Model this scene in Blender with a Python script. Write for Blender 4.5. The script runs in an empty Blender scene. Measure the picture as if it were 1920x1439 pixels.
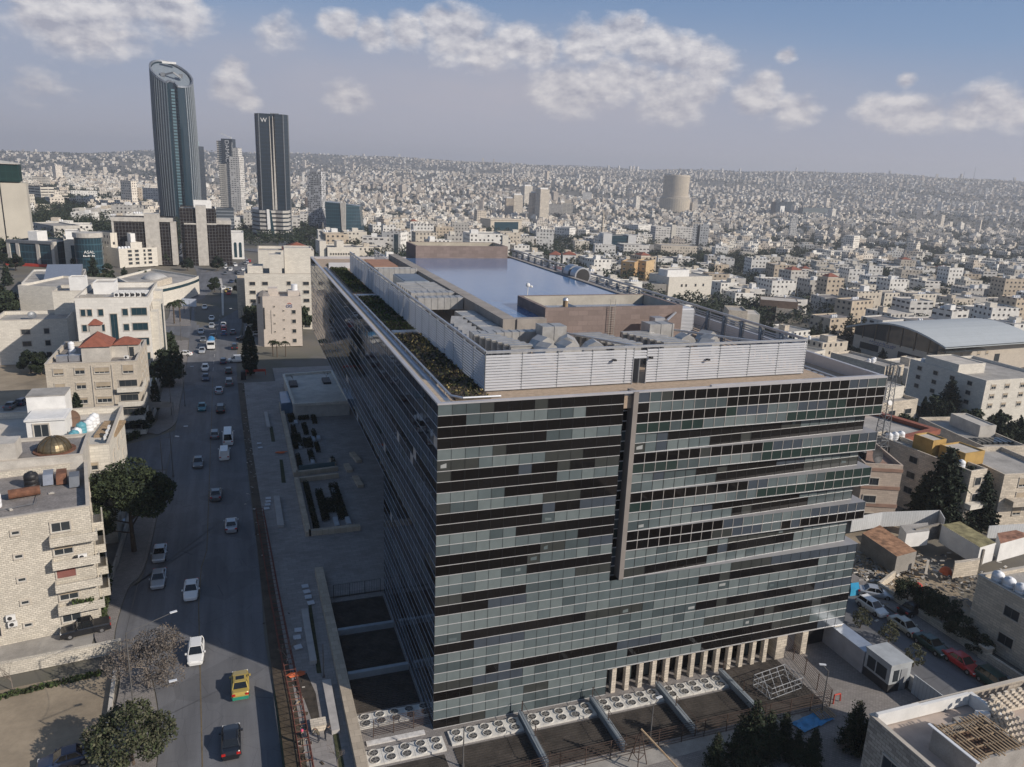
import bpy, bmesh, math, random
import numpy as np
from mathutils import Vector, Matrix
R = math.radians
random.seed(7)
SC = bpy.context.scene

# ------------------------------------------------------------------ camera
F = 1447.0; HC = 53.33; PITCH = R(15.107); ROLL = R(2.34); YAW = 0.3492
CX, CY = -16.152, -63.111
_s, _c = math.sin(YAW), math.cos(YAW)
FH = Vector((_s, _c, 0)); RH = Vector((_c, -_s, 0)); UZ = Vector((0, 0, 1))
FW = FH*math.cos(PITCH) - UZ*math.sin(PITCH)
UP0 = FH*math.sin(PITCH) + UZ*math.cos(PITCH)
R2 = RH*math.cos(ROLL) + UP0*math.sin(ROLL)
U2 = UP0*math.cos(ROLL) - RH*math.sin(ROLL)
CAM = Vector((CX, CY, HC))
cd = bpy.data.cameras.new("camera"); cam = bpy.data.objects.new("camera", cd)
SC.collection.objects.link(cam); SC.camera = cam
cd.sensor_width = 36; cd.lens = F/1920*36; cd.clip_start = 1; cd.clip_end = 30000
m = Matrix((R2, U2, -FW)).transposed().to_4x4(); m.translation = CAM; cam.matrix_world = m

# ------------------------------------------------------------------ sun, sky, exposure
SUN_EL = R(29)
SD = Vector((math.cos(SUN_EL)*.7071, -math.cos(SUN_EL)*.7071, math.sin(SUN_EL)))   # towards the sun
sl = bpy.data.lights.new("sun", 'SUN'); so = bpy.data.objects.new("sun", sl); SC.collection.objects.link(so)
sl.energy = 4.9; sl.angle = R(.6); sl.color = (1.0, .91, .81)
so.rotation_euler = SD.to_track_quat('Z', 'Y').to_euler()
SC.view_settings.view_transform = 'Standard'; SC.view_settings.look = 'None'
SC.view_settings.exposure = -0.08; SC.view_settings.gamma = 1
SC.cycles.use_denoising = True
SC.cycles.max_bounces = 6; SC.cycles.diffuse_bounces = 2; SC.cycles.glossy_bounces = 3
SC.cycles.volume_bounces = 0; SC.cycles.transparent_max_bounces = 8
SC.cycles.use_adaptive_sampling = True

class NT:
    """small expression builder for node trees"""
    def __init__(s, t): s.t = t; s.n = t.nodes; s.l = t.links
    def link(s, a, b): s.l.new(a, b)
    def new(s, k, **kw):
        n = s.n.new(k)
        for a, b in kw.items(): setattr(n, a, b)
        return n
    def m(s, op, a, b=None, c=None, clamp=False):
        n = s.new('ShaderNodeMath', operation=op); n.use_clamp = clamp
        for i, v in enumerate((a, b, c)):
            if v is None: continue
            if isinstance(v, (int, float)): n.inputs[i].default_value = v
            else: s.link(v, n.inputs[i])
        return n.outputs[0]
    def mix(s, f, a, b, mode='MIX'):
        n = s.new('ShaderNodeMix', data_type='RGBA', blend_type=mode)
        for i, v in ((0, f), (6, a), (7, b)):
            if isinstance(v, (int, float)): n.inputs[i].default_value = v
            elif isinstance(v, tuple): n.inputs[i].default_value = (*v[:3], 1)
            else: s.link(v, n.inputs[i])
        return n.outputs[2]
    def ramp(s, f, pts):
        n = s.new('ShaderNodeValToRGB'); s.link(f, n.inputs[0]); e = n.color_ramp.elements
        while len(e) < len(pts): e.new(.5)
        for q, (p, c) in zip(e, pts): q.position = p; q.color = (*c, 1) if isinstance(c, tuple) else (c, c, c, 1)
        return n.outputs[0]
    def noise(s, vec, scale, detail=4, rough=.55, dist=0):
        n = s.new('ShaderNodeTexNoise'); n.inputs['Scale'].default_value = scale
        n.inputs['Detail'].default_value = detail; n.inputs['Roughness'].default_value = rough
        n.inputs['Distortion'].default_value = dist
        if vec is not None: s.link(vec, n.inputs['Vector'])
        return n.outputs[0]
    def xyz(s, x, y, z):
        n = s.new('ShaderNodeCombineXYZ')
        for i, v in enumerate((x, y, z)):
            if isinstance(v, (int, float)): n.inputs[i].default_value = v
            else: s.link(v, n.inputs[i])
        return n.outputs[0]

W = bpy.data.worlds.new("World"); SC.world = W; W.use_nodes = True
t = NT(W.node_tree); W.node_tree.nodes.clear()
wo = t.new('ShaderNodeOutputWorld'); bg = t.new('ShaderNodeBackground')
sky = t.new('ShaderNodeTexSky', sky_type='NISHITA'); sky.sun_disc = False
sky.sun_elevation = SUN_EL; sky.sun_rotation = math.atan2(SD.x, SD.y)
sky.air_density = 1.2; sky.dust_density = 2.5; sky.ozone_density = 2.0; sky.altitude = 900
tc = t.new('ShaderNodeTexCoord'); sp = t.new('ShaderNodeSeparateXYZ'); t.link(tc.outputs['Generated'], sp.inputs[0])
dx, dy, dz = sp.outputs
def dot2(a, b): return t.m('ADD', t.m('MULTIPLY', dx, a), t.m('MULTIPLY', dy, b))
fx = dot2(_s, _c); rx = dot2(_c, -_s)
az = t.m('ARCTAN2', rx, fx)
el = dz
bgc = 0.085
base = t.mix(1.0, sky.outputs[0], (bgc, bgc, bgc), 'MULTIPLY')
# dusty violet-grey air low over the horizon, muted blue higher
hz = t.ramp(t.m('MULTIPLY', t.m('ABSOLUTE', el), 4.0, clamp=True), [(0, (.49, .48, .545)), (.13, (.455, .46, .56)), (.36, (.335, .395, .56)), (.62, (.205, .34, .58)), (1, (.14, .27, .53))])
base = t.mix(t.ramp(t.m('MULTIPLY', t.m('ABSOLUTE', el), 2.0, clamp=True), [(0, .92), (.45, .75), (1, .3)]), base, hz)
# cumulus bank: soft masks in azimuth/elevation broken by fractal noise
def pz(x, y): # pixel -> azimuth, elevation
    d = FW + R2*((x-960)/F) - U2*((y-719.5)/F); d.normalize()
    return math.atan2(d.dot(RH), d.dot(FH)), d.z
def blob(a0, e0, sa, se, amp):
    u = t.m('DIVIDE', t.m('SUBTRACT', az, a0), sa); v = t.m('DIVIDE', t.m('SUBTRACT', el, e0), se)
    q = t.m('ADD', t.m('MULTIPLY', u, u), t.m('MULTIPLY', v, v))
    return t.m('MULTIPLY', t.m('POWER', 2.718, t.m('MULTIPLY', q, -1.0)), amp)
vm = None
for x, y, sa, se, am in ((900,180,.40,.065,.95),(500,120,.20,.06,.6),(120,60,.18,.045,.6),(1750,225,.18,.03,.5)):
    a0, e0 = pz(x, y); b = blob(a0, e0, sa, se, am); vm = b if vm is None else t.m('MAXIMUM', vm, b)
vn = t.noise(t.xyz(az, t.m('MULTIPLY', el, 3.0), 4.0), 5, 4, .55)
base = t.mix(t.m('MULTIPLY', vm, t.m('ADD', t.m('MULTIPLY', vn, 1.0), .35)), base, (.50, .485, .55))
cv = t.xyz(t.m('MULTIPLY', az, 1.0), t.m('MULTIPLY', el, 1.75), 0.0)
def cloud(vec):
    big = t.noise(vec, 17, 3, .5); fine = t.noise(vec, 38, 12, .62, .0)
    return t.m('ADD', t.m('MULTIPLY', big, .46), t.m('MULTIPLY', fine, .40))
PUFF = [(638,47,24,1),(612,36,11,.8),(700,66,28,.8),(765,58,30,.85),(822,42,26,1),(855,62,42,1),(908,98,32,.9),(968,80,36,.85),(1012,96,30,.8),(1060,172,44,1),(1038,152,22,.9),
 (1098,84,34,.9),(1155,68,30,.95),(1185,50,20,.9),(1225,88,36,.9),(1275,102,34,.85),(1330,122,38,.8),(1150,152,38,.95),(1205,150,26,1),(1262,182,46,1),(1312,170,28,.9),(1420,184,32,.85),(1442,156,20,.9),(1490,206,30,.75),
 (440,128,19,.85),(436,168,26,.9),(462,188,18,.8),(90,22,44,.95),(150,46,56,.85),(225,66,40,.6),(235,12,40,.8),(318,18,46,.8),(655,184,30,.75),(1650,202,26,.85),(1700,214,34,.9),(1740,222,24,.8),(1810,216,26,.75),(1868,198,30,.9),(1905,210,26,.9),(1475,106,13,.75),(1700,152,14,.7),(520,62,34,.55),(60,165,40,.45)]
bl_ = [(x,y,r_*1.42/F,r_*1.02/F,am) for x,y,r_,am in PUFF]
msk = None
for x, y, sa, se, am in bl_:
    a0, e0 = pz(x, y); b = blob(a0, e0, sa, se, am); msk = b if msk is None else t.m('MAXIMUM', msk, b)
msk = t.m('MULTIPLY', msk, .62)
dens = t.m('ADD', cloud(cv), msk)
cv2 = t.xyz(t.m('SUBTRACT', az, -.006), t.m('MULTIPLY', t.m('ADD', el, .009), 1.75), 0.0)
dens2 = t.m('ADD', cloud(cv2), msk)
cov = t.m('MULTIPLY', t.ramp(dens, [(0, 0.0), (.565, 0.0), (.67, .45), (.80, .93)]), 1.0)
shade = t.m('ADD', t.m('MULTIPLY', t.m('SUBTRACT', dens, dens2), 4.6), .52, clamp=True)
lowf = t.m('MULTIPLY', el, 5.0, clamp=True)
cc = t.mix(shade, t.mix(lowf, (.42, .41, .48), (.40, .41, .49)), t.mix(lowf, (.78, .73, .72), (.92, .89, .89)))
up = t.m('GREATER_THAN', el, 0.0)
colr = t.mix(t.m('MULTIPLY', cov, t.m('MULTIPLY', up, .92)), base, cc)
t.link(colr, bg.inputs[0]); bg.inputs[1].default_value = 1.0; t.link(bg.outputs[0], wo.inputs[0])

# ------------------------------------------------------------------ geometry helpers
def ray(x, y): return FW + R2*((x-960)/F) - U2*((y-719.5)/F)
def G(x, y, z=0.0):
    d = ray(x, y); k = (z-HC)/d.z; return Vector((CX+d.x*k, CY+d.y*k, z))
def GD(x, y, D):          # point on the pixel's ray at horizontal range D
    d = ray(x, y); k = D/math.hypot(d.x, d.y); return CAM + d*k
def vx(xa, ya, yb):       # x of a plumb line through (xa, ya) where it reaches row yb
    xn, yn = 741.0, 6078.0
    return xa + (xn-xa)*(yb-ya)/(yn-ya)
def proj(P):
    d = Vector(P)-CAM; z = d.dot(FW)
    if z < 1: return None
    return 960+F*d.dot(R2)/z, 719.5-F*d.dot(U2)/z

class MB:
    """collects shapes; build() links them as ONE mesh object with metre UVs"""
    def __init__(s): s.v = []; s.f = []; s.m = []
    def add(s, vs, fs, mi=0, M=None):
        b = len(s.v)
        s.v += [tuple(M @ Vector(p)) if M else tuple(p) for p in vs]
        s.f += [tuple(b+i for i in f) for f in fs]; s.m += [mi]*len(fs); return s
    def box(s, x0, y0, z0, x1, y1, z1, mi=0, M=None, bottom=True):
        vs = [(x0,y0,z0),(x1,y0,z0),(x1,y1,z0),(x0,y1,z0),(x0,y0,z1),(x1,y0,z1),(x1,y1,z1),(x0,y1,z1)]
        fs = [(0,1,5,4),(1,2,6,5),(2,3,7,6),(3,0,4,7),(4,5,6,7)]
        if bottom: fs.append((3,2,1,0))
        return s.add(vs, fs, mi, M)
    def prism(s, poly, z0, z1, mi=0, M=None, cap=True, mtop=None):
        n = len(poly); vs = [(p[0],p[1],z0) for p in poly]+[(p[0],p[1],z1) for p in poly]
        s.add(vs, [(i,(i+1)%n,n+(i+1)%n,n+i) for i in range(n)], mi, M)
        if cap:
            s.add([(p[0],p[1],z1) for p in poly], [tuple(range(n))], mi if mtop is None else mtop, M)
            s.add([(p[0],p[1],z0) for p in poly], [tuple(range(n-1,-1,-1))], mi, M)
        return s
    def ring(s, poly, ins, z0, z1, zr, mi=0, mtop=None, mroof=None):
        """walls with a parapet: outer polygon, inner polygon, roof level zr"""
        n = len(poly); k = len(s.v)
        s.v += [(p[0],p[1],z0) for p in poly]+[(p[0],p[1],z1) for p in poly]+[(p[0],p[1],z1) for p in ins]+[(p[0],p[1],zr) for p in ins]
        for i in range(n):
            j = (i+1)%n
            s.f += [(k+i,k+j,k+n+j,k+n+i),(k+n+i,k+n+j,k+2*n+j,k+2*n+i),(k+2*n+i,k+2*n+j,k+3*n+j,k+3*n+i)]
            s.m += [mi, mi if mtop is None else mtop, mi]
        return s
    def cyl(s, x, y, z0, z1, r, n=12, mi=0, r1=None, M=None, cap=True):
        r1 = r if r1 is None else r1; a = [2*math.pi*i/n for i in range(n)]
        vs = [(x+r*math.cos(q), y+r*math.sin(q), z0) for q in a]+[(x+r1*math.cos(q), y+r1*math.sin(q), z1) for q in a]
        s.add(vs, [(i,(i+1)%n,n+(i+1)%n,n+i) for i in range(n)], mi, M)
        if cap: s.add(vs, [tuple(range(n,2*n)), tuple(range(n-1,-1,-1))], mi, M)
        return s
    def tube(s, a, b, r, n=6, mi=0, r1=None):
        a = Vector(a); b = Vector(b); d = b-a; L = d.length
        if L < 1e-6: return s
        M = Matrix.Translation(a) @ d.to_track_quat('Z','Y').to_matrix().to_4x4()
        return s.cyl(0,0,0,L,r,n,mi,r1,M)
    def bar(s, a, b, w, h=None, mi=0):
        h = w if h is None else h
        a = Vector(a); b = Vector(b); d = b-a; L = d.length
        M = Matrix.Translation(a) @ d.to_track_quat('Z','Y').to_matrix().to_4x4()
        return s.box(-w/2,-h/2,0,w/2,h/2,L,mi,M)
    def lathe(s, prof, n=16, mi=0, M=None, x=0, y=0):
        vs = []; 
        for r, z in prof:
            for i in range(n): q = 2*math.pi*i/n; vs.append((x+r*math.cos(q), y+r*math.sin(q), z))
        fs = [(j*n+i, j*n+(i+1)%n, (j+1)*n+(i+1)%n, (j+1)*n+i) for j in range(len(prof)-1) for i in range(n)]
        fs.append(tuple(range((len(prof)-1)*n, len(prof)*n)))
        return s.add(vs, fs, mi, M)
    def mesh(s, name, mats, smooth=False):
        me = bpy.data.meshes.new(name); me.from_pydata(s.v, [], s.f)
        for q in (mats if isinstance(mats, (list, tuple)) else [mats]): me.materials.append(q)
        me.polygons.foreach_set('material_index', s.m)
        if smooth: me.polygons.foreach_set('use_smooth', [True]*len(s.f))
        uvm(me); me.update(); return me
    def build(s, name, mats, parent=None, loc=None, smooth=False):
        return link(name, s.mesh(name, mats, smooth), parent, loc)
def uvm(me):
    nl = len(me.loops)
    if not nl: return
    uv = me.uv_layers.new(name='UVMap')
    co = np.empty(len(me.vertices)*3); me.vertices.foreach_get('co', co); co = co.reshape(-1,3)
    vi = np.empty(nl, int); me.loops.foreach_get('vertex_index', vi)
    nr = np.empty(len(me.polygons)*3); me.polygons.foreach_get('normal', nr); nr = nr.reshape(-1,3)
    lt = np.empty(len(me.polygons), int); me.polygons.foreach_get('loop_total', lt)
    N = np.repeat(nr, lt, axis=0); P = co[vi]
    flat = np.abs(N[:,2]) > .75
    h = np.maximum(np.hypot(N[:,0], N[:,1]), 1e-6)
    U = np.where(flat, P[:,0], (-N[:,1]*P[:,0]+N[:,0]*P[:,1])/h)
    V = np.where(flat, P[:,1], P[:,2])
    uv.data.foreach_set('uv', np.stack([U,V],1).ravel())
def link(name, me, parent=None, loc=None):
    o = bpy.data.objects.new(name, me); SC.collection.objects.link(o)
    if parent is not None: o.parent = parent
    if loc is not None: o.location = loc
    return o
def tag(o, label=None, cat=None, group=None, kind=None):
    if label: o['label'] = label
    if cat: o['category'] = cat
    if group: o['group'] = group
    if kind: o['kind'] = kind
    return o
def thing(name, label, cat, loc=(0,0,0), rz=0.0, group=None):
    o = bpy.data.objects.new(name, None); SC.collection.objects.link(o); o.empty_display_size = .3
    o.location = loc; o.rotation_euler = (0,0,rz); return tag(o, label, cat, group)
KIDS = {}
def copy_tree(o, parent=None):
    c = o.copy(); SC.collection.objects.link(c); c.parent = parent
    if parent is None:
        for k in ('label', 'group'):
            if k in c: del c[k]
    for ch in o.children: copy_tree(ch, c)
    return c
def poly_sheet(name, pts, z, mat, label=None, kind='structure', cat=None, th=None):
    b = MB()
    if th is None: b.add([(p[0],p[1],z) for p in pts], [tuple(range(len(pts)))])
    else: b.prism(pts, z-th, z)
    o = b.build(name, mat); tag(o, label, cat, None, kind); return o

# ------------------------------------------------------------------ materials
MC = {}
def mat(name, col, rough=.85, metal=0.0, var=.18, scale=.6, spec=.4, fine=0.0, bump=0.0, rv=0.0):
    if name in MC: return MC[name]
    M_ = bpy.data.materials.new(name); M_.use_nodes = True; MC[name] = M_
    t = NT(M_.node_tree); p = M_.node_tree.nodes['Principled BSDF']
    p.inputs['Roughness'].default_value = rough; p.inputs['Metallic'].default_value = metal
    p.inputs['Specular IOR Level'].default_value = spec
    c = tuple(col)
    if var > 0:
        g = t.new('ShaderNodeNewGeometry')
        n1 = t.noise(g.outputs['Position'], scale, 5, .62)
        lo = tuple(x*(1-var) for x in c); hi = tuple(min(1, x*(1+var)) for x in c)
        o = t.mix(t.ramp(n1, [(.3, 0.0), (.7, 1.0)]), lo, hi)
        if fine > 0:
            n2 = t.noise(g.outputs['Position'], scale*14, 3, .7)
            o = t.mix(t.m('MULTIPLY', t.ramp(n2, [(.4, 0.0), (.62, 1.0)]), fine), o, tuple(x*.45 for x in c))
        t.link(o, p.inputs['Base Color'])
        if bump > 0:
            b = t.new('ShaderNodeBump'); b.inputs['Strength'].default_value = bump; b.inputs['Distance'].default_value = .1
            t.link(t.noise(g.outputs['Position'], scale*10, 4, .7), b.inputs['Height']); t.link(b.outputs[0], p.inputs['Normal'])
    else: p.inputs['Base Color'].default_value = (*c, 1)
    return M_
def stone(name, col, w=.9, h=.32, mortar=.55, var=.16, bump=.4, stain=.25):
    """coursed stone cladding, in metre UVs"""
    if name in MC: return MC[name]
    M_ = bpy.data.materials.new(name); M_.use_nodes = True; MC[name] = M_
    t = NT(M_.node_tree); p = M_.node_tree.nodes['Principled BSDF']; p.inputs['Roughness'].default_value = .88
    p.inputs['Specular IOR Level'].default_value = .25
    uv = t.new('ShaderNodeUVMap'); b = t.new('ShaderNodeTexBrick'); t.link(uv.outputs[0], b.inputs['Vector'])
    b.inputs['Scale'].default_value = 1; b.inputs['Brick Width'].default_value = w; b.inputs['Row Height'].default_value = h
    b.inputs['Mortar Size'].default_value = .022; b.inputs['Mortar Smooth'].default_value = .3; b.inputs['Bias'].default_value = 0
    b.inputs['Color1'].default_value = (*[x*(1+var) for x in col], 1); b.inputs['Color2'].default_value = (*[x*(1-var) for x in col], 1)
    b.inputs['Mortar'].default_value = (*[x*mortar for x in col], 1)
    g = t.new('ShaderNodeNewGeometry')
    n = t.noise(g.outputs['Position'], .28, 6, .68)
    n2 = t.noise(g.outputs['Position'], 2.6, 4, .7)
    c = t.mix(t.m('MULTIPLY', t.ramp(n, [(.42, 0.0), (.68, 1.0)]), stain), b.outputs[0], tuple(x*.42 for x in col))
    c = t.mix(t.m('MULTIPLY', t.ramp(n2, [(.45, 0.0), (.7, 1.0)]), .18), c, tuple(x*.5 for x in col))
    t.link(c, p.inputs['Base Color'])
    if bump:
        bu = t.new('ShaderNodeBump'); bu.inputs['Strength'].default_value = bump; bu.inputs['Distance'].default_value = .04
        t.link(t.m('MULTIPLY', b.outputs['Fac'], -1), bu.inputs['Height']); t.link(bu.outputs[0], p.inputs['Normal'])
    return M_
def glassm(name, col, rough=.06, spec=.6, metal=0.0, wob=.0):
    if name in MC: return MC[name]
    M_ = bpy.data.materials.new(name); M_.use_nodes = True; MC[name] = M_
    t = NT(M_.node_tree); p = M_.node_tree.nodes['Principled BSDF']
    p.inputs['Roughness'].default_value = rough; p.inputs['Specular IOR Level'].default_value = spec; p.inputs['Metallic'].default_value = metal
    g = t.new('ShaderNodeNewGeometry'); n = t.noise(g.outputs['Position'], .9, 3, .6)
    t.link(t.mix(n, tuple(x*.8 for x in col), tuple(x*1.2 for x in col)), p.inputs['Base Color'])
    if wob:
        b = t.new('ShaderNodeBump'); b.inputs['Strength'].default_value = wob; b.inputs['Distance'].default_value = .05
        t.link(t.noise(g.outputs['Position'], .35, 2, .5), b.inputs['Height']); t.link(b.outputs[0], p.inputs['Normal'])
    return M_
def wallgrid(name, col, du=3.2, dv=3.2, dark=(.035,.035,.04), wu=.36, wv=.42, on=.8):
    """plain stone or render with a field of window openings; the openings belong to the far facade's surface"""
    if name in MC: return MC[name]
    M_ = bpy.data.materials.new(name); M_.use_nodes = True; MC[name] = M_
    t = NT(M_.node_tree); p = M_.node_tree.nodes['Principled BSDF']; p.inputs['Roughness'].default_value = .85
    p.inputs['Specular IOR Level'].default_value = .2
    uv = t.new('ShaderNodeUVMap'); s = t.new('ShaderNodeSeparateXYZ'); t.link(uv.outputs[0], s.inputs[0])
    u = t.m('DIVIDE', s.outputs[0], du); v = t.m('DIVIDE', s.outputs[1], dv)
    fu = t.m('FRACT', u); fv = t.m('FRACT', v)
    inu = t.m('LESS_THAN', t.m('ABSOLUTE', t.m('SUBTRACT', fu, .5)), wu/2)
    inv = t.m('LESS_THAN', t.m('ABSOLUTE', t.m('SUBTRACT', fv, .52)), wv/2)
    wn = t.new('ShaderNodeTexWhiteNoise', noise_dimensions='2D')
    t.link(t.xyz(t.m('FLOOR', u), t.m('FLOOR', v), 0), wn.inputs['Vector'])
    g = t.new('ShaderNodeNewGeometry'); sn = t.new('ShaderNodeSeparateXYZ'); t.link(g.outputs['Normal'], sn.inputs[0])
    side = t.m('LESS_THAN', t.m('ABSOLUTE', sn.outputs[2]), .5)
    k = t.m('MULTIPLY', t.m('MULTIPLY', inu, inv), t.m('MULTIPLY', side, t.m('LESS_THAN', wn.outputs[0], on)))
    n = t.noise(g.outputs['Position'], .35, 5, .65)
    c = t.mix(t.ramp(n, [(.3, 0.0), (.7, 1.0)]), tuple(x*.8 for x in col), tuple(x*1.12 for x in col))
    rf = t.noise(g.outputs['Position'], .5, 4, .7)
    roof = t.mix(t.ramp(rf, [(.35, 0.0), (.65, 1.0)]), tuple(x*.52 for x in col), tuple(x*.82 for x in col))
    c = t.mix(side, roof, c)
    t.link(t.mix(k, c, dark), p.inputs['Base Color'])
    return M_
WHITE = mat('white_paint', (.72,.71,.68), .7, var=.1)
CREAM = stone('cream_stone', (.60,.53,.43))
PALE = stone('pale_stone', (.66,.62,.54), 1.1, .4, .7, .08, .2, .12)
SILVER = mat('silver_metal', (.50,.51,.53), .42, .75, .12, 1.5)
LOUV = mat('louver_metal', (.58,.575,.57), .5, .35, .10, .5)
GREYM = mat('grey_metal', (.22,.23,.24), .5, .5, .15)
DARKM = mat('dark_metal', (.05,.05,.052), .6, .3, .2)
CONC = mat('concrete', (.34,.32,.29), .9, var=.25, scale=.5, fine=.25)
CONCL = mat('pale_concrete', (.50,.47,.42), .9, var=.2, scale=.5, fine=.2)
GRAVEL = mat('gravel', (.44,.34,.25), .95, var=.18, scale=2.2, fine=.35, bump=.5)
ROOFG = mat('roof_screed', (.36,.34,.31), .95, var=.3, scale=.25, fine=.3)
ROOFL = mat('pale_roof', (.52,.48,.42), .95, var=.22, scale=.3, fine=.25)
ROOFD = mat('weathered_roof', (.25,.23,.215), .95, var=.35, scale=.35, fine=.5)
RUST = mat('rust', (.16,.075,.045), .9, var=.4, scale=1.5)
TILE = mat('red_roof_tile', (.27,.095,.06), .85, var=.25, scale=1.2, fine=.3)
WOOD = mat('timber', (.33,.24,.15), .9, var=.25, scale=2)
PANE = glassm('window_pane', (.035,.042,.048), .08, .6)
PANEB = glassm('blue_pane', (.02,.05,.065), .08, .7)
SHUT = mat('roller_shutter', (.40,.33,.24), .8, var=.15)
SHUTR = mat('red_shutter', (.22,.09,.075), .8, var=.15)
RED = mat('red_plastic', (.45,.05,.03), .6, var=.1)
ORANGE = mat('orange_plastic', (.62,.14,.05), .7, var=.15)
BLUE = mat('blue_tarp', (.06,.26,.50), .55, var=.3, scale=1.2)
TEAL = mat('teal_tank', (.10,.30,.36), .5, var=.1)
TANKW = mat('white_tank', (.72,.73,.74), .5, var=.08)
RUBBER = mat('rubber', (.02,.02,.02), .8, var=.1)
BLACK = mat('black_plastic', (.02,.02,.022), .5, var=.1)
ASPH = None
# ------------------------------------------------------------------ terrain
_TD = np.array([0,120,200,320,500,800,1200,1800,3000,4500,5500,7000,9500.])
_TA = np.array([-.66,-.33,0,.33,.66])
_TZ = np.array([[0,0,0,0,0,0,0,-12,-4,26,52,66,30],[0,0,0,0,-3,-12,-25,-40,-5,62,108,96,40],[0,0,-2,-8,-14,-20,-30,-45,0,84,128,112,50],
                [0,0,-8,-20,-26,-30,-38,-50,-12,88,150,120,50],[0,0,-8,-20,-26,-30,-40,-55,-34,50,108,92,50.]])
def T(x, y):
    x = np.asarray(x, float); y = np.asarray(y, float)
    X = x-CX; Y = y-CY; D = np.hypot(X, Y)
    fwd = X*_s+Y*_c; ri = X*_c-Y*_s
    ta = np.clip(np.where(fwd > 1, ri/np.maximum(fwd,1), np.sign(ri)*.66), -.66, .66)
    cols = np.stack([np.interp(D, _TD, r) for r in _TZ])
    k = np.clip((ta+.66)/.33, 0, 3.9999); i = k.astype(int); f = k-i; f = f*f*(3-2*f)
    idx = np.arange(D.size).reshape(D.shape)
    z = np.take_along_axis(cols, i[None], 0)[0]*(1-f)+np.take_along_axis(cols, i[None]+1, 0)[0]*f
    a = np.clip((D-1100)/1800, 0, 1)
    n = 13*np.sin(x/410+1.3*np.sin(y/700))*np.cos(y/520+.7)+8*np.sin(x/190+y/260+2)+5*np.sin(y/120-x/300)
    n2 = 16*np.sin((x-y)/900+1)*np.clip((D-3000)/2500,0,1)
    return z+n*a+n2-.05
def Tz(x, y): return float(T(np.array([x]), np.array([y]))[0])
Ds = np.concatenate([[0.5,20,60,100,140,180,220], np.arange(260,1200,60), np.geomspace(1200,9500,75)])
As = np.concatenate([np.arange(-180,-50,10.), np.arange(-50,50,.6), np.arange(50,180,10.)])
gy, gx = np.meshgrid(np.radians(As), Ds)
hx = np.sin(gy)*gx; hy = np.cos(gy)*gx
X = CX+hx*_c+hy*_s; Y = CY-hx*_s+hy*_c
Z = T(X, Y)
nD, nA = X.shape
vs = np.stack([X,Y,Z],-1).reshape(-1,3)
I = np.arange((nD-1))[:,None]*nA; J = np.arange(nA)[None]
J2 = (J+1) % nA
fs = np.stack([I+J, I+J2, I+nA+J2, I+nA+J], -1).reshape(-1,4)[:, ::-1]
me = bpy.data.meshes.new('ground'); me.from_pydata(vs.tolist(), [], fs.tolist()); me.polygons.foreach_set('use_smooth',[True]*len(fs))
gm = bpy.data.materials.new('city_ground'); gm.use_nodes = True; t = NT(gm.node_tree); p = gm.node_tree.nodes['Principled BSDF']; p.inputs['Roughness'].default_value = .95
g = t.new('ShaderNodeNewGeometry')
n1 = t.noise(g.outputs['Position'], .006, 6, .6); n2 = t.noise(g.outputs['Position'], .05, 5, .7)
c = t.mix(t.ramp(n1, [(.42,0.0),(.6,1.0)]), (.17,.15,.115), (.065,.07,.052))
c = t.mix(t.ramp(n2, [(.45,0.0),(.6,1.0)]), c, (.13,.12,.105))
t.link(c, p.inputs['Base Color']); me.materials.append(gm)
tag(link('ground', me), kind='structure')

# ------------------------------------------------------------------ ground surfaces near the building
def asphalt(name, col):
    M_ = mat(name, col, .8, var=.0, spec=.35); t = NT(M_.node_tree); p = M_.node_tree.nodes['Principled BSDF']
    g = t.new('ShaderNodeNewGeometry'); mp = t.new('ShaderNodeMapping'); t.link(g.outputs['Position'], mp.inputs[0]); mp.inputs['Scale'].default_value = (.55,.035,1)
    streak = t.noise(mp.outputs[0], 1, 5, .65); gr = t.noise(g.outputs['Position'], 9, 3, .8); pa = t.noise(g.outputs['Position'], .12, 4, .6)
    c = t.mix(t.ramp(streak, [(.35,0.0),(.68,1.0)]), tuple(x*.82 for x in col), tuple(x*1.3 for x in col))
    c = t.mix(t.m('MULTIPLY', t.ramp(pa, [(.5,0.0),(.62,1.0)]), .35), c, tuple(x*1.5 for x in col))
    vo = t.new('ShaderNodeTexVoronoi'); vo.inputs['Scale'].default_value = .16; t.link(g.outputs['Position'], vo.inputs['Vector']); sv = t.new('ShaderNodeSeparateXYZ'); t.link(vo.outputs['Color'], sv.inputs[0])
    c = t.mix(t.m('MULTIPLY', t.m('GREATER_THAN', sv.outputs[0], .80), .30), c, tuple(x*.55 for x in col))
    ve = t.new('ShaderNodeTexVoronoi', feature='DISTANCE_TO_EDGE'); ve.inputs['Scale'].default_value = .35; t.link(t.xyz(t.m('ADD', t.m('MULTIPLY', pa, 6.0), 0.0), 0.0, 0.0), ve.inputs['Vector']) if False else t.link(g.outputs['Position'], ve.inputs['Vector'])
    c = t.mix(t.m('MULTIPLY', t.m('LESS_THAN', ve.outputs[0], .006), .45), c, tuple(x*.4 for x in col))
    c = t.mix(t.m('MULTIPLY', t.ramp(gr, [(.45,0.0),(.7,1.0)]), .3), c, tuple(x*.6 for x in col))
    t.link(c, p.inputs['Base Color']); return M_
ASPH = asphalt('asphalt', (.135,.137,.145))
PAVE = stone('paving_blocks', (.27,.25,.235), .4, .2, .6, .12, .1, .35)
PAVD = stone('plaza_paving', (.30,.28,.265), 1.2, .6, .7, .10, .1, .4)
KERB = mat('kerb_stone', (.40,.38,.34), .9, var=.2, scale=1)
DIRT = mat('bare_earth', (.30,.245,.175), .95, var=.3, scale=.12, fine=.2, bump=.3)
MUD = mat('wet_mud', (.085,.065,.045), .8, var=.5, scale=.5, fine=.4)
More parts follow.
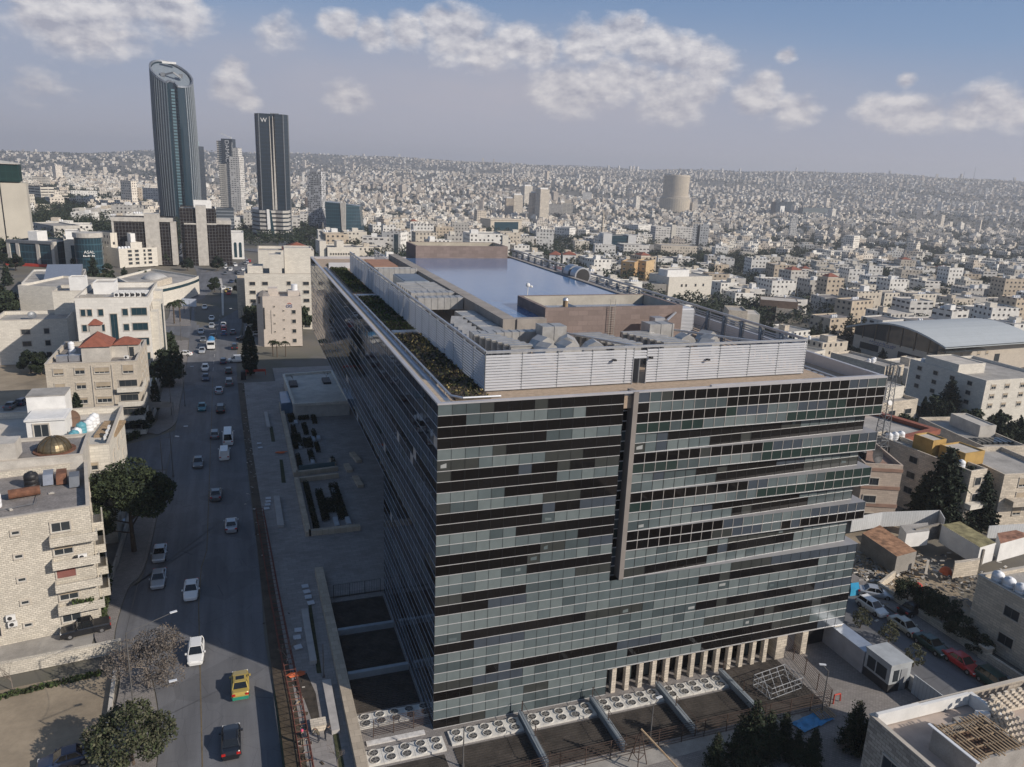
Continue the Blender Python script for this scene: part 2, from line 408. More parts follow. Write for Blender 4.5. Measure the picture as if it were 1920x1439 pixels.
DUST = mat('pale_dust', (.40,.37,.33), .95, var=.25, scale=.6, fine=.2)
def smooth_path(pts, n=8):
    out = []
    P = [Vector((p[0],p[1],0)) for p in pts]; P = [P[0]]+P+[P[-1]]
    for i in range(1, len(P)-2):
        for k in range(n):
            u = k/n
            out.append(.5*((2*P[i])+(P[i+1]-P[i-1])*u+(2*P[i-1]-5*P[i]+4*P[i+1]-P[i+2])*u*u+(3*P[i]-P[i-1]-3*P[i+1]+P[i+2])*u**3))
    out.append(P[-1]); return out
def strip(name, L_, R_, dz, matr, kind='structure', thick=0.0, n=8):
    """sheet between two edge polylines, following the terrain"""
    A = smooth_path(L_, n); B = smooth_path(R_, n); b = MB(); k = len(A)
    vs = [(p.x, p.y, max(Tz(p.x,p.y)+.05, -99)+dz) for p in A]+[(p.x, p.y, Tz(p.x,p.y)+.05+dz) for p in B]
    b.add(vs, [(i, k+i, k+i+1, i+1) for i in range(k-1)])
    if thick:
        lo = [(x,y,z-thick) for x,y,z in vs]
        b.add(vs+lo, [(i+1, i, 2*k+i, 2*k+i+1)[::-1] for i in range(k-1)]+[(k+i, k+i+1, 3*k+i+1, 3*k+i)[::-1] for i in range(k-1)])
        b.add([vs[0],vs[k],lo[k],lo[0]],[(0,1,2,3)]); b.add([vs[k-1],vs[2*k-1],lo[2*k-1],lo[k-1]],[(3,2,1,0)])
    o = b.build(name, matr); tag(o, kind=kind); return o
RL = [(-25.2,-60),(-25.2,2),(-25.6,10),(-27.6,19),(-31.2,24),(-31.2,36),(-29.6,44),(-29.5,100),(-29.8,150),(-31,200),(-33,270),(-36,380),(-52,470),(-78,560)]
RR = [(-13.9,-60),(-14.4,0),(-15.1,20),(-15.1,30),(-15.2,40),(-15.4,50),(-16.2,90),(-17.2,150),(-15.8,200),(-11,270),(-8,380),(-10,470),(-22,560),(-22,562)]
strip('road', RL, RR, .0, ASPH)
# side road leaving to the left beyond the pine
poly_sheet('side_road', [(-29.6,79),(-29.6,101),(-34,96.5),(-42,92),(-60,91),(-90,92),(-90,82),(-60,81),(-42,81),(-35,80)], .006, ASPH)
poly_sheet('side_street', [(-29.7,192),(-30.8,214),(-60,214),(-110,222),(-110,212),(-60,204),(-38,203)], .006, ASPH)
poly_sheet('cross_street', [(-13,232),(-13.6,247),(-2,246),(20,244),(20,236),(-2,235)], .006, ASPH)
# centre line, worn
LINE = mat('worn_yellow_paint', (.17,.13,.075), .8, var=.35, scale=1.5, fine=.6)
LINEW = mat('worn_white_paint', (.42,.41,.38), .8, var=.3, scale=1.5, fine=.5)
b = MB()
def mid(v): # road centre line u
    a = np.interp(v, [p[1] for p in RL[5:]], [p[0] for p in RL[5:]]); c = np.interp(v, [p[1] for p in RR], [p[0] for p in RR]); return (a*.47+c*.53) if v > 40 else -22.6+(.0 if v > 30 else (30-v)*.045)
ys = list(range(-30, 150, 5))
b.add([q for v in ys for q in ((mid(v)-.06, v, .011), (mid(v)+.06, v, .011))], [(2*i, 2*i+1, 2*i+3, 2*i+2) for i in range(len(ys)-1)])
tag(b.build('road_marking', LINE), kind='structure')
b = MB()
for v in range(150, 236, 8): b.box(mid(v)-.07, v, .005, mid(v)+.07, v+4, .012, 0)
tag(b.build('road_marking', LINEW), kind='structure')
strip('median', [(-21.6,232),(-22.0,262),(-22.6,300),(-24,340)], [(-20.9,232),(-21.2,262),(-21.6,300),(-22.8,340)], .22, CONCL, thick=.2)
# pavements
def kerbed(name, pts, mt, z=.14): return poly_sheet(name, pts, z, mt, th=.14)
strip('pavement', [(-29.6,-4),(-29.6,4),(-29.7,10),(-30.2,19),(-33.6,26),(-33.6,36),(-33.2,44),(-33.0,78)], [(-25.3,-4),(-25.3,4),(-25.7,10),(-27.7,19),(-31.3,24),(-31.3,36),(-29.7,44),(-29.7,78)], .14, PAVE, thick=.14)
strip('pavement', [(-35,101),(-33.4,108),(-34,122),(-34.5,150),(-36,190)], [(-32.4,99),(-29.7,106),(-29.7,122),(-29.9,150),(-30.9,190)], .14, PAVE, thick=.14)
strip('pavement', [(-48,216),(-40,222),(-40,250),(-44,300)], [(-31.2,214),(-31.8,222),(-33,250),(-34.6,300)], .14, PAVE, thick=.14)
strip('pavement', [(-14.6,178),(-14.8,200),(-13.4,230)], [(-9,178),(-9,200),(-9,230)], .14, PAVE, thick=.14)
strip('pavement', [(-12.8,250),(-11,275),(-8.4,340),(-7,380)], [(-9,250),(-7,275),(-3,340),(-1,380)], .14, PAVE, thick=.14)
strip('verge', [(-13.85,-40),(-14.3,0),(-15.0,30),(-15.3,50),(-16.1,90),(-17.0,136)], [(-11.6,-40),(-12.3,0),(-13.4,30),(-13.9,50),(-14.9,90),(-15.6,136)], .10, MUD, thick=.1)
strip('promenade', [(-11.6,-40),(-12.3,0),(-13.4,30),(-13.9,50),(-14.9,90),(-15.6,136)], [(-6,-40),(-7,0),(-7.2,30),(-7.4,50),(-7.5,90),(-7.6,136)], .12, PAVD, thick=.12)
poly_sheet('plaza', [(-8,27.5),(52,27.5),(52,150),(-8,150)], .10, PAVD)
poly_sheet('service_yard', [(-8,-26),(51.6,-26),(51.6,27.4),(-8,27.4)], .004, PAVE)
poly_sheet('bare_lot', [(-75,-20),(-29.8,-20),(-30,10),(-31,19.4),(-75,15)], .01, DIRT)
poly_sheet('lane', [(-75,18),(-31.5,22.2),(-31.5,24.0),(-75,20.6)], .02, CONCL)
poly_sheet('courtyard', [(-75,20.8),(-33.7,24.4),(-33.4,78),(-36,79.5),(-75,79.5)], .008, CONC)
poly_sheet('courtyard', [(-90,93),(-44,93),(-36,98),(-34.3,108),(-36.4,190),(-90,190)], .008, CONC)
poly_sheet('bare_lot', [(-100,127),(-56,127),(-56,180),(-100,180)], .014, DIRT)
# right-hand street behind the building
strip('street', [(52.4,-60),(52.6,-20),(53,0),(54.5,30),(58,60),(64,100)], [(62.8,-60),(62.9,-20),(62.9,0),(62.9,20),(66,60),(72,100)], .006, ASPH)
strip('pavement', [(62.95,-60),(62.95,-20),(62.95,0),(62.95,14)], [(65.2,-60),(65.2,-20),(65.2,0),(65.2,14)], .14, PAVE, thick=.14)
strip('building_lot', [(65.3,-40),(65.3,0),(63.2,16),(66,34),(68,60)], [(150,-40),(150,0),(140,20),(120,40),(110,60)], .012, DIRT)

# ------------------------------------------------------------------ the glass office building
RH_ = 1.05; NR = 32; TOP = 33.6
def zr(r): return (NR-r)*RH_
TONES = [glassm('glass_black', (.007,.006,.006), .05, .35), glassm('glass_brown', (.010,.009,.009), .06, .35), glassm('glass_dark', (.045,.048,.045), .1, .4),
         glassm('glass_mid', (.066,.084,.088), .2, .4), glassm('glass_light', (.105,.130,.134), .22, .4), glassm('glass_pale', (.143,.170,.170), .25, .4),
         glassm('glass_slate', (.055,.067,.083), .2, .4), glassm('glass_green', (.022,.038,.034), .08, .4),
         mat('transom_metal', (.62,.61,.60), .4, .3, .08), mat('mullion_dark', (.02,.02,.021), .8, 0, .1), mat('mullion_light', (.36,.335,.31), .5, .2, .1), glassm('pane_reflection_blind', (.32,.33,.32), .3, .4)]
SIDE_T = [glassm('side_glass_dark', (.012,.011,.011), .03, 1.0, wob=.05), glassm('side_glass_brown', (.022,.017,.015), .03, 1.0, wob=.05), glassm('side_glass_grey', (.05,.055,.062), .05, .9, wob=.05),
          glassm('side_glass_blue', (.075,.092,.11), .06, .9, wob=.05)] + [TONES[3],TONES[3],SILVER,SILVER, mat('side_transom', (.30,.335,.39), .45, .3, .06), TONES[9], TONES[10]]
OB = thing('office_building', 'large dark glass office block with banded facade and louvred roof screen', 'office building', (0,0,0))
def row_tones(n, spec):
    """spec: list of (length, tone); padded with the last tone"""
    out = []
    for k, tn in spec: out += [tn]*k
    out = (out+[out[-1]]*n)[:n]
    for i in range(n):
        if out[i] in (3,4,5) and random.random() < .16: out[i] = random.choice((3,4,4,5))
        elif out[i] in (0,1) and random.random() < .05: out[i] = random.choice((2,2,6))
    return out
def glazing(name, p0, p1, z0, z1, tones, mi_m=9, mw=.022, tr=.045, parent=OB, mats=TONES, proud=.03, trm=8):
    """one storey band of panes between p0 and p1 (outside on the right-hand side of p0->p1)"""
    b = MB(); n = len(tones); nb_ = mats is TONES; p0 = Vector((*p0,0)); p1 = Vector((*p1,0)); d = p1-p0; L = d.length; d.normalize(); nn = Vector((d.y,-d.x,0))
    for i, tn in enumerate(tones):
        a = p0+d*(L*i/n); c = p0+d*(L*(i+1)/n)
        j = random.uniform(-.006,.006)
        b.add([(a.x,a.y,z0),(c.x,c.y,z0),(c.x+nn.x*j,c.y+nn.y*j,z1),(a.x+nn.x*j,a.y+nn.y*j,z1)], [(0,1,2,3)], tn)
    M0 = Matrix.Translation(p0) @ Matrix(((d.x,nn.x,0,0),(d.y,nn.y,0,0),(0,0,1,0),(0,0,0,1)))
    for i, tn in enumerate(tones):      # pale patches painted on some panes, standing for white reflections and blinds
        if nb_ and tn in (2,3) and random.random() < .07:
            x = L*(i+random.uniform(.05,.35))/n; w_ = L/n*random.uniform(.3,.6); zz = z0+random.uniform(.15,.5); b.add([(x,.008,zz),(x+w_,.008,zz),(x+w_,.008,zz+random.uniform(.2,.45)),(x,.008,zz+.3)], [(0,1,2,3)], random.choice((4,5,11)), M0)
    M = Matrix.Translation(p0) @ Matrix(((d.x,nn.x,0,0),(d.y,nn.y,0,0),(0,0,1,0),(0,0,0,1)))
    for i in range(n+1):
        x = L*i/n; b.box(x-mw/2, -.02, z0+tr, x+mw/2, proud*.8, z1, mi_m, M)
    b.box(-.0, -.03, z0, L, proud*1.3, z0+tr, trm, M)
    return b.build(name, mats, parent)
rnd = random.Random(3)
left = [
 [(1,4),(2,3),(1,2),(10,1)], [(2,0),(2,3),(1,4),(3,5),(3,3),(3,1)], [(14,0)], [(8,1),(2,3),(2,5),(2,4)],
 [(1,5),(1,5),(2,4),(1,2),(9,1)], [(1,2),(1,2),(1,2),(1,4),(2,5),(2,4),(3,2),(3,1)], [(10,0),(2,1),(2,2)], [(9,1),(2,4),(1,5),(2,4)],
 [(3,5),(1,4),(1,3),(9,0)], [(1,2),(2,3),(2,5),(3,4),(3,2),(3,1)], [(10,0),(1,1),(3,6)], [(8,1),(1,3),(3,5),(2,4)],
 [(4,5),(2,3),(8,1)], [(2,3),(3,5),(4,4),(2,3),(3,1)], [(8,0),(2,2),(2,3),(2,6)], [(7,0),(1,2),(3,4),(3,5)],
 [(5,5),(2,3),(7,1)], [(3,4),(4,5),(4,4),(3,2)], [(2,2),(5,0),(3,3),(4,4)]]
right = [
 [(1,6),(1,3),(1,2),(17,0),(2,6),(2,3)], [(1,1),(1,3),(2,4),(1,4),(3,3),(4,0),(12,0)], [(8,0),(1,7),(3,6),(3,4),(3,6),(2,7),(2,0)], [(3,7),(1,3),(2,7),(2,4),(3,5),(3,4),(10,7)],
 [(1,5),(1,4),(1,6),(11,1),(2,2),(4,4),(4,5)], [(1,2),(1,4),(1,6),(2,5),(2,4),(10,1),(5,1)], [(12,0),(1,7),(3,6),(3,4),(2,6),(1,7),(2,6)], [(4,7),(2,3),(2,4),(3,5),(1,3),(11,7)],
 [(1,5),(1,4),(1,6),(3,3),(8,1),(3,6),(6,5)], [(1,3),(1,4),(3,5),(3,4),(9,1),(6,2)], [(11,0),(2,6),(3,4),(3,3),(4,7)], [(2,7),(3,3),(4,5),(3,4),(11,7)],
 [(2,5),(2,4),(2,5),(2,6),(9,1),(6,4)], [(2,3),(5,5),(3,4),(8,1),(5,3)], [(9,0),(2,6),(4,4),(3,4),(5,6)], [(8,0),(2,2),(3,6),(2,4),(8,0)],
 [(3,5),(4,4),(3,5),(8,2),(5,4)], [(5,4),(3,5),(9,1),(6,5)], [(2,2),(6,1),(4,5),(4,4),(7,5)]]
CW = 18.3/14
for r in range(19):
    glazing('glazing_row', (0,0), (18.3,0), zr(r+1), zr(r), row_tones(14, left[r]))
    fl = r//4; k = r % 4
    if r >= 16: pr = False
    elif fl == 0: pr = True
    else: pr = k in (2,3)
    if pr: glazing('glazing_row', (19.85,0), (50.4,0), zr(r+1), zr(r), row_tones(24, right[r]), 10, .06, .065, proud=.05)
    else: glazing('glazing_row', (19.85,.12), (49.3,1.1), zr(r+1), zr(r), row_tones(23, right[r]), 9, .05)
ro = {20:[(3,0),(2,6),(5,4),(30,4)]}
base_spec = [[(4,0),(3,6),(12,4),(6,5),(4,2),(9,6)], [(10,5),(8,4),(4,3),(12,1),(4,3)], [(14,5),(8,4),(10,5),(6,4)], [(2,3),(10,1),(5,2),(12,5),(9,3)], [(3,0),(4,6),(11,4),(4,3),(12,1),(4,6)],
  [(8,5),(6,4),(14,5),(10,4)], [(3,3),(12,5),(8,4),(5,2),(10,1)], [(4,5),(11,1),(4,6),(12,5),(7,4)], [(3,2),(4,6),(9,4),(14,0),(4,2),(4,4)], [(3,0),(2,2),(12,4),(6,5),(12,1),(3,6)]]
for r in range(19, 29):
    glazing('glazing_row', (0,0), (50.2,0), zr(r+1), zr(r), row_tones(38, base_spec[r-19]))
for r in range(29, 32):
    glazing('glazing_row', (0,0), (18.9,0), zr(r+1), zr(r), row_tones(14, [[(4,5),(3,4),(2,2),(5,5)],[(3,4),(4,5),(2,3),(5,4)],[(2,1),(2,2),(4,4),(6,3)]][r-29]))
b = MB()
for r in range(19):
    b.add([(18.3,1.0,zr(r+1)),(19.3,1.0,zr(r+1)),(19.3,1.0,zr(r)),(18.3,1.0,zr(r))], [(0,1,2,3)], [3,0,0,1,3,2,0,7,6,2,0,1,6,3,7,0,3,6,2][r])
    b.box(18.3,.93,zr(r+1),19.3,1.02,zr(r+1)+.08,8)
b.box(18.3,0.01,zr(19),18.34,1.0,TOP,9)
b.build('recess_glazing', TONES, OB)
b = MB(); b.box(19.3,-.14,zr(19)+.04,19.82,1.3,TOP+.12); b.build('facade_fin', mat('fin_stone', (.23,.205,.185), .7, var=.08), OB)
# side facade in mirror glass
rs = random.Random(11)
NS = 84
for r in range(32):
    L = 118 if r < 16 else 26.6; n = NS if r < 16 else 19
    k = r % 4; sp = []
    basek = {0:[0,1,0],1:[1,0,2],2:[3,2,3],3:[3,3,2]}[(r+1) % 4]
    while sum(a for a, _ in sp) < n: sp.append((rs.randint(5,16), rs.choice(basek)))
    tn = row_tones(n, sp)
    glazing('side_glazing_row', (0,L), (0,0), zr(r+1), zr(r), tn, 9, .015, .06, mats=SIDE_T, proud=.022)
# ledges on the stepped bands, soffit, concealed walls
b = MB()
def wedge(z, y0=.12, y1=1.25):
    b.add([(19.85,0,z),(50.4,0,z),(50.4,30,z),(49.3,30,z),(49.3,1.1,z),(19.85,y0,z)], [(0,1,4,5),(1,2,3,4)])
for r in (6,10,14,19): wedge(zr(r)+.005)
for r in (4,8,12,16): b.add([(19.85,0,zr(r)),(50.4,0,zr(r)),(50.4,30,zr(r)),(49.3,30,zr(r)),(49.3,1.1,zr(r)),(19.85,.12,zr(r))], [(5,4,1,0),(4,3,2,1)])
b.build('ledge', mat('ledge_metal', (.34,.335,.34), .6, .2, .1), OB)
b = MB()
for r in range(19):
    pr = (r < 4) or (r < 16 and r % 4 in (2,3)); x = 50.4 if pr else 49.3
    b.add([(x,0 if pr else 1.1,zr(r+1)),(x,118,zr(r+1)),(x,118,zr(r)),(x,0 if pr else 1.1,zr(r))], [(0,1,2,3)], [3,0,2,4][r % 4])
for r in range(19,29): b.add([(50.2,0,zr(r+1)),(50.2,118,zr(r+1)),(50.2,118,zr(r)),(50.2,0,zr(r))], [(0,1,2,3)], [3,4,2,4][r % 4])
b.add([(50.2,118,0),(0,118,16.8),(0,118,TOP),(50.2,118,TOP)], [(0,1,2,3)], 3)
b.build('rear_glazing', TONES, OB)
b = MB(); b.add([(0,27,16.75),(50,27,16.75),(50,118,16.75),(0,118,16.75)], [(3,2,1,0)]); b.build('soffit', mat('soffit_panel', (.12,.115,.11), .7), OB)
b = MB(); b.box(.1,26.6,0,10,26.75,16.8); b.box(10,26.7,0,50,117.5,16.7); b.build('core_wall', stone('dark_stone', (.17,.145,.13), 1.2, .6), OB)
# ground floor colonnade
b = MB(); b.add([(18.9,1.7,0),(50.1,1.7,0),(50.1,1.7,3.15),(18.9,1.7,3.15)], [(0,1,2,3)], 1); b.box(18.9,.0,3.05,50.2,1.7,3.14,8)
b.box(18.85,.01,0,18.95,1.7,3.1,9)
for i in range(12): b.box(20+i*2.2, 1.62, .2, 20.6+i*2.2, 1.66, 2.6, 3)
b.build('ground_floor_glazing', TONES, OB)
for i in range(13):
    u = 19.55+i*1.62; b = MB(); b.box(u,-.0,0,u+.5,.55,3.1); b.build('column', CREAM, OB)
for u0, u1 in ((40.8,42.2),(44.4,45.2),(49.0,50.1)):
    b = MB(); b.box(u0,.05,0,u1,1.65,3.08); b.build('pier', CREAM, OB)
b = MB(); b.box(42.25,1.2,0,44.35,1.3,2.9); b.build('shutter_door', mat('grey_door', (.36,.34,.33), .6), OB)
b = MB(); b.box(45.3,1.5,0,48.9,1.65,2.9); b.build('gate_opening', BLACK, OB)
# roof
b = MB(); b.box(.3,.3,32.0,44.6,117.7,33.25,0); b.box(44.605,.3,32.0,50.1,117.7,32.4,0); b.build('roof_deck', GRAVEL, OB)
b = MB()
o4 = [(-.05,-.05),(50.45,-.05),(50.45,118.05),(-.05,118.05)]; i4 = [(.38,.38),(50.0,.38),(50.0,117.6),(.38,117.6)]
b.ring(o4, i4, TOP-.02, TOP+.14, 32.4); b.build('parapet', mat('parapet_metal', (.50,.49,.50), .45, .4, .08), OB)
PAV = stone('roof_paver', (.46,.38,.29), .6, .6, .7, .08, .1, .2)
b = MB(); b.box(.4,.4,33.26,.95,117.5,33.55); b.build('roof_upstand', PAV, OB)
b = MB(); b.box(1.0,1.6,33.26,1.55,100,33.5); b.build('roof_gutter', mat('gutter_blue', (.26,.30,.36), .4, .6, .2, 1.0), OB)
b = MB(); b.tube((1.75,2.2,33.75),(1.75,62,33.75),.11); b.tube((1.75,2.2,33.75),(2.6,1.2,33.75),.11); b.tube((2.6,1.2,33.75),(6.2,1.1,33.75),.11)
for v in range(4,62,3): b.box(1.7,v,33.2,1.8,v+.1,33.7)
b.build('handrail_pipe', SILVER, OB)
SEDUM = mat('sedum', (.045,.05,.022), .95, var=.6, scale=1.2, fine=.5)
SEDUM2 = mat('sedum_green', (.06,.09,.025), .95, var=.6, scale=.8, fine=.5)
DRY = mat('dry_tuft', (.30,.24,.10), .95, var=.4, scale=3)
def tufts(name, x0,y0,x1,y1,z,n,size,mats,parent=None,seed=1,hgt=.3):
    r_ = np.random.default_rng(seed); c = np.stack([r_.uniform(x0,x1,n), r_.uniform(y0,y1,n), z+r_.uniform(0,hgt,n)],1)
    return leafmesh(name, c, size, mats, parent, r_)
def leafmesh(name, c, size, mats, parent=None, r_=None, flat=.0, midx=None):
    n = len(c); a = r_.normal(size=(n,3)); a /= np.linalg.norm(a,axis=1)[:,None]
    bb = r_.normal(size=(n,3)); bb -= (bb*a).sum(1)[:,None]*a; bb /= np.linalg.norm(bb,axis=1)[:,None]
    s = (np.asarray(size)*r_.uniform(.6,1.4,n))[:,None]
    q = np.stack([c-a*s, c+bb*s*.55, c+a*s, c-bb*s*.55],1).reshape(-1,3)
    me = bpy.data.meshes.new(name); me.vertices.add(4*n); me.vertices.foreach_set('co', q.ravel())
    me.loops.add(4*n); me.loops.foreach_set('vertex_index', np.arange(4*n)); me.polygons.add(n)
    me.polygons.foreach_set('loop_start', np.arange(0,4*n,4))
    for q_ in mats: me.materials.append(q_)
    me.polygons.foreach_set('use_smooth', [False]*n)
    me.polygons.foreach_set('material_index', (r_.integers(0,len(mats),n) if midx is None else midx))
    me.update(calc_edges=True); me.validate()
    return link(name, me, parent)
for (x0,y0,x1,y1,gs) in ((2.3,66,5.3,106,1),(2.3,33.5,5.5,61.5,1),(2.3,2.2,5.5,31.5,0)):
    b = MB(); b.box(x0-.12,y0-.12,33.2,x1+.12,y1+.12,33.4); tr = b.build('roof_planter', MUD, OB)
    o = tufts('roof_planting', x0,y0,x1,y1,33.42,int((x1-x0)*(y1-y0)*16),.17,[SEDUM2,SEDUM,SEDUM2,SEDUM] if gs else [SEDUM,SEDUM,MUD,DRY],None,int(y0),.22)
    tag(o, ['brown dry planting in the roof bed nearest the front corner','green planting in the middle roof bed','green planting in the farthest roof bed'][0 if y0 < 10 else 1 if y0 < 50 else 2],'planting',kind='stuff')
for y_ in (31.7,61.8): b = MB(); b.box(2.2,y_,33.2,5.4,y_+1.4,33.62); b.build('planter_divider', SILVER, OB)
# silver coping bar at front right and right-hand upstand
b = MB(); b.box(28,-.02,TOP+.15,50.0,.3,TOP+.32); b.build('coping_rail', MC['parapet_metal'], OB)
b = MB(); b.box(44.9,1.4,32.4,48.4,1.9,32.62); 
for i in range(16): b.box(45.3,4+i*1.1,32.4,46.6,4.7+i*1.1,32.75)
b.box(46.7,3.5,32.4,47.0,22,32.9); b.build('roof_vent_strip', SILVER, OB)
# ------------------------------------------------------------------ buildings: shared builders
OCC = []                       # occupied discs (x, y, r)
def hit(x, y):
    d = ray(x, y); h = math.hypot(d.x, d.y); D = 60.0
    while D < 7000:
        p = CAM+d*(D/h)
        if p.z <= Tz(p.x, p.y)+.02: break
        D *= 1.01
    lo, hi = D/1.01, D
    for _ in range(18):
        m_ = (lo+hi)/2; p = CAM+d*(m_/h)
        if p.z <= Tz(p.x,p.y)+.02: hi = m_
        else: lo = m_
    return CAM+d*(hi/h)
def fit(xa, ya, xb, yb, yb0, z0=None):
    """front-left roof corner, front-right roof corner, and the row where the left corner meets the ground"""
    xg = vx(xa, ya, yb0); P = hit(xg, yb0) if z0 is None else G(xg, yb0, z0)
    D = math.hypot(P.x-CX, P.y-CY); Q = GD(xa, ya, D); z1 = Q.z; B = G(xb, yb, z1) if abs(z1-HC) > 3 else GD(xb, yb, D)
    dv = Vector((B.x-Q.x, B.y-Q.y)); w = dv.length; rz = math.atan2(dv.y, dv.x)
    if abs(z1-HC) < 25 or abs(rz+YAW) > .9:     # near eye level the roof line gives no depth: face the street grid
        B2 = GD(xb, yb, D); dv = Vector((B2.x-Q.x, B2.y-Q.y)); w = dv.length; rz = math.atan2(dv.y, dv.x)
    return Vector((Q.x,Q.y,P.z)), rz, w, z1-P.z
WC = {}
FRAMEW = mat('window_frame', (.55,.54,.50), .6, var=.05); FRAMED = mat('dark_frame', (.10,.10,.10), .6, var=.05)
SURR = mat('window_surround', (.50,.45,.38), .85, var=.12)
def win_mesh(w, h, kind):
    key = (round(w,2), round(h,2), kind)
    if key in WC: return WC[key]
    b = MB(); ml = [PANE, FRAMEW, SURR, SHUT, FRAMED, PANEB, SHUTR]
    g = 5 if kind == 'blue' else 0; fr = 4 if kind in ('dark','blue') else 1
    b.add([(-w/2,-.02,0),(w/2,-.02,0),(w/2,-.02,h),(-w/2,-.02,h)], [(0,1,2,3)], g)
    for x0,z0,x1,z1 in ((-w/2,0,-w/2+.07,h),(w/2-.07,0,w/2,h),(-w/2+.07,0,w/2-.07,.07),(-w/2+.07,h-.07,w/2-.07,h)): b.box(x0,-.06,z0,x1,.0,z1,fr)
    n = max(1, round(w/1.0))
    for i in range(1,n): x = -w/2+w*i/n; b.box(x-.03,-.055,.07,x+.03,0,h-.07,fr)
    b.box(-w/2-.1,-.16,-.12,w/2+.1,.0,-.002,2); b.box(-w/2-.12,-.13,h+.002,w/2+.12,.0,h+.16,2)
    b.box(-w/2-.12,-.10,0,-w/2-.002,.0,h,2); b.box(w/2+.002,-.10,0,w/2+.12,.0,h,2)
    if kind in ('shut','red'): b.box(-w/2+.03,-.085,h*.28 if kind == 'shut' else .02,w/2-.03,-.062,h-.02,3 if kind == 'shut' else 6)
    if kind == 'half': b.box(-w/2+.03,-.085,h*.62,w/2-.03,-.062,h-.02,3)
    WC[key] = b.mesh('window', ml); return WC[key]
FACE = {'F': 0, 'R': math.pi/2, 'B': math.pi, 'L': -math.pi/2}
def win(par, face, x, z, w=1.5, h=1.3, kind='plain', W_=10, D_=10, name='window'):
    o = link(name, win_mesh(w, h, kind), par)
    o.rotation_euler = (0,0,FACE[face])
    o.location = {'F': (x,0,z), 'R': (W_,x,z), 'B': (W_-x,D_,z), 'L': (0,D_-x,z)}[face]; return o
def wgrid(par, face, n, floors, W_, D_, fh=3.2, z0=1.0, w=1.5, h=1.3, kinds=('plain',), marg=1.2, skip=.0, seed=0, h_=None):
    L = W_ if face in 'FB' else D_; r_ = random.Random(seed)
    for f in range(floors):
        for i in range(n):
            if r_.random() < skip: continue
            win(par, face, marg+(L-2*marg)*(i+.5)/n, z0+f*fh, w, h, r_.choice(kinds), W_, D_)
def tank_mesh(kind='w'):
    key = 'tank'+kind
    if key in WC: return WC[key]
    b = MB(); mi = 0
    b.lathe([(.62,0),(.66,.05),(.66,.35),(.63,.38),(.66,.42),(.66,.8),(.63,.83),(.66,.87),(.66,1.2),(.55,1.42),(.25,1.52),(.25,1.6),(.2,1.62)], 14)
    WC[key] = b.mesh('tank', {'w':TANKW,'t':TEAL,'b':BLACK}[kind], True); return WC[key]
def rect_block(par, x, y, z, w, d, h, m_, name='stair_house', roofm=None, parap=.25):
    b = MB(); b.ring([(x,y),(x+w,y),(x+w,y+d),(x,y+d)], [(x+.2,y+.2),(x+w-.2,y+.2),(x+w-.2,y+d-.2),(x+.2,y+d-.2)], z, z+h, z+h-parap)
    b.add([(x+.2,y+.2,z+h-parap),(x+w-.2,y+.2,z+h-parap),(x+w-.2,y+d-.2,z+h-parap),(x+.2,y+d-.2,z+h-parap)], [(0,1,2,3)], 1)
    return b.build(name, [m_, roofm or ROOFL], par)
def house(name, label, cat, P, rz, w, d, h, wm, rm=None, parap=.9, group=None, coping=True, occ=True):
    o = thing(name, label, cat, P, rz, group)
    b = MB(); t_ = .28
    b.ring([(0,0),(w,0),(w,d),(0,d)], [(t_,t_),(w-t_,t_),(w-t_,d-t_),(t_,d-t_)], -4 if P[2] < -1 else 0, h, h-parap)
    b.build('wall', [wm], o)
    b = MB(); b.box(t_+.004,t_+.004,h-parap-.2,w-t_-.004,d-t_-.004,h-parap, 0); b.build('roof', rm or ROOFG, o)
    if coping:
        b = MB(); e = .06; q = .34
        b.ring([(-e,-e),(w+e,-e),(w+e,d+e),(-e,d+e)], [(q,q),(w-q,q),(w-q,d-q),(q,d-q)], h+.005, h+.10, h+.005); b.build('coping', SURR, o)
    if occ:
        c = Vector(P)+Vector((math.cos(rz)*w/2-math.sin(rz)*d/2, math.sin(rz)*w/2+math.cos(rz)*d/2, 0)); OCC.append((c.x,c.y,math.hypot(w,d)/2))
    return o
def hipped(par, x, y, z, w, d, h, over=.4, name='roof', m_=None):
    b = MB(); x0,x1,y0,y1 = x-over,x+w+over,y-over,y+d+over; i = min(w,d)/2+over-.2
    if w >= d: a,c = (x0+i,(y0+y1)/2,z+h),(x1-i,(y0+y1)/2,z+h); f = [(0,1,5,4),(2,3,4,5),(1,2,5),(3,0,4),(3,2,1,0)]
    else: a,c = ((x0+x1)/2,y0+i,z+h),((x0+x1)/2,y1-i,z+h); f = [(0,1,4),(1,2,5,4),(2,3,5),(3,0,4,5),(3,2,1,0)]
    b.add([(x0,y0,z),(x1,y0,z),(x1,y1,z),(x0,y1,z),a,c], f); return b.build(name, m_ or TILE, par)
def L2W(o, p):
    c, s = math.cos(o.rotation_euler.z), math.sin(o.rotation_euler.z); return Vector((o.location.x+c*p[0]-s*p[1], o.location.y+s*p[0]+c*p[1], o.location.z+p[2]))
def tank(p, label, kind='w', sc=1.0, group=None):
    o = link('water_tank', tank_mesh(kind)); o.location = p; o.scale = (sc,)*3; tag(o, label, 'water tank', group); return o
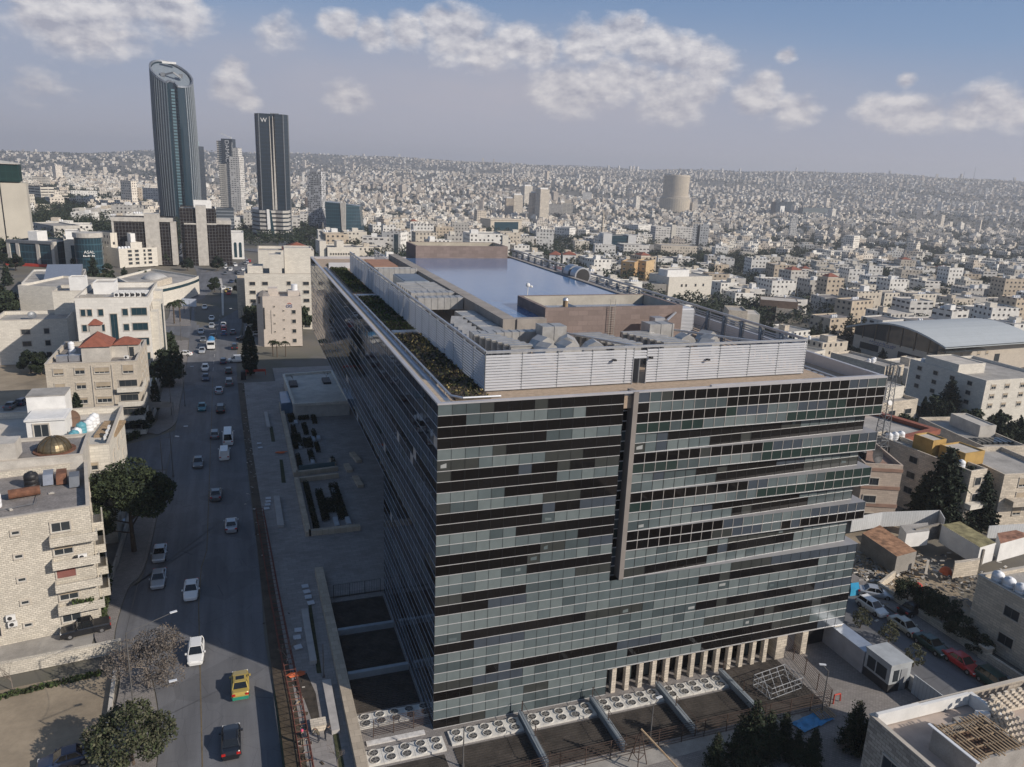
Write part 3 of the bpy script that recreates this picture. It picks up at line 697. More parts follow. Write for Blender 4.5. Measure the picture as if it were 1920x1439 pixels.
def acunit(p, rz, label, group=None, sc=1.0):
    if 'ac' not in WC:
        b = MB(); b.box(-.45,-.17,0,.45,.17,.62); b.cyl(0,0,0,.03,.23,14,1,M=Matrix.Translation((-.1,-.17,.31)) @ Matrix.Rotation(R(90),4,'X')); b.box(-.35,-.15,-.1,-.28,.15,0,1); b.box(.28,-.15,-.1,.35,.15,0,1)
        WC['ac'] = b.mesh('ac_unit', [WHITE, DARKM])
    o = link('air_conditioner', WC['ac']); o.location = p; o.rotation_euler = (0,0,rz); o.scale = (sc,)*3; return tag(o, label, 'air conditioner', group)
def dish(p, rz, label, r=.9, m_=None, tilt=55):
    o = thing('satellite_dish', label, 'satellite dish', p, rz)
    b = MB(); M = Matrix.Translation((0,0,r*1.1)) @ Matrix.Rotation(R(tilt),4,'X')
    prof = [(r*k/5, .28*r*(k/5)**2) for k in range(1,6)]; prof = prof+[(r*.99,.27*r+.03)]
    n = 20; vs = [(0,0,0)]+[(q[0]*math.cos(2*math.pi*i/n), q[0]*math.sin(2*math.pi*i/n), q[1]) for q in prof[:5] for i in range(n)]
    fs = [(0,1+i,1+(i+1)%n) for i in range(n)]+[(1+j*n+i,1+(j+1)*n+i,1+(j+1)*n+(i+1)%n,1+j*n+(i+1)%n) for j in range(4) for i in range(n)]
    fs += [tuple(reversed(f)) for f in fs]; b.add(vs[:], fs[:len(fs)//2], 0, M); b.add([(x,y,z-.03) for x,y,z in vs], fs[len(fs)//2:], 0, M)
    b.build('reflector', m_ or GREYM, o)
    b = MB(); b.tube((0,0,0),(0,0,r*1.1),.06); b.tube(M @ Vector((0,0,0)), M @ Vector((0,0,r*.9)),.03); b.tube(M @ Vector((r*.8,0,.2*r)), M @ Vector((0,0,r*.9)),.02); b.build('mast', DARKM, o); return o

# ---- left foreground: stone apartment building with balconies
CS = stone('rough_cream_stone', (.62,.57,.48), .46, .23, .62, .13, .7, .25)
A_ = house('apartment_building', 'cream rough stone apartment building with stacked corner balconies by the road', 'apartment building', (-57.2,24.6,0), R(9.5), 24.4, 15.5, 15.2, CS, ROOFD, .8)
for f in range(5):
    z = 1.3+f*2.85
    win(A_,'F',21.4,z,1.9,1.15,['plain','half','red','half','plain'][f]); win(A_,'F',17.1,z+.45,.8,.45); win(A_,'F',13.6,z,1.8,1.1,['dark','half','plain','half','plain'][f]); win(A_,'F',9.5,z,1.5,1.1)
    win(A_,'R',5,z,1.4,1.2,'plain',24.4,15.5); win(A_,'R',10,z,1.4,1.2,'half',24.4,15.5)
    if f:
        b = MB(); zb = z-1.3
        b.box(20.2,-1.15,zb,24.9,.0,zb+.15); b.box(20.2,-1.15,zb+.15,24.9,-1.0,zb+1.0); b.box(20.2,-1.0,zb+.15,20.35,0,zb+1.0); b.box(24.75,-1.0,zb+.15,24.9,0,zb+1.0)
        b.build('balcony', CS, A_)
        b = MB(); b.box(24.42,1.5,zb,25.6,6.0,zb+.15); b.box(25.45,1.5,zb+.15,25.6,6.0,zb+1.0); b.box(24.42,1.5,zb+.15,25.45,1.65,zb+1.0); b.build('balcony', CS, A_)
for i,(x,z) in enumerate(((13.2,11.6),(12.4,5.6),(15.6,3.1),(15.7,2.3))): acunit(L2W(A_,(x,-.25,z)), R(9.5), ['white air conditioner high on the cream stone apartment front','white air conditioner under the second row of windows of the stone apartments','upper of two air conditioners low on the stone apartments','lower of two air conditioners low on the stone apartments'][i])
acunit(L2W(A_,(23.2,-.7,9.2)), R(9.5), 'white air conditioner standing on a stone apartment balcony')
tufts('balcony_plants', 0,0,2.2,.6,0,160,.16,[SEDUM2,SEDUM2],None,5,.5); o = bpy.context.scene.objects['balcony_plants']; o.location = L2W(A_,(21.6,-.85,3.7)); tag(o,'green potted plants trailing along a lower stone balcony','plants',kind='stuff')
# raised roof storey with dome, then the house with the tank roof behind
A1 = house('roof_storey', 'weathered flat roof storey carrying the brass dome', 'building', (-57,42.3,0), R(3), 21.0, 8.6, 16.3, CONCL, ROOFD, .35)
b = MB(); b.box(0,0,0,3.2,3,2.2); o = b.build('roof_hut', CONCL); o.location = (-46.5,43.2,16.3); tag(o,'small grey block hut beside the brass dome','roof hut')
dm = thing('dome', 'ribbed brass dome on the weathered flat roof', 'dome', (-39.8,46.9,16.0))
b = MB(); b.lathe([(2.0*math.cos(q),2.0*math.sin(q)*.95) for q in [i*math.pi/2/8 for i in range(8)]]+[(.05,1.9)], 24); b.build('shell', mat('brass', (.20,.16,.10), .38, .7, .25, 3), dm, smooth=False)
b = MB()
for i in range(12):
    q0 = 2*math.pi*i/12
    for k in range(8):
        a0, a1 = k*math.pi/18, (k+1)*math.pi/18
        b.bar((2.03*math.cos(a0)*math.cos(q0),2.03*math.cos(a0)*math.sin(q0),1.93*math.sin(a0)),(2.03*math.cos(a1)*math.cos(q0),2.03*math.cos(a1)*math.sin(q0),1.93*math.sin(a1)),.06)
b.build('rib', mat('brass_dark', (.12,.09,.05), .5, .6), dm)
b = MB(); b.cyl(0,0,-.05,.12,2.5,20); b.build('base', RUST, dm)
A2 = house('apartment_building', 'pale apartment house with water tanks and white stair hut on its roof', 'apartment building', (-60,50.2,0), R(1), 26.0, 18.8, 15.0, PALE, ROOFL, .95)
for f in range(4):
    win(A2,'F',23.6,1.5+f*3.3,1.7,1.1,'red' if f in (1,2) else 'half'); win(A2,'F',21.9,1.5+f*3.3,.6,1.0)
    for y in (4,9,14): win(A2,'R',y,1.5+f*3.3,1.5,1.2,'plain',26,18.8)
def W2(x, y, z=14.05): return L2W(A2, (x,y,z))
hut = thing('stair_house', 'tall white stair hut with a lower window room on the tank roof', 'roof hut', W2(14.2,6.5), 0)
b = MB(); b.box(0,5,0,5,9.4,5.2); b.box(.8,0,0,5.6,4.99,3.0); b.build('wall', WHITE, hut); b = MB(); b.box(-.05,4.95,5.2,5.05,9.45,5.35); b.build('roof', ROOFG, hut)
b = MB(); b.box(.6,-.2,3.0,5.8,4.9,3.25); b.box(1,.1,3.25,5.5,4.8,3.3); b.build('roof', [WHITE], hut)
win(hut,'F',2.6,.5,1.9,2.0,'plain')
lb = ['white water tank in the left row on the pale tank roof, nearest the parapet','white water tank second in the left row on the pale tank roof','white water tank third in the left row on the pale tank roof','white water tank last in the left row on the pale tank roof']
for i in range(4): tank(W2(9.2+.1*i,8.4+i*1.5), lb[i])
tank(W2(9.2,6.8), 'teal water tank at the near end of the left tank row','t'); tank(W2(11.6,4.6),'single white water tank left of the white stair hut'); tank(W2(14.6,1.3),'small white water tank left of the brass dome','w',.9); tank(W2(17.2,1.4),'small white water tank behind the brass dome','w',.9)
for i,(x,y,k,l) in enumerate(((22.6,13.2,'w','white tank farthest back in the right tank row'),(22.4,11.6,'w','white tank second from the back in the right tank row'),(22.2,10.0,'w','white tank beside the teal one in the right tank row'),(21.4,9.0,'t','large teal tank in the middle of the right tank row'),(21.2,6.4,'w','white tank behind the two teal tanks near the roof slab'),(21.0,5.3,'t','teal tank behind the front white tank of the right row'),(20.9,4.0,'t','teal tank hidden beside the front white tank'),(21.3,2.9,'w','front white tank of the right tank row'),(18.6,14.2,'w','white tank behind the brown satellite dish'))): tank(W2(x,y), l, k, 1.05)
dish(W2(19.6,11.6), R(20), 'large rusty brown satellite dish on the tank roof', 1.35, mat('rusty_mesh', (.16,.10,.07), .8), 68)
b = MB(); b.box(0,0,0,3.0,7.0,.35); 
for i in range(9): b.box(.2,.5+i*.7,.35,2.8,.65+i*.7,.42)
o = b.build('roof_slab', WOOD); o.location = W2(23.3,6.3); o.rotation_euler.z = R(-4); tag(o,'tan slatted slab beside the right tank row','roof slab')
for i in range(3): acunit(W2(25.2,3.5+i*2.2,14.6), R(90), ['air conditioner at the near end of the tank roof parapet','middle air conditioner along the tank roof parapet','far air conditioner along the tank roof parapet'][i])
def W1(x, y, z=14.45): return L2W(A_, (x,y,z))
for i,(x,y,k,l) in enumerate(((13.2,5.8,'w','white tank on the foreground apartment roof nearest the left edge'),(14.9,5.6,'w','white tank on the foreground apartment roof right of its twin'),(18.4,10.8,'b','black water tank against the wall on the apartment roof'))): tank(W1(x,y), l, k, 1.2)
for i,(x,y,m_,l) in enumerate(((20.2,11.2,SILVER,'silver sheet metal box on the apartment roof'),(21.6,10.9,RUST,'rusty sheet metal box beside the silver one'),(23.0,9.3,GREYM,'grey chute-shaped metal box nearest the parapet'))):
    b = MB(); b.box(0,0,0,1.1,1.9,1.1); b.add([(0,0,0),(1.1,0,0),(1.1,-1.0,.1),(0,-1.0,.1),(0,0,1.1),(1.1,0,1.1)],[(0,1,2,3),(3,2,5,4),(0,3,4),(1,5,2)]); o = b.build('cooler_box', m_); o.location = W1(x-.6,y); o.rotation_euler.z = R(8); tag(o,l,'metal box')
b = MB(); b.cyl(0,0,-1.6,1.6,.55,14,0,M=Matrix.Translation((0,0,.6)) @ Matrix.Rotation(R(90),4,'Y')); o = b.build('rusty_tank', RUST); o.location = W1(17.8,7.6); o.rotation_euler.z = R(14); tag(o,'rusty brown drum lying on the foreground apartment roof','tank')

# ---- red-roofed apartment house
B3 = house('apartment_building', 'beige five storey apartment house with a red hipped roof hut on top', 'apartment building', (-51.2,100,0), 0, 15.8, 20, 15.2, stone('beige_stone', (.56,.50,.41), .8, .3, .7, .08, .3, .2), ROOFD, .85)
for f in range(5):
    z = 1.2+f*2.95
    for x,w_,k in ((2.2,1.7,'shut'),(5.8,1.7,'half'),(9.6,2.6,['plain','plain','half','shut','shut'][f])): win(B3,'F',x,z,w_,1.2,k)
    if f < 4:
        b = MB(); b.box(12.0,-.9,z-.9,16.6,-.02,z-.72); b.box(12.0,-.9,z-.72,16.6,-.75,z+.1); b.box(15.82,-.02,z-.9,16.6,6,z-.72); b.box(16.45,-.75,z-.72,16.6,6,z+.1); b.build('balcony', PALE, B3); win(B3,'F',14,z+.1,3.2,1.3,'dark')
    else: win(B3,'F',14.2,z-.2,1.9,1.7,'shut')
    for y in (8,12,16): win(B3,'R',y,z,1.6,1.3,'half',15.8,20)
b = MB(); b.box(7.75,-.14,0,7.95,-.01,14.6); b.box(11.3,-.14,0,11.5,-.01,14.6); b.build('downpipe', SURR, B3)
RH0 = thing('roof_house', 'cream roof hut with red hipped tiles and tiled turret', 'roof hut', (-45.6,104.5,14.35))
b = MB(); b.box(0,0,0,5.0,7,3.0); b.box(5.0,3.0,0,10.0,7,2.6); b.box(.9,6,3,2.9,8,6.2); b.build('wall', CONCL, RH0); hipped(RH0,0,0,3.0,5.0,7,2.2); hipped(RH0,5.4,3.0,2.6,4.4,4,1.3); hipped(RH0,.9,6,6.2,2,2,1.1,.3)
win(RH0,'F',8.6,.0,.9,2.0,'dark').location = (8.6,2.99,.1)
tank((-47.9,109,14.4),'white tank left of the red hipped roof hut','w',1.1); tank((-48.1,109.2,16.1),'white tank stacked above the one beside the red roof hut','w',.9)
for i in range(2):
    b = MB(); b.box(0,0,0,2.0,1.2,1.2); o = b.build('metal_tank', SILVER); o.location = (-50.2+i*2.2,105,14.4); tag(o, ['left','right'][i]+' galvanised box tank beside the red roofed hut','tank')
acunit((-37.6,104,14.8),0,'white air conditioner on the red-roofed apartment house roof')
# ---- left white house and the tall white office building
LW = house('apartment_building', 'shaded white house with dark windows left of the white office block', 'house', (-76,166,0), R(2), 17, 14, 11.8, PALE, ROOFG)
for f in range(3): win(LW,'F',7.2,1.6+f*3.2,2.0,1.3,'dark'); win(LW,'F',12,1.6+f*3.2,1.2,1.4,'dark')
dish((-68,171,10.9), R(30),'dish on the shaded white house roof',1.1)
LW2 = house('apartment_building', 'tall cream house with a stair tower behind the shaded white house', 'house', (-64,178,0), 0, 16, 12, 17.5, PALE, ROOFG); rect_block(LW2,4,2,16.6,4,4,4.5,WHITE); win(LW2,'F',6,12,1.3,2.6,'dark'); win(LW2,'F',6.5,8,1.6,2.4,'shut')
WB = house('office_building', 'white office block with blue glass windows and crowded roof plant', 'office building', (-52.6,143.2,0), 0, 15.9, 26, 21, stone('white_stone', (.72,.69,.63), 1.4, .7, .8, .05, .15, .1), ROOFG, 1.3)
for f in range(5):
    z = 1.6+f*3.75
    for x in (1.5,2.9): win(WB,'F',x,z,1.0,1.6,'blue')
    win(WB,'F',5.3,z,1.1,1.6,'blue'); win(WB,'F',10.6,z,1.2,1.6,'blue'); win(WB,'F',13.7,z,3.4,1.8,'blue')
    for y in (3,7,11,15): win(WB,'R',y,z,1.4,1.8,'blue',15.9,26)
win(WB,'F',8.0,2.5,1.5,14.5,'blue',name='stair_window')
b = MB(); b.box(15.92,2,0,17.6,6,17); b.box(15.92,9,0,17.9,13,18.5); b.box(15.92,14,0,17.9,18,20.4); b.build('facade_pier', PALE, WB)
b = MB(); b.box(17.92,9.5,1,18.0,12.5,17.5); b.build('glass_bay', PANEB, WB)
for i in range(6):
    for j in range(3):
        o = acunit((-44.5+i*1.25,152+j*2.0,19.8), R(180*(j%2)), 'grey condenser %s of the roof plant in the %s row on the white office' % (['first','second','third','fourth','fifth','sixth'][i],['front','middle','back'][j]), 'condensers on the white office roof', 1.7)
rect_block(WB,2,14,19.7,5,6,3,WHITE); rect_block(WB,.5,4,19.7,5,.4,1.4,CONC,name='screen_wall')
# annex lower front (steel awning, hedge)
b = MB(); b.box(0,0,0,5,12,3.2); o = b.build('annex', PALE); o.location = (-40.2,121,0); tag(o,'low pale annex in front of the white office block','annex'); OCC.append((-32,124,8))
b = MB(); b.add([(0,0,3.2),(5,0,2.9),(5,4,3.0),(0,4,3.3)],[(0,1,2,3),(3,2,1,0)]); [b.tube((x,y,0),(x,y,3.1),.06) for x in (0,5) for y in (0,4)]; o = b.build('shade_canopy', mat('canopy_cloth', (.30,.29,.27), .9)); o.location = (-35.4,108,0); tag(o,'grey fabric parking canopy by the roadside','canopy')
# ---- branded cream tower by the road and the block behind
CT = thing('office_tower', 'slim pinkish cream tower with citi sign and dark corner turret', 'office tower', (-9.0,177.5,0), R(-3))
CTM = stone('pink_stone', (.60,.53,.46), .9, .45, .85, .05, .2, .12)
b = MB(); pl = [(-1.8,2),(0,0),(11.2,0),(11.2,9.5),(-1.8,9.5)]; b.ring(pl,[(p[0]*.96+.2,p[1]*.92+.3) for p in pl],0,15.4,14.6); b.add([(p[0],p[1],14.6) for p in pl],[(0,1,2,3,4)]); b.box(7.4,3,15,10.8,8,16.4); b.box(1.6,4,14.7,4.4,8,17.2); b.build('wall', CTM, CT); OCC.append((-4,182,9))
b = MB(); b.box(-1.3,.8,13.2,1.5,2.6,15.2); b.build('turret_opening', DARKM, CT)
b = MB(); b.lathe([(2.0,15.3),(1.5,16.2),(.1,17.0)],8,0,x=.2,y=2.0); b.build('turret_roof', ROOFD, CT)
for z in (1.2,4.2,7.2,10.1): win(CT,'F',8.9,z,1.1,1.1,'dark')
for z in (2.6,5.3,8.1,10.9): win(CT,'F',6.0,z,.35,.3,'dark')
for z in (1.9,4.5,7.0,9.6,12.2): win(CT,'F',3.3,z,.35,.3,'dark')
b = MB(); b.box(2.2,-.05,4,2.32,-.002,11.2); b.box(.1,-.2,5.5,.5,-.0,12); b.build('facade_slot', DARKM, CT)
b = MB(); b.cyl(9.4,6,16.4,18.2,.95,14); b.build('dome_tank', TANKW, CT)
def text(s, par, loc, rot, size, m_, name='lettering', ext=.04, sx=1.0):
    c = bpy.data.curves.new(name, 'FONT'); c.body = s; c.size = size; c.extrude = ext; c.align_x = 'CENTER'; c.materials.append(m_)
    o = bpy.data.objects.new('t_', c); SC.collection.objects.link(o); me = bpy.data.meshes.new_from_object(o.evaluated_get(bpy.context.evaluated_depsgraph_get())); bpy.data.objects.remove(o)
    me.name = name; o = link(name, me)
    if par is not None: o.parent = par
    o.location = loc; o.rotation_euler = rot; o.scale = (sx,1,1); return o
NAVY = mat('navy_sign', (.02,.06,.20), .5, var=0)
text('citi', CT, (7.6,-.06,12.0), (R(90),0,0), 1.6, NAVY)
b = MB(); n = 10
for i in range(n):
    a0, a1 = R(25+130*i/n), R(25+130*(i+1)/n); b.bar((7.65+.62*math.cos(a0),-.07,12.82+.5*math.sin(a0)),(7.65+.62*math.cos(a1),-.07,12.82+.5*math.sin(a1)),.12)
b.build('sign_arc', RED, CT)
CB = house('apartment_building', 'stepped cream block with recessed windows behind the citi tower', 'apartment building', (-13.5,206,-1), R(-2), 23, 14, 19.5, PALE, ROOFG)
for f in range(6):
    for x,w_ in ((2.4,1.8),(6.4,1.8),(19.6,1.9)): win(CB,'F',x,1.2+f*2.9,w_,1.1,'dark')
    win(CB,'F',14,1.2+f*2.9,1.2,1.2,'dark')
rect_block(CB,8,2,18.6,4,8,7,PALE); rect_block(CB,13,5,18.6,9,8,9,PALE,name='upper_storey'); rect_block(CB,1,4,18.6,5,6,3,PALE)
rb = house('apartment_building', 'cream block with a red tiled roof above the stepped cream block', 'apartment building', (-8,238,-1), R(-2), 20, 16, 24, PALE, ROOFG); hipped(rb,9,2,24,10,12,2.4)
house('apartment_building', 'low beige house left of the red tiled roof behind the citi tower', 'house', (-16,226,-1), 0, 11, 10, 15, CREAM, ROOFG)
# ------------------------------------------------------------------ landmarks placed by their roof corners and foot
WGC = wallgrid('grid_cream', (.64,.59,.50)); WGW = wallgrid('grid_white', (.72,.70,.65), 3.4, 3.3, wu=.4, wv=.4); WGB = wallgrid('grid_beige', (.56,.50,.41), 3.0, 3.2)
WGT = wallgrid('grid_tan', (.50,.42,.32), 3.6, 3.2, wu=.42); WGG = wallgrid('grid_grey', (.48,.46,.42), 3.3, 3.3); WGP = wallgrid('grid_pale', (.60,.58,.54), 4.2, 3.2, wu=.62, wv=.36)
WGN = wallgrid('grid_band', (.62,.58,.50), 9, 3.1, wu=.92, wv=.38, on=1)
GLG = wallgrid('grid_glass', (.10,.10,.10), 1.6, 1.7, (.018,.014,.013), .86, .88, 1); GLB = wallgrid('grid_blueglass', (.05,.11,.14), 1.8, 3.4, (.02,.045,.06), .9, .86, 1)
GLD = wallgrid('grid_darkglass', (.028,.045,.062), 1.5, 3.4, (.018,.028,.038), .9, .8, 1)
for m_ in (GLG, GLB, GLD): p = m_.node_tree.nodes['Principled BSDF']; p.inputs['Roughness'].default_value = .15; p.inputs['Specular IOR Level'].default_value = .7
SCR = [(275,365,120,430,900),(355,382,255,372,1400),(408,456,255,372,1300),(480,542,210,450,740),(576,610,320,400,800),(478,548,395,450,600),(610,676,375,450,600),(1235,1290,325,402,1200),(0,50,300,470,400),(148,192,435,520,330),(485,665,470,700,250),(230,400,515,580,300),(140,300,540,720,140),(0,300,600,840,140),(1115,1135,390,470,500),(1620,1920,580,720,280)]
def LM(label, cat, xa, ya, xb, yb, yb0, depth, wm, z0=None, name='city_building', rm=None, parap=.8, rz=None, w=None):
    P, r_, ww, h = fit(xa, ya, xb, yb, yb0, z0)
    if rz is not None: r_ = rz
    if w: ww = w
    SCR.append((xa-3,xb+3,ya,yb0,math.hypot(P.x-CX,P.y-CY))); o = house(name, label, cat, P, r_, ww, depth, h, wm, rm, parap, coping=False); o['w'] = ww; o['h'] = h; return o
def pier(o, x0, x1, z0, z1, m_, y=.0, pr=1.2, name='pier', d=2):
    b = MB(); b.box(x0, y-pr, z0, x1, y+d, z1); return b.build(name, m_, o)
# left cluster
o = LM('blue glass office with three cream piers beside the concrete tower', 'office building', 12,451,98,455,497, 22, GLB); w,h = o['w'],o['h']
for k in (0,.2,.64,.97): pier(o, w*k, w*k+1.6, 0, h+.3, CONCL, pr=.5)
pier(o,0,w,h-1,h+.4,GREYM,pr=.6,name='cornice'); rect_block(o,w*.25,8,h-.8,w*.2,8,5,WHITE); pier(o,-1,w,0,1.2,RED,pr=2.0,name='red_awning')
o = LM('pale office with a blue glass strip joined to the curved glass drum', 'office building', 119,449,153,446,505, 30, PALE); w,h = o['w'],o['h']
pier(o, w*.35,w*.85,1,h-3,PANEB,pr=.1,name='glass_strip'); rect_block(o,1,8,h-.8,w-2,12,4,WHITE)
P = hit(171,510); P.x += 0; OCC.append((P.x,P.y,14)); top = GD(171,436,math.hypot(P.x-CX,P.y-CY)).z
CD = thing('office_drum', 'curved blue glass office drum with white lettering', 'office building', P); hh = top-P.z; rr = 7.0*math.hypot(P.x-CX,P.y-CY)/500*1.02
b = MB(); b.lathe([(rr,0),(rr,hh-2.2)], 28); b.build('glass_wall', GLB, CD); b = MB(); b.lathe([(rr+.4,hh-2.2),(rr+.4,hh),(rr*.9,hh)], 28); b.build('roof_band', CONCL, CD)
q = math.atan2(CY-P.y, CX-P.x)+R(90)
for i,(s,zz) in enumerate((('ASAL',.50),)): text(s, CD, (math.cos(q-R(90))*(rr+.5), math.sin(q-R(90))*(rr+.5), hh*zz), (R(90),0,q), 2.0, WHITE)
b = MB(); M_q = Matrix.Translation((math.cos(q-R(90))*(rr+.5), math.sin(q-R(90))*(rr+.5), hh*.42)) @ Matrix.Rotation(q,4,'Z'); [b.box(-2.6+i*.62,-.03,0,-2.6+i*.62+.42,.03,.9-.25*(i%3),0,M_q) for i in range(8)]; b.build('small_lettering', WHITE, CD)
o = LM('cream block with balconies between the curved drum and the brown glass office', 'apartment building', 183,433,206,437,492, 16, WGC)
o = LM('white five storey block with water tanks and stepped hut before the brown glass office', 'apartment building', 222,467,294,464,503, 16, PALE); w,h = o['w'],o['h']
for f in range(4):
    for k in (.28,.46,.66,.8): win(o,'F',w*k,1.5+f*(h-1.5)/4,1.9 if k != .66 else 1.0,1.2,'dark')
rect_block(o,w*.38,3,h-.8,w*.3,6,3.5,PALE); rect_block(o,w*.42,4,h+2.7,w*.12,4,4.5,WHITE)
for i in range(4): tank(L2W(o,(1.2+i*1.6,2,h-.8)), 'white tank %s from the left on the stepped white block' % ['first','second','third','fourth'][i],'w',1.1)
o = LM('brown mirrored glass office slab with a broad cream stone pier', 'office building', 208,409,324,411,497, 22, GLG); w,h = o['w'],o['h']
pier(o,w*.53,w*.77,0,h+2.5,CONCL,pr=.8,name='stone_pier',d=8); pier(o,0,w,h-1.6,h+.5,CONCL,pr=.7,name='cornice'); pier(o,0,1.0,0,h-1.7,CONCL,pr=.7); pier(o,w-1.5,w+1.2,0,h-1.7,CONCL,pr=.7,d=14)
o = LM('tall brown glass office tower with a cream pier and stepped side wing', 'office building', 336,390,404,394,498, 24, GLG); w,h = o['w'],o['h']
pier(o,w*.44,w*.73,0,h+1.5,CONCL,pr=1.6,name='stone_pier',d=6); rect_block(o,w*.4,8,h-.8,w*.5,8,4.5,WHITE)
b = MB(); b.box(w+.01,2,0,w+7.5,22,h*.72); b.build('side_wing', GLG, o); b = MB(); b.box(w+.01,1.6,h*.72,w+7.9,22.4,h*.72+2.2); b.box(w*.1,-1.5,h*.72,w*.43,.0,h*.72+.7); b.box(w*.74,-1.5,h*.72,w+.2,.0,h*.72+.7); b.build('wing_band', CONCL, o)
b = MB(); b.box(w*.1,-1.4,0,w*.43,0,h*.72); b.box(w*.74,-1.4,0,w+.0,0,h*.72); b.build('front_bay', GLG, o)
P = hit(425,488)
o = LM('white arcaded building with three tall arched windows', 'building', 424,436,456,434,486, 16, WHITE); w,h = o['w'],o['h']
for i in range(3):
    b = MB(); x = w*(.2+.29*i); r_ = w*.085; pts = [(x-r_,1)]+[(x+r_,1)]+[(x+r_*math.cos(a),h*.58+r_*math.sin(a)) for a in [j*math.pi/8 for j in range(9)]]
    b.add([(p[0],-.06,p[1]) for p in pts], [tuple(range(len(pts)))]); b.build('arched_window', PANEB, o)
o = LM('dark grey glass block behind the brown glass tower', 'office building', 405,391,438,390,440, 22, wallgrid('grid_greyglass',(.20,.22,.24),30,3.0,(.06,.075,.09),1,.6,1))
o = LM('long white L-shaped block with small paired windows', 'building', 103,421,172,412,450, 18, WGW)
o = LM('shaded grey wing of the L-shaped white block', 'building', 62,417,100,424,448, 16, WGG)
o = LM('white banded hotel block right of the concrete tower', 'hotel', 47,348,75,350,382, 16, WGN)
o = LM('round-cornered pale banded block far behind the concrete tower', 'building', 59,331,87,332,350, 20, WGN)
o = LM('long white apartment slab beyond the dark tree belt', 'apartment building', 133,358,182,359,374, 14, WGW)
o = LM('low stone house at the foot of the concrete tower', 'house', 52,384,93,384,398, 14, WGC)
o = LM('tan hotel block left of the tall curved tower', 'hotel', 239,352,266,352,382, 18, WGT)
o = LM('white framed block touching the left side of the curved tower', 'hotel', 267,353,296,351,382, 18, WGP)
o = LM('flat white building with ten small square windows beyond the glass office', 'building', 614,464,674,464,500, 20, PALE); w,h = o['w'],o['h']
for i in range(10): win(o,'F',w*(.1+.08*i),h*.6,w*.045,w*.055,'dark')
rect_block(o,-w*.22,2,0,w*.2,14,h+3.5,PALE); rect_block(o,w*.35,6,h-.8,w*.22,8,4,PALE)
o = LM('white block with one blue glass strip beyond the roof screens', 'office building', 716,434,751,436,478, 16, WGW); pier(o,o['w']*.65,o['w']*.88,2,o['h']-1.5,PANEB,pr=.1,name='glass_strip')
# mirrored prism building
P = hit(640,446); D = math.hypot(P.x-CX,P.y-CY); OCC.append((P.x,P.y,30)); k = D/F
PB = thing('office_building', 'blue mirrored glass prism office with pale leaning fins', 'office building', P, -YAW+R(4)); h = GD(640,380,D).z-P.z
b = MB(); b.add([(-26*k,0,0),(6*k,0,0),(36*k,10,0),(36*k,30,0),(-26*k,30,0),(-28*k,0,h),(4*k,0,h*.97),(30*k,10,h*.9),(30*k,30,h*.9),(-28*k,30,h)], [(0,1,6,5),(1,2,7,6),(2,3,8,7),(3,4,9,8),(4,0,5,9),(5,6,7,8,9)]); b.build('glass_wall', GLB, PB)
b = MB(); b.add([(2*k,-.6,0),(8*k,-.6,0),(9*k,-.6,h),(-1*k,-.6,h),(2*k,1,0),(8*k,1,0),(9*k,1,h),(-1*k,1,h)], [(0,1,2,3),(1,5,6,2),(4,0,3,7),(3,2,6,7)]); b.add([(-33*k,-1,0),(-26*k,-1,0),(-31*k,-1,h*.42),(-33*k,-1,h*.42)],[(0,1,2,3),(3,2,1,0)]); b.build('fin', CONCL, PB)
# banded white podium of the dark tower and the row behind it
P = hit(512,446); D = math.hypot(P.x-CX,P.y-CY); k = D/F; OCC.append((P.x,P.y,45)); h = GD(512,393,D).z-P.z
PD = thing('podium_building', 'white folded podium building with dark ribbon windows below the dark hotel tower', 'building', P, R(-3))
pl = [(-35*k,16),(-21*k,1),(-8*k,0),(6*k,3),(18*k,0),(28*k,5),(32*k,18),(32*k,46),(-35*k,46)]
b = MB()
for i in range(6):
    z0 = h*(.14+.145*i); b.prism(pl, z0, z0+h*.088)
b.prism([(p[0]*.9,p[1]+2) for p in pl],0,h*.14); b.build('white_band', mat('podium_stone',(.42,.40,.365),.8), PD); b = MB(); b.prism([(p[0]*.97,p[1]+1.0) for p in pl],h*.02,h*.97); b.build('ribbon_window', GLD, PD)
b = MB(); b.add([(-2*k,-.7,0),(4*k,-.7,0),(-1.5*k,-.7,h*.95),(-5*k,-.7,h*.95)],[(0,1,2,3)]); b.add([(-8*k,-.8,0),(-2.5*k,-.8,0),(-4.5*k,-.8,h),(-9*k,-.8,h)],[(0,1,2,3)],1); b.build('entrance_slot', [PANEB,WHITE], PD)
for i,(xa,ya,xb,yb,yg,l) in enumerate(((548,408,562,404,440,'nearest white block in the row right of the banded podium'),(562,400,576,396,428,'second white block in the row right of the banded podium'),(577,392,590,388,416,'third white block in the row right of the banded podium'))):
    LM(l, 'building', xa,ya,xb,yb,yg, 40, WGP)
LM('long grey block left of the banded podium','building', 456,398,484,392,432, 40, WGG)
LM('low blue-grey roofed hall behind the tall curved tower','building',364,357,393,357,372,30,WGG)
LM('unfinished brown concrete frame right of the dark hotel tower','building',571,372,592,372,394,20,wallgrid('grid_frame',(.22,.16,.12),4,3.4,(.03,.025,.02),.8,.7,1))
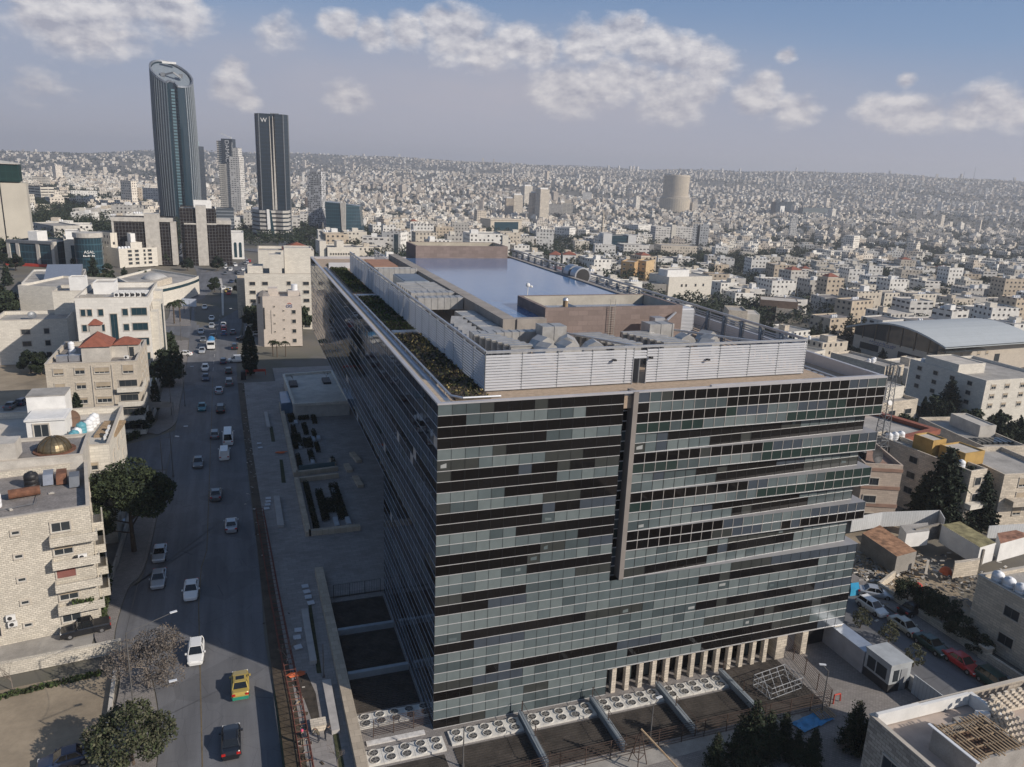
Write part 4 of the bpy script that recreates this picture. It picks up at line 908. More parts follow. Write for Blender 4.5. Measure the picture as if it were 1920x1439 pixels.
# tall curved tower with slanted oval top
P = GD(340,402,930); P.z = Tz(P.x,P.y); D = 930.0; k = D/F; H = GD(300,122,D).z-P.z; OCC.append((P.x,P.y,45))
RT = thing('curved_tower', 'very tall curved blue glass tower with slanted oval roof', 'skyscraper', P, -YAW+R(22))
n = 48; a_, b_ = 31*k, 24*k
def ov(i, s=1): q = 2*math.pi*i/n; return a_*s*math.cos(q), b_*s*math.sin(q)
def ztop(x, y): return H-22*k*.55+(-x/a_)*9*k+(y/b_)*15*k*1.25
RG = glassm('tower_glass', (.014,.034,.048), .12, .7); RGS = glassm('tower_glass_pale', (.13,.22,.25), .2, .6)
def leanx(z): return 4*k*(z/H)
b = MB(); base = []; topv = []
for i in range(n):
    x, y = ov(i); q = 2*math.pi*i/n
    if abs((q-1.5*math.pi)) < .16: y += 7*k
    base.append((x,y,0)); topv.append((x*.98-0,y*.98,ztop(x,y)))
nz = 12; vs = []
for j in range(nz+1):
    f = j/nz; bul = 1+.05*math.sin(math.pi*f)
    for i in range(n): x, y, zt = topv[i]; vs.append((base[i][0]*bul, base[i][1]*bul, zt*f))
fs = [(j*n+i, j*n+(i+1)%n, (j+1)*n+(i+1)%n, (j+1)*n+i) for j in range(nz) for i in range(n)]
b.add(vs, fs); b.build('glass_wall', RG, RT)
b = MB(); b.add([(x*.97,y*.97,z-2.5) for x,y,z in topv], [tuple(range(n))]); b.build('oval_roof', mat('tower_roof', (.17,.20,.23), .6), RT)
b = MB(); tv = vs[-n:]
for i in range(n): b.bar(tv[i], tv[(i+1)%n], 1.7, 1.7)
b.build('roof_rim', mat('rim', (.24,.26,.29), .4, .5), RT)
for i in list(range(24,35))+list(range(41,48)):
    b = MB(); x, y = ov(i, 1.03)
    for j in range(nz):
        p0, p1 = Vector(vs[j*n+i]), Vector(vs[(j+1)*n+i]); s0 = Vector((p0.x*.015,p0.y*.015,0)); b.bar(p0+s0, p1+s0, .7 if i < 40 else 1.1, 1.2)
    b.build('fin', mat('fin_metal', (.17,.20,.22), .4, .4) if i < 40 else mat('fin_pale', (.26,.29,.31), .5, .2), RT)
b = MB()
nn_ = 44
for j in range(nn_): z0 = H*.02+j*(H*.84/nn_); b.box(-2.2*k,-b_+4.8*k,z0,3.2*k,-b_+7*k,z0+H*.84/nn_*.62)
b.build('pale_glass_spine', RGS, RT)  # stack of paler glass panes up the recessed slot
b = MB(); b.box(-13*k,b_*.45,H+4*k,8*k,b_*.62,H+7.2*k); b.build('roof_sign_panel', WHITE, RT)
b = MB(); b.bar((-12*k,-b_*.2,H-15*k),(3*k,-b_*.5,H-11*k),1.5); b.bar((3*k,-b_*.5,H-11*k),(14*k,-b_*.3,H-18*k),1.5); [b.box(x*k-2,-b_*.35,H-18*k,x*k+2,-b_*.2,H-12*k) for x in (-13,14)]; b.build('maintenance_crane', GREYM, RT)
# slim tower beyond it
P = GD(371,353,1500); P.z = Tz(P.x,P.y); k = 1500/F; h = GD(368,258,1500).z-P.z
o = house('slim_tower','slim blue glass tower directly behind the curved tower','skyscraper',P+Vector((-14*k,0,0)),-YAW,20*k,24,h-14*k,GLD,coping=False)
b = MB(); b.box(0,0,h-14*k,11*k,12,h); b.box(11*k,0,h-14*k,17*k,12,h-6*k); b.build('tower_cap', mat('pale_teal', (.30,.40,.42), .5), o)
# tower under a crane
P = GD(436,366,1350); P.z = Tz(P.x,P.y); k = 1350/F; D = 1350
DT = thing('stepped_tower', 'stepped cream tower with a dark lettered top and roof crane', 'skyscraper', P, -YAW+R(-6)); OCC.append((P.x,P.y,35))
def hz_(y): return GD(436,y,D).z-P.z
b = MB(); b.box(-22*k,0,0,-2*k,16*k,hz_(307)); b.box(-24*k,1,hz_(307),-14*k,14*k,hz_(265)); b.build('wall', WGN, DT)
b = MB(); b.box(-2*k,-2*k,0,16*k,16*k,hz_(294)); b.box(3*k,0,hz_(294),14*k,14*k,hz_(277)); b.build('wall', WGP, DT)
b = MB(); b.box(-15*k,-1*k,hz_(306),4.5*k,12*k,hz_(261)); b.build('dark_top', GLD, DT)
text('DAMAC', DT, (-8*k,-1.3*k,hz_(284)), (R(90),R(90),0), 10*k, WHITE); text('PROPERTIES', DT, (3*k,-1.3*k,hz_(280)), (R(90),R(90),0), 4*k, WHITE)
b = MB(); b.bar((0,4*k,hz_(261)),(0,4*k,hz_(257)),1.2); b.bar((0,4*k,hz_(259)),(-17*k,4*k,hz_(251)),1.0); b.build('crane', WHITE, DT)
# dark hotel tower
P = GD(516,398,760); P.z = Tz(P.x,P.y); k = 760/F; D = 760; OCC.append((P.x,P.y,35)); h = GD(512,214,D).z-P.z
WT = thing('dark_hotel_tower', 'dark faceted glass hotel tower with pale folded spine and W letter', 'skyscraper', P, R(-3))
pl = [(-27*k,10*k),(-21*k,0),(-4*k,0),(-1*k,3*k),(3*k,3*k),(5*k,0),(19*k,0),(27*k,9*k),(27*k,26*k),(19*k,34*k),(-21*k,34*k),(-27*k,26*k)]
b = MB(); b.prism(pl,0,h); b.build('glass_wall', GLD, WT)
b = MB()
for x0,x1,xt0,xt1 in ((-3.5,-.2,-4,-3.2),(.2,4.6,1.2,2.2)): b.add([(x0*k,-.3,0),(x1*k,-.3,0),(xt1*k,-.3,h-4*k),(xt0*k,-.3,h-4*k),(x1*k,3*k,0),(xt1*k,3*k,h-4*k)], [(0,1,2,3),(1,4,5,2)])
b.build('folded_spine', CONCL, WT)
for kk in (0,1): b = MB(); xs = [-21*k,19*k][kk]; xe = [-27.2*k,27.2*k][kk]; ye = [10*k,9*k][kk]; b.bar((xs,-.1,h*.0+1),(xs,-.1,h),.8); b.bar((xe,ye,1),(xe,ye,h),.8); b.build('edge_trim', GREYM, WT)
text('W', WT, (-13*k,-.4,h-14*k), (R(90),0,0), 10*k, WHITE)
b = MB(); b.box(-2*k,4*k,h,12*k,12*k,h+1.5*k); b.build('roof_plant', GREYM, WT)
# perforated tower
P = GD(593,398,850); P.z = Tz(P.x,P.y); k = 850/F; h = GD(590,322,850).z-P.z
o = house('perforated_tower','perforated white-on-dark patterned tower right of the dark hotel tower','skyscraper',P+Vector((-14*k,0,0)),-YAW-R(10),26*k,18*k,h,wallgrid('grid_perforated',(.5,.5,.5),1.7,1.9,(.05,.055,.06),.66,.7,.62),coping=False)
# concrete tower at the left edge
P = hit(30,470); D = math.hypot(P.x-CX,P.y-CY); k = D/F; OCC.append((P.x,P.y,30))
def hl(y): return GD(20,y,D).z-P.z
LT = thing('concrete_tower', 'concrete slab tower with dark green glass top at the left edge', 'tower', P, R(9))
CT2 = mat('tower_concrete', (.52,.48,.40), .9, var=.12, scale=.06)
b = MB(); b.box(-60*k,0,0,-11*k,20,hl(304)); b.box(-9.5*k,-1.0,0,24*k,20,hl(343)); b.build('concrete_slab', CT2, LT)
b = MB(); b.box(-10.9*k,1,0,-9.6*k,18,hl(310)); b.build('dark_joint', DARKM, LT)  # dark metal filling the joint between the two slabs
b = MB(); b.box(-18*k,-2,hl(341),17*k,22,hl(309)); b.build('glass_top', wallgrid('grid_greenglass',(.02,.055,.05),3,4,(.012,.035,.032),.9,.9,1), LT)
b = MB(); b.add([(-22*k,-3,hl(308)),(17*k,-3,hl(308)),(17*k,22,hl(308)),(-22*k,22,hl(302)),(-22*k,-3,hl(306.5)),(17*k,-3,hl(306.5)),(17*k,22,hl(306.5)),(-22*k,22,hl(300))],[(0,1,5,4),(1,2,6,5),(4,5,6,7)]); b.build('roof_plate', CONCL, LT)
b = MB(); b.add([(-20*k,5,hl(306)),(-14*k,5,hl(306)),(-19*k,5,hl(284)),(-21*k,5,hl(290)),(-17*k,8,hl(306))],[(0,1,2,3),(3,2,1,0),(1,4,2),(4,0,3,2)]); b.build('roof_sail', GREYM, LT)
# low complex: skylit hall and domed rotunda on the left side of the avenue
o = LM('white low complex with a skylit metal roof left of the avenue', 'building', 40,530,150,528,560, 40, WGP, z0=0); w,h = o['w'],o['h']
b = MB(); b.add([(w*.35,4,h),(w*1.0,4,h),(w*1.0,24,h+4),(w*.35,24,h+4),(w*1.0,24,h),(w*.35,24,h)],[(0,1,2,3),(1,4,2),(5,0,3),(4,5,3,2)]); b.build('skylight', SILVER, o)
o = LM('long white windowless wall building behind the white office block','building', 33,535,145,540,590, 26, PALE, z0=0)
P = G(300,566); OCC.append((P.x,P.y,30)); D = math.hypot(P.x-CX,P.y-CY); k = D/F
RO = thing('rotunda', 'curved cream civic hall with a pale dome and ribbon windows', 'hall', P, -YAW); h = GD(330,530,D).z-P.z
pl = [(-95*k,10)]+[(30*k*math.cos(a)+2*k, 16+26*math.sin(a)*1.0-6) for a in [math.radians(-90+i*15) for i in range(9)]]+[(-95*k,40)]
b = MB(); b.ring(pl,[(p[0]*.97,p[1]*.95+1) for p in pl],0,h,h-.8); b.add([(p[0],p[1],h-.8) for p in pl],[tuple(range(len(pl)))],1); b.build('wall', [PALE,ROOFG], RO)
b = MB(); pl2 = [(p[0]*1.01+.1,p[1]-.15) for p in pl]; b.prism(pl2,h*.72,h*.86,cap=False); b.build('ribbon_window', PANEB, RO)
b = MB(); b.box(2*k,-8,0,12*k,6,h+1.5); b.build('entrance_block', CREAM, RO); [win(RO,'F',k*(4.2+2.6*i),h*.45,.9,2.6,'dark').__setattr__('location',(k*(4.2+2.6*i),-8,h*.5)) for i in range(3)]
b = MB(); b.lathe([(21*k*math.cos(q),h-.8+9.5*k*math.sin(q)) for q in [i*math.pi/2/7 for i in range(7)]]+[(.1,h-.8+9.5*k)],28,x=-38*k,y=16); b.build('dome', mat('dome_grey', (.42,.41,.39), .6), RO)
# billboard
P = G(356,588); bb = thing('billboard', 'white billboard on two posts beside the avenue', 'billboard', P, -YAW); b = MB(); b.box(-2.6,-.15,2.6,2.6,.15,5.4); b.build('panel', mat('poster', (.62,.66,.72), .6, var=.1), bb)
for x in (-2,2): b = MB(); b.box(x-.1,-.1,0,x+.1,.1,2.6); b.build('post', GREYM, bb)

# mid-distance right
o = LM('six storey white block just beyond the brown roof box', 'apartment building', 881,438,942,439,494, 22, WGW); rect_block(o,2,4,o['h']-.8,6,5,3.5,WHITE); rect_block(o,o['w']-.01,-1,0,5,18,o['h']-1,PALE,name='side_bay')
o = LM('sandstone building with tall green glass front', 'building', 920,411,979,411,437, 26, CREAM); pier(o,o['w']*.12,o['w']*.88,2,o['h']*.78,PANEB,pr=.3,name='green_glass'); pier(o,-1,o['w']+1,o['h']-1.5,o['h'],CREAM,pr=1.2,name='cornice')
for i,(xa,ya,xb,yg,l,mm) in enumerate(((949,372,963,410,'shorter left tower of the left beige pair',WGT),(964,366,981,410,'taller right tower of the left beige pair',WGB),(984,349,999,386,'slim cream tower between the two beige pairs',WGC),(998,362,1013,416,'shorter left tower of the right beige pair',WGT),(1014,355,1031,418,'taller right tower of the right beige pair',WGB))):
    o = LM(l+' on the skyline', 'tower', xa,ya,xb,ya+.5,yg, 20, mm, name='beige_tower'); rect_block(o,2,4,o['h']-.8,o['w']-4,10,4,WHITE)
o = LM('stepped cream hotel right of the beige tower pairs', 'hotel', 1056,381,1075,379,411, 22, WGN); rect_block(o,4,3,o['h']-.8,o['w']-8,12,9,CREAM,name='upper_storey')
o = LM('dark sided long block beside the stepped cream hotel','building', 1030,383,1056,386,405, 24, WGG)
o = LM('white crown-topped block on the hill behind the hotel','building', 1093,361,1110,361,380, 16, WGW)
P = hit(1263,401); D = math.hypot(P.x-CX,P.y-CY); k = D/F; OCC.append((P.x,P.y,45)); h = GD(1263,328,D).z-P.z
CY_ = thing('cylinder_tower', 'large cream cylindrical hotel tower on a wider drum', 'tower', P, 0)
CG = wallgrid('grid_cylinder', (.56,.49,.38), 2.6, 3.2, (.14,.12,.10), .45, .5, 1)
b = MB(); b.lathe([(27*k,-6),(27*k,h*.40),(24*k,h*.43)],40); b.build('drum', CG, CY_); b = MB(); b.lathe([(22.5*k,h*.43),(23.0*k,h*.75),(23.0*k,h*.95),(22*k,h),(18*k,h)],40); b.build('shaft', CG, CY_)
b = MB(); b.lathe([(23.3*k,h*.955),(23.3*k,h*.985)],40); b.lathe([(24.6*k,h*.43),(24.6*k,h*.47)],40); b.build('ring_band', CREAM, CY_)
o = LM('white office cube with a dark window band at the foot of the cylinder tower','office building',1262,377,1286,378,400,18,WHITE); pier(o,2,o['w']-2,o['h']*.55,o['h']*.85,PANE,pr=.2,name='dark_band')
o = LM('seven storey white block left of the minaret','apartment building',1006,432,1039,430,466,20,WGW); o = LM('white block joined on the right of the seven storey white block','apartment building',1040,426,1068,428,452,20,WGW)
P = hit(1127,466); D = math.hypot(P.x-CX,P.y-CY); k = D/F; h = GD(1128,393,D).z-P.z
MN = thing('minaret', 'pale stone minaret with balconies and pointed cap', 'minaret', P); b = MB()
b.lathe([(3.6*k,0),(3.6*k,h*.28),(2.9*k,h*.3),(2.7*k,h*.52),(4.0*k,h*.54),(4.0*k,h*.56),(2.3*k,h*.57),(2.1*k,h*.76),(3.2*k,h*.78),(3.2*k,h*.8),(1.7*k,h*.81),(1.6*k,h*.9),(.2*k,h)],12); b.build('shaft', CREAM, MN)
P2 = hit(1119,464); mq = thing('mosque_dome','green mosque dome beside the minaret','dome',P2+Vector((-3,4,0))); b = MB(); b.lathe([(5.5*k*math.cos(q),14*k*.3+11*k*math.sin(q)) for q in [i*math.pi/2/7 for i in range(7)]]+[(.1,15.5*k)],20); b.build('shell', mat('green_dome',(.06,.20,.13),.5), mq); b = MB(); b.lathe([(6*k,0),(6*k,4.4*k)],20); b.build('drum', CREAM, mq)
o = LM('blue glass office between two white end walls','office building',1148,442,1178,443,474,22,GLB); w,h = o['w'],o['h']; rect_block(o,-w*.55,-1,0,w*.53,24,h+2,WHITE,name='end_wall'); rect_block(o,w+.05,-1,0,w*.5,20,h+1,WHITE,name='end_wall')
o = LM('small white cube building left of the long hotel','building',1197,422,1222,421,440,18,WGW); o = LM('long white hotel wing on the middle right','hotel',1230,425,1300,427,456,20,WGP); rect_block(o,o['w']*.42,-1,0,7,20,o['h']+3,PALE,name='stair_tower')
o = LM('tall white end block of the long hotel','hotel',1300,421,1330,424,466,22,WGW); pier(o,o['w']*.28,o['w']*.45,0,o['h']-1,PANE,pr=.1,name='glass_strip')
o = LM('sandstone and green glass low office before the long hotel','office building',1240,460,1308,462,484,24,WGB)
o = LM('white villa block with dark red stripe left of the sandstone office','building',1170,459,1218,460,482,20,WGP)
o = LM('orange-brown apartment house with pale bay windows','apartment building',1165,490,1190,492,523,18,mat('ochre',(.46,.30,.15),.85)); w,h = o['w'],o['h']
for f in range(4):
    for x in (.25,.75): win(o,'F',w*x,1.2+f*(h-1)/4,1.6,1.2,'plain')
o = LM('ochre apartment house with pale framed windows beside the orange-brown one','apartment building',1192,488,1212,490,524,16,mat('ochre2',(.50,.36,.20),.85)); w,h = o['w'],o['h']
for f in range(4): win(o,'F',w*.3,1.2+f*(h-1)/4,2.0,1.3,'plain'); win(o,'F',w*.75,1.2+f*(h-1)/4,2.0,1.3,'plain')
for i,(xa,xb,l) in enumerate(((1030,1050,'left of two red roofed white houses beyond the roof screen'),(1056,1080,'right of two red roofed white houses beyond the roof screen'))):
    o = LM(l,'house',xa,478,xb,479,500,12,WHITE); hipped(o,0,0,o['h']+.1,o['w'],12,2.6); [win(o,'F',o['w']*x,o['h']*.55,1.3,1.8,'dark') for x in (.3,.7)]
o = LM('two storey white villa with tanks above the louvred screen','house',1255,520,1336,518,562,22,PALE); w,h = o['w'],o['h']
for x in (.3,.4,.62,.8): win(o,'F',w*x,h*.55,1.4,1.7,'dark')
rect_block(o,w*.08,6,h-.8,w*.5,10,4.5,WHITE); 
o = LM('small grey unfinished block beside the white villa','house',1204,532,1250,533,556,14,mat('cement',(.30,.28,.25),.9)); [win(o,'F',o['w']*x,2.5,1.6,1.2,'dark') for x in (.3,.75)]
o = LM('low beige house with two wide windows right of the screen','house',1367,582,1402,584,632,16,CREAM); w,h = o['w'],o['h']; [win(o,'F',w*x,h*.45,w*.26,2.4,'dark') for x in (.27,.73)]; rect_block(o,w+.05,1,0,w*.7,14,h-1.5,PALE,name='side_wing')
o = LM('flat roofed brown and cream villa with deep eaves','house',1456,578,1507,582,604,20,CREAM); w,h = o['w'],o['h']; [win(o,'F',w*x,h*.4,2.6,1.8,'dark') for x in (.2,.5,.8)]; rect_block(o,-w*.6,6,0,w*1.4,16,h+3.6,mat('brown_wall',(.20,.14,.10),.9),name='rear_wing')
o = LM('dark glass twin office with a white centre panel far right','office building',1456,379,1474,379,406,16,GLD); w,h = o['w'],o['h']; rect_block(o,w*.42,-2,0,w*.45,14,h*.72,WHITE,name='white_panel'); rect_block(o,w,-1,0,w*.9,16,h+1,GLD,name='right_slab')
o = LM('low dark banded glass office right of the dark twin office','office building',1506,390,1560,391,407,18,wallgrid('grid_banded',(.20,.23,.24),40,3.0,(.05,.065,.07),1,.6,1)); rect_block(o,o['w'],-1,0,6,16,o['h']+1,WHITE,name='end_wall')
# arched roof hall
P, rz_, w, h = fit(1762,640,1935,629,704,-17)
HL = thing('arched_hall', 'large stone hall with a curved pale metal roof', 'hall', P, rz_)
D = math.hypot(P.x-CX,P.y-CY); b = MB(); dl = 42; wl = max(w,40)
HS = stone('hall_stone', (.52,.46,.38), 1.2,.5,.8,.05,.1,.15)
b.box(0,0,0,wl,dl,h*.86); b.build('wall', HS, HL)
n = 14; b = MB(); vs = []
def arc(y): f = (y+4)/(dl+8); return h*.93+math.sin(math.pi*(f*.86+.10))*6.5-2.6
for i in range(n+1):
    y = -4+(dl+8)*i/n
    for x in (-1.2, wl+1.2): vs += [(x,y,arc(y)),(x,y,arc(y)-.7)]
for i in range(n): k = 4*i; b.add([], []); 
b.add(vs, [f for i in range(n) for k in [4*i] for f in ((k,k+2,k+6,k+4),(k+1,k+5,k+7,k+3),(k,k+4,k+5,k+1),(k+2,k+3,k+7,k+6))]); b.build('curved_roof', stone('hall_roof', (.43,.46,.47), 60, .9, .8, .04, .1, .1), HL)
b = MB(); vs = [(-.05,y_,z_) for i in range(n+1) for y_ in [0+dl*i/n] for z_ in (h*.60,max(h*.62,arc(dl*i/n)-.8))]; b.add(vs,[(2*i,2*i+2,2*i+3,2*i+1)[::-1] for i in range(n)]); b.build('clerestory', PANE, HL)
for i in range(9): b = MB(); b.box(-.3,4+i*6.6,h*.55,-.02,4.4+i*6.6,arc(4+i*6.6)-.8); b.build('mullion', mat('bronze',(.12,.09,.06),.6), HL)
for y0,y1 in ((6,18),(28,38),(46,56)): b = MB(); b.box(-.12,y0,h*.22,-.02,y1,h*.42); b.build('dark_window', PANE, HL)
for i in range(4): win(HL,'F',14+i*5,h*.5,1.6,1.6,'shut')
b = MB(); b.box(34,-.1,h*.1,37,.0,h*.5); b.box(-0.5,-4,h*.72,wl*.4,0,h*.76); b.build('entrance_frame', PANE, HL)
OCC.append((L2W(HL,(wl/2,dl/2,0)).x, L2W(HL,(wl/2,dl/2,0)).y, 42))
# inscription strokes on the hall's long wall (two lines of joined script)
b = MB(); rr_ = random.Random(4)
for row,(y0,y1,zz) in enumerate(((19.5,33,h*.50),(20.5,31,h*.44))):
    y = y0
    while y < y1:
        l = rr_.uniform(.5,1.5); b.box(-.10,y,zz,-.03,y+l,zz+.16)
        if rr_.random() < .7: b.box(-.10,y+l*.3,zz+.16,-.03,y+l*.3+.16,zz+rr_.uniform(.5,.95))
        if rr_.random() < .5: b.box(-.10,y+l*.6,zz-.35,-.03,y+l*.6+.2,zz-.15)
        y += l+rr_.choice([.05,.05,.35])
b.build('inscription', NAVY, HL)

for i,(x,y0,y1) in enumerate(((1803,346,322),(1822,347,314))):
    P = GD(x,y0+6,4600); P.z = Tz(P.x,P.y); h_ = GD(x,y1,4600).z-P.z; o = thing('radio_mast',['shorter left radio mast on the far right skyline','taller right radio mast on the far right skyline'][i],'mast',P); b = MB(); b.tube((0,0,0),(0,0,h_),1.6,4,0,.8); b.build('lattice', GREYM, o)
# ------------------------------------------------------------------ nearer buildings on the right
def PPm(b, pts, z1, z0, mi=0, mt=None):
    ps = [G(x,y,z1) for x,y in pts]; a = sum(ps[i].x*ps[(i+1)%len(ps)].y-ps[(i+1)%len(ps)].x*ps[i].y for i in range(len(ps)))
    if a < 0: ps.reverse()
    b.prism([(p.x,p.y) for p in ps], z0, z1, mi, mtop=mt); return b
def wallrun(name, pts, z, h, th, m_, label=None, cat=None, parent=None, z1=None):
    """a wall along ground points given as (x, y) metres"""
    b = MB()
    for (x0,y0),(x1,y1) in zip(pts[:-1],pts[1:]):
        d = Vector((x1-x0,y1-y0,0)); L = d.length; M = Matrix.Translation((x0,y0,z)) @ Matrix.Rotation(math.atan2(d.y,d.x),4,'Z')
        b.box(-th/2,-th/2,0,L+th/2-.004,th/2,h,0,M)
    o = b.build(name, m_, parent)
    if label: tag(o, label, cat or 'wall')
    return o
def Gp(x, y, z=0): p = G(x,y,z); return (p.x,p.y)
TANKI = [0]
def rooftanks(o, spots, z, txt, kinds='w', sc=1.0):
    for i,(x,y) in enumerate(spots):
        tank(L2W(o,(x,y,z)), 'white water tank %s on %s' % (['nearest the left','second','third','fourth','fifth','sixth'][i], txt), kinds, sc)
BR = stone('brown_banded', (.50,.41,.33), .9,.35,.75,.1,.2,.15)
o = LM('square stone block with brown bands right of the glass office', 'building', 1622,869,1694,873,986, 13, BR, z0=-.6); w,h = o['w'],o['h']; R1 = o
for k in (.0,.30,.58,.86): b = MB(); b.box(-.1,-.12,h*k+.3,w+.1,13.1,h*k+.85); b.build('stone_band', mat('brown_band',(.30,.19,.14),.85), o)
for f in range(3): win(o,'F',1.6,1.2+f*3.1,2.0,1.2,'dark')
o = LM('cream house with a red roof edge and narrow arched windows behind the lattice mast', 'house', 1648,832,1757,806,900, 15, CREAM, z0=-1.5); w,h = o['w'],o['h']
b = MB(); b.ring([(-.5,-.5),(w+.5,-.5),(w+.5,15.5),(-.5,15.5)],[(1,1),(w-1,1),(w-1,14),(1,14)],h-.9,h+.15,h-.6); b.build('red_roof_edge', TILE, o)
for x in (.35,.55,.75,.92):
    for z in (.22,.6):
        b = MB(); pts = [(-.35,0),(.35,0)]+[(.35*math.cos(a),1.2+.35*math.sin(a)) for a in [j*math.pi/6 for j in range(7)]]; b.add([(w*x+p[0],-.05,h*z+p[1]) for p in pts],[tuple(range(len(pts)))]); b.build('arched_window', SHUT, o)
o = LM('low cream house with a stair hut behind the red edged roof', 'house', 1655,756,1722,748,800, 12, CREAM, z0=-4); w,h = o['w'],o['h']; rect_block(o,w*.45,4,h-.8,w*.5,5,3.2,PALE); [win(o,'F',w*x,h*.4,2.4,1.3,'dark') for x in (.3,.75)]
o = LM('long beige three storey block below the arched hall', 'apartment building', 1850,714,1975,706,775, 27, PALE, z0=-7); w,h = o['w'],o['h']; R4 = o
for f in range(3):
    for x in (.12,.32,.55,.8): win(o,'F',w*x,1.3+f*(h-1.2)/3,1.7,1.3,'half')
    for y in (4,10,16,22): win(o,'L',y,1.3+f*(h-1.2)/3,1.6,1.2,'dark',w,27)
rect_block(o,0.5,10,h-.8,w*.4,12,3.0,PALE,name='upper_storey'); rooftanks(o,((2,24),(3.6,24),(5.2,24),(6.8,24)),h-.8,'the long beige block below the hall')
o = LM('small cream house with tanks left of the long beige block', 'house', 1660,688,1696,684,724, 22, CREAM, z0=-9); w,h = o['w'],o['h']; [win(o,'F',w*x,h*.5,1.8,1.3,'shut') for x in (.3,.72)]; rooftanks(o,((2,8),(4,8),(6,9)),h-.8,'the small cream house below the hall'); win(o,'L',5,h*.5,1.6,1.2,'dark',w,22)
o = LM('flat beige house with cluttered roof at the right edge', 'house', 1846,838,1925,836,890, 20, CREAM, z0=-3); w,h = o['w'],o['h']; [win(o,'F',w*x,h*.4,1.8,1.3,'dark') for x in (.3,.7)]; rect_block(o,w*.55,8,h-.8,w*.4,9,2.6,CONCL)
b = MB()
for i in range(7): b.box(1+i*1.3,3,h-.6,1.9+i*1.3,6,h-.2) 
b.build('solar_panel_row', PANE, o)
o = LM('cream house crowned with tanks and mustard roof huts behind the conifers', 'house', 1822,884,1852,879,985, 21, CREAM, z0=-1.5); w,h = o['w'],o['h']; R7 = o
MUS = mat('mustard',(.42,.27,.09),.8); rect_block(o,1.6,9,h-.8,3.4,4,3.0,MUS); rect_block(o,w-1.2,3.5,h-.8,5,5,2.4,MUS,name='roof_hut')
for f in range(3): win(o,'F',w*.5,1.2+f*(h-1)/3,1.5,1.4,'dark'); [win(o,'L',y,1.4+f*(h-1)/3,1.7,1.2,'dark',w,21) for y in (4,10,16)]
rooftanks(o,((1.4,3),(3.4,7),(1.4,18),(3,18),(4.6,18)),h-.8,'the house crowned with mustard huts')
b = MB(); b.box(-.2,-1.2,h*.33,w+.1,-.02,h*.33+.9); b.build('balcony', PALE, o)
o = LM('cream corner house with projecting balcony at the right edge behind the conifers', 'house', 1884,890,1990,885,980, 13, CREAM, z0=-1.5); w,h = o['w'],o['h']
for f in range(3): win(o,'F',w*.35,1.2+f*(h-1)/3,1.6,1.6,'shut'); [win(o,'L',y,1.4+f*(h-1)/3,2.2,1.3,'dark',w,13) for y in (4,9)]
b = MB(); b.box(w*.1,-1.8,h*.4,w,-.02,h*.4+1.0); b.build('balcony', CREAM, o)
# stone house with white tanks by the right-hand street
Pf = G(1810,1190,0); o = house('stone_house','shaded stone house with a row of white tanks beside the right street','house',(Pf.x+.0,Pf.y-26,0),R(0),16,26,8.3,CREAM,ROOFG,.5); R9 = o
for y,z,k in ((5,5.3,'dark'),(11,5.3,'dark'),(19,5.3,'half'),(5,1.7,'dark'),(12,1.7,'dark'),(20,1.9,'dark')): win(o,'L',y,z,1.9,1.3,k,16,26)
for i in range(4): tank((Pf.x+1.2,Pf.y-1.6-i*1.5,7.8), 'white tank %s in the row on the shaded stone house' % ['farthest','second','third','nearest'][i],'w',1.05)
# bottom right roof with lattice terrace
Q = G(1631,1341,9.5); o = house('stone_house','weathered stone house with whitewashed roof parapet in the bottom right corner','house',(Q.x,Q.y-22,0),0,19,22,9.5,stone('old_stone',(.42,.37,.31),.7,.33,.5,.25,.8,.3),mat('pink_screed',(.42,.35,.30),.9,var=.15),1.0); R10 = o
for y in (3,9,15): win(o,'L',y,5.6,1.8,1.6,'dark',19,22); win(o,'L',y,1.6,1.8,1.6,'dark',19,22)
b = MB(); b.box(.3,21.4,8.6,5,21.72,9.9); b.box(5.01,21.4,8.6,10.88,21.7,9.75); b.build('white_parapet', WHITE, o)
b = MB(); b.box(10.9,17.5,8.55,11.3,21.6,9.75); b.build('inner_parapet', WHITE, o)
b = MB(); b.box(7.6,18.6,8.5,10.4,20.2,8.9); b.build('roof_hatch', mat('grey_screed',(.30,.28,.25),.9), o)
acunit((Q.x+10.1,Q.y-2.6,8.7), R(-20), 'white air conditioner on the bottom right roof', sc=1.3)
TS = thing('timber_pergola','broken timber slat roof over block walls at the bottom right','shed',(Q.x+2.7,Q.y-8.0,8.5))
b = MB(); b.ring([(0,0),(5.4,0),(5.4,4.1),(0,4.1)],[(.25,.25),(5.15,.25),(5.15,3.85),(.25,3.85)],0,2.2,0); b.build('wall', CONC, TS)
b = MB(); rs2 = random.Random(2)
for i in range(30):
    if i % 2 or rs2.random() < .1: continue
    y_ = rs2.uniform(.5,3.2); b.box(.05+i*.18,rs2.uniform(-.3,.15),2.32,.17+i*.18,y_,2.39); b.box(.05+i*.18,y_+rs2.uniform(.05,.5),2.33,.17+i*.18,4.1+rs2.uniform(-.5,.2),2.40)
for j in range(5): b.box(0,.3+j*.85,2.21,5.4,.4+j*.85,2.31)
b.build('slat_roof', WOOD, TS); b = MB(); b.box(.26,.26,1.2,5.14,3.84,1.3); b.build('rubbish_floor', mat('brown_litter',(.20,.12,.08),.95,var=.7,scale=1.5,fine=.5), TS); b = MB(); b.box(-.35,-.3,2.3,-.1,4.4,2.38); b.build('metal_flashing', TANKW, TS)
LT_ = thing('lattice_wall','pierced concrete block screen wall on the bottom right roof','wall',(Q.x+11.0,Q.y-2.4,8.5))
b = MB()
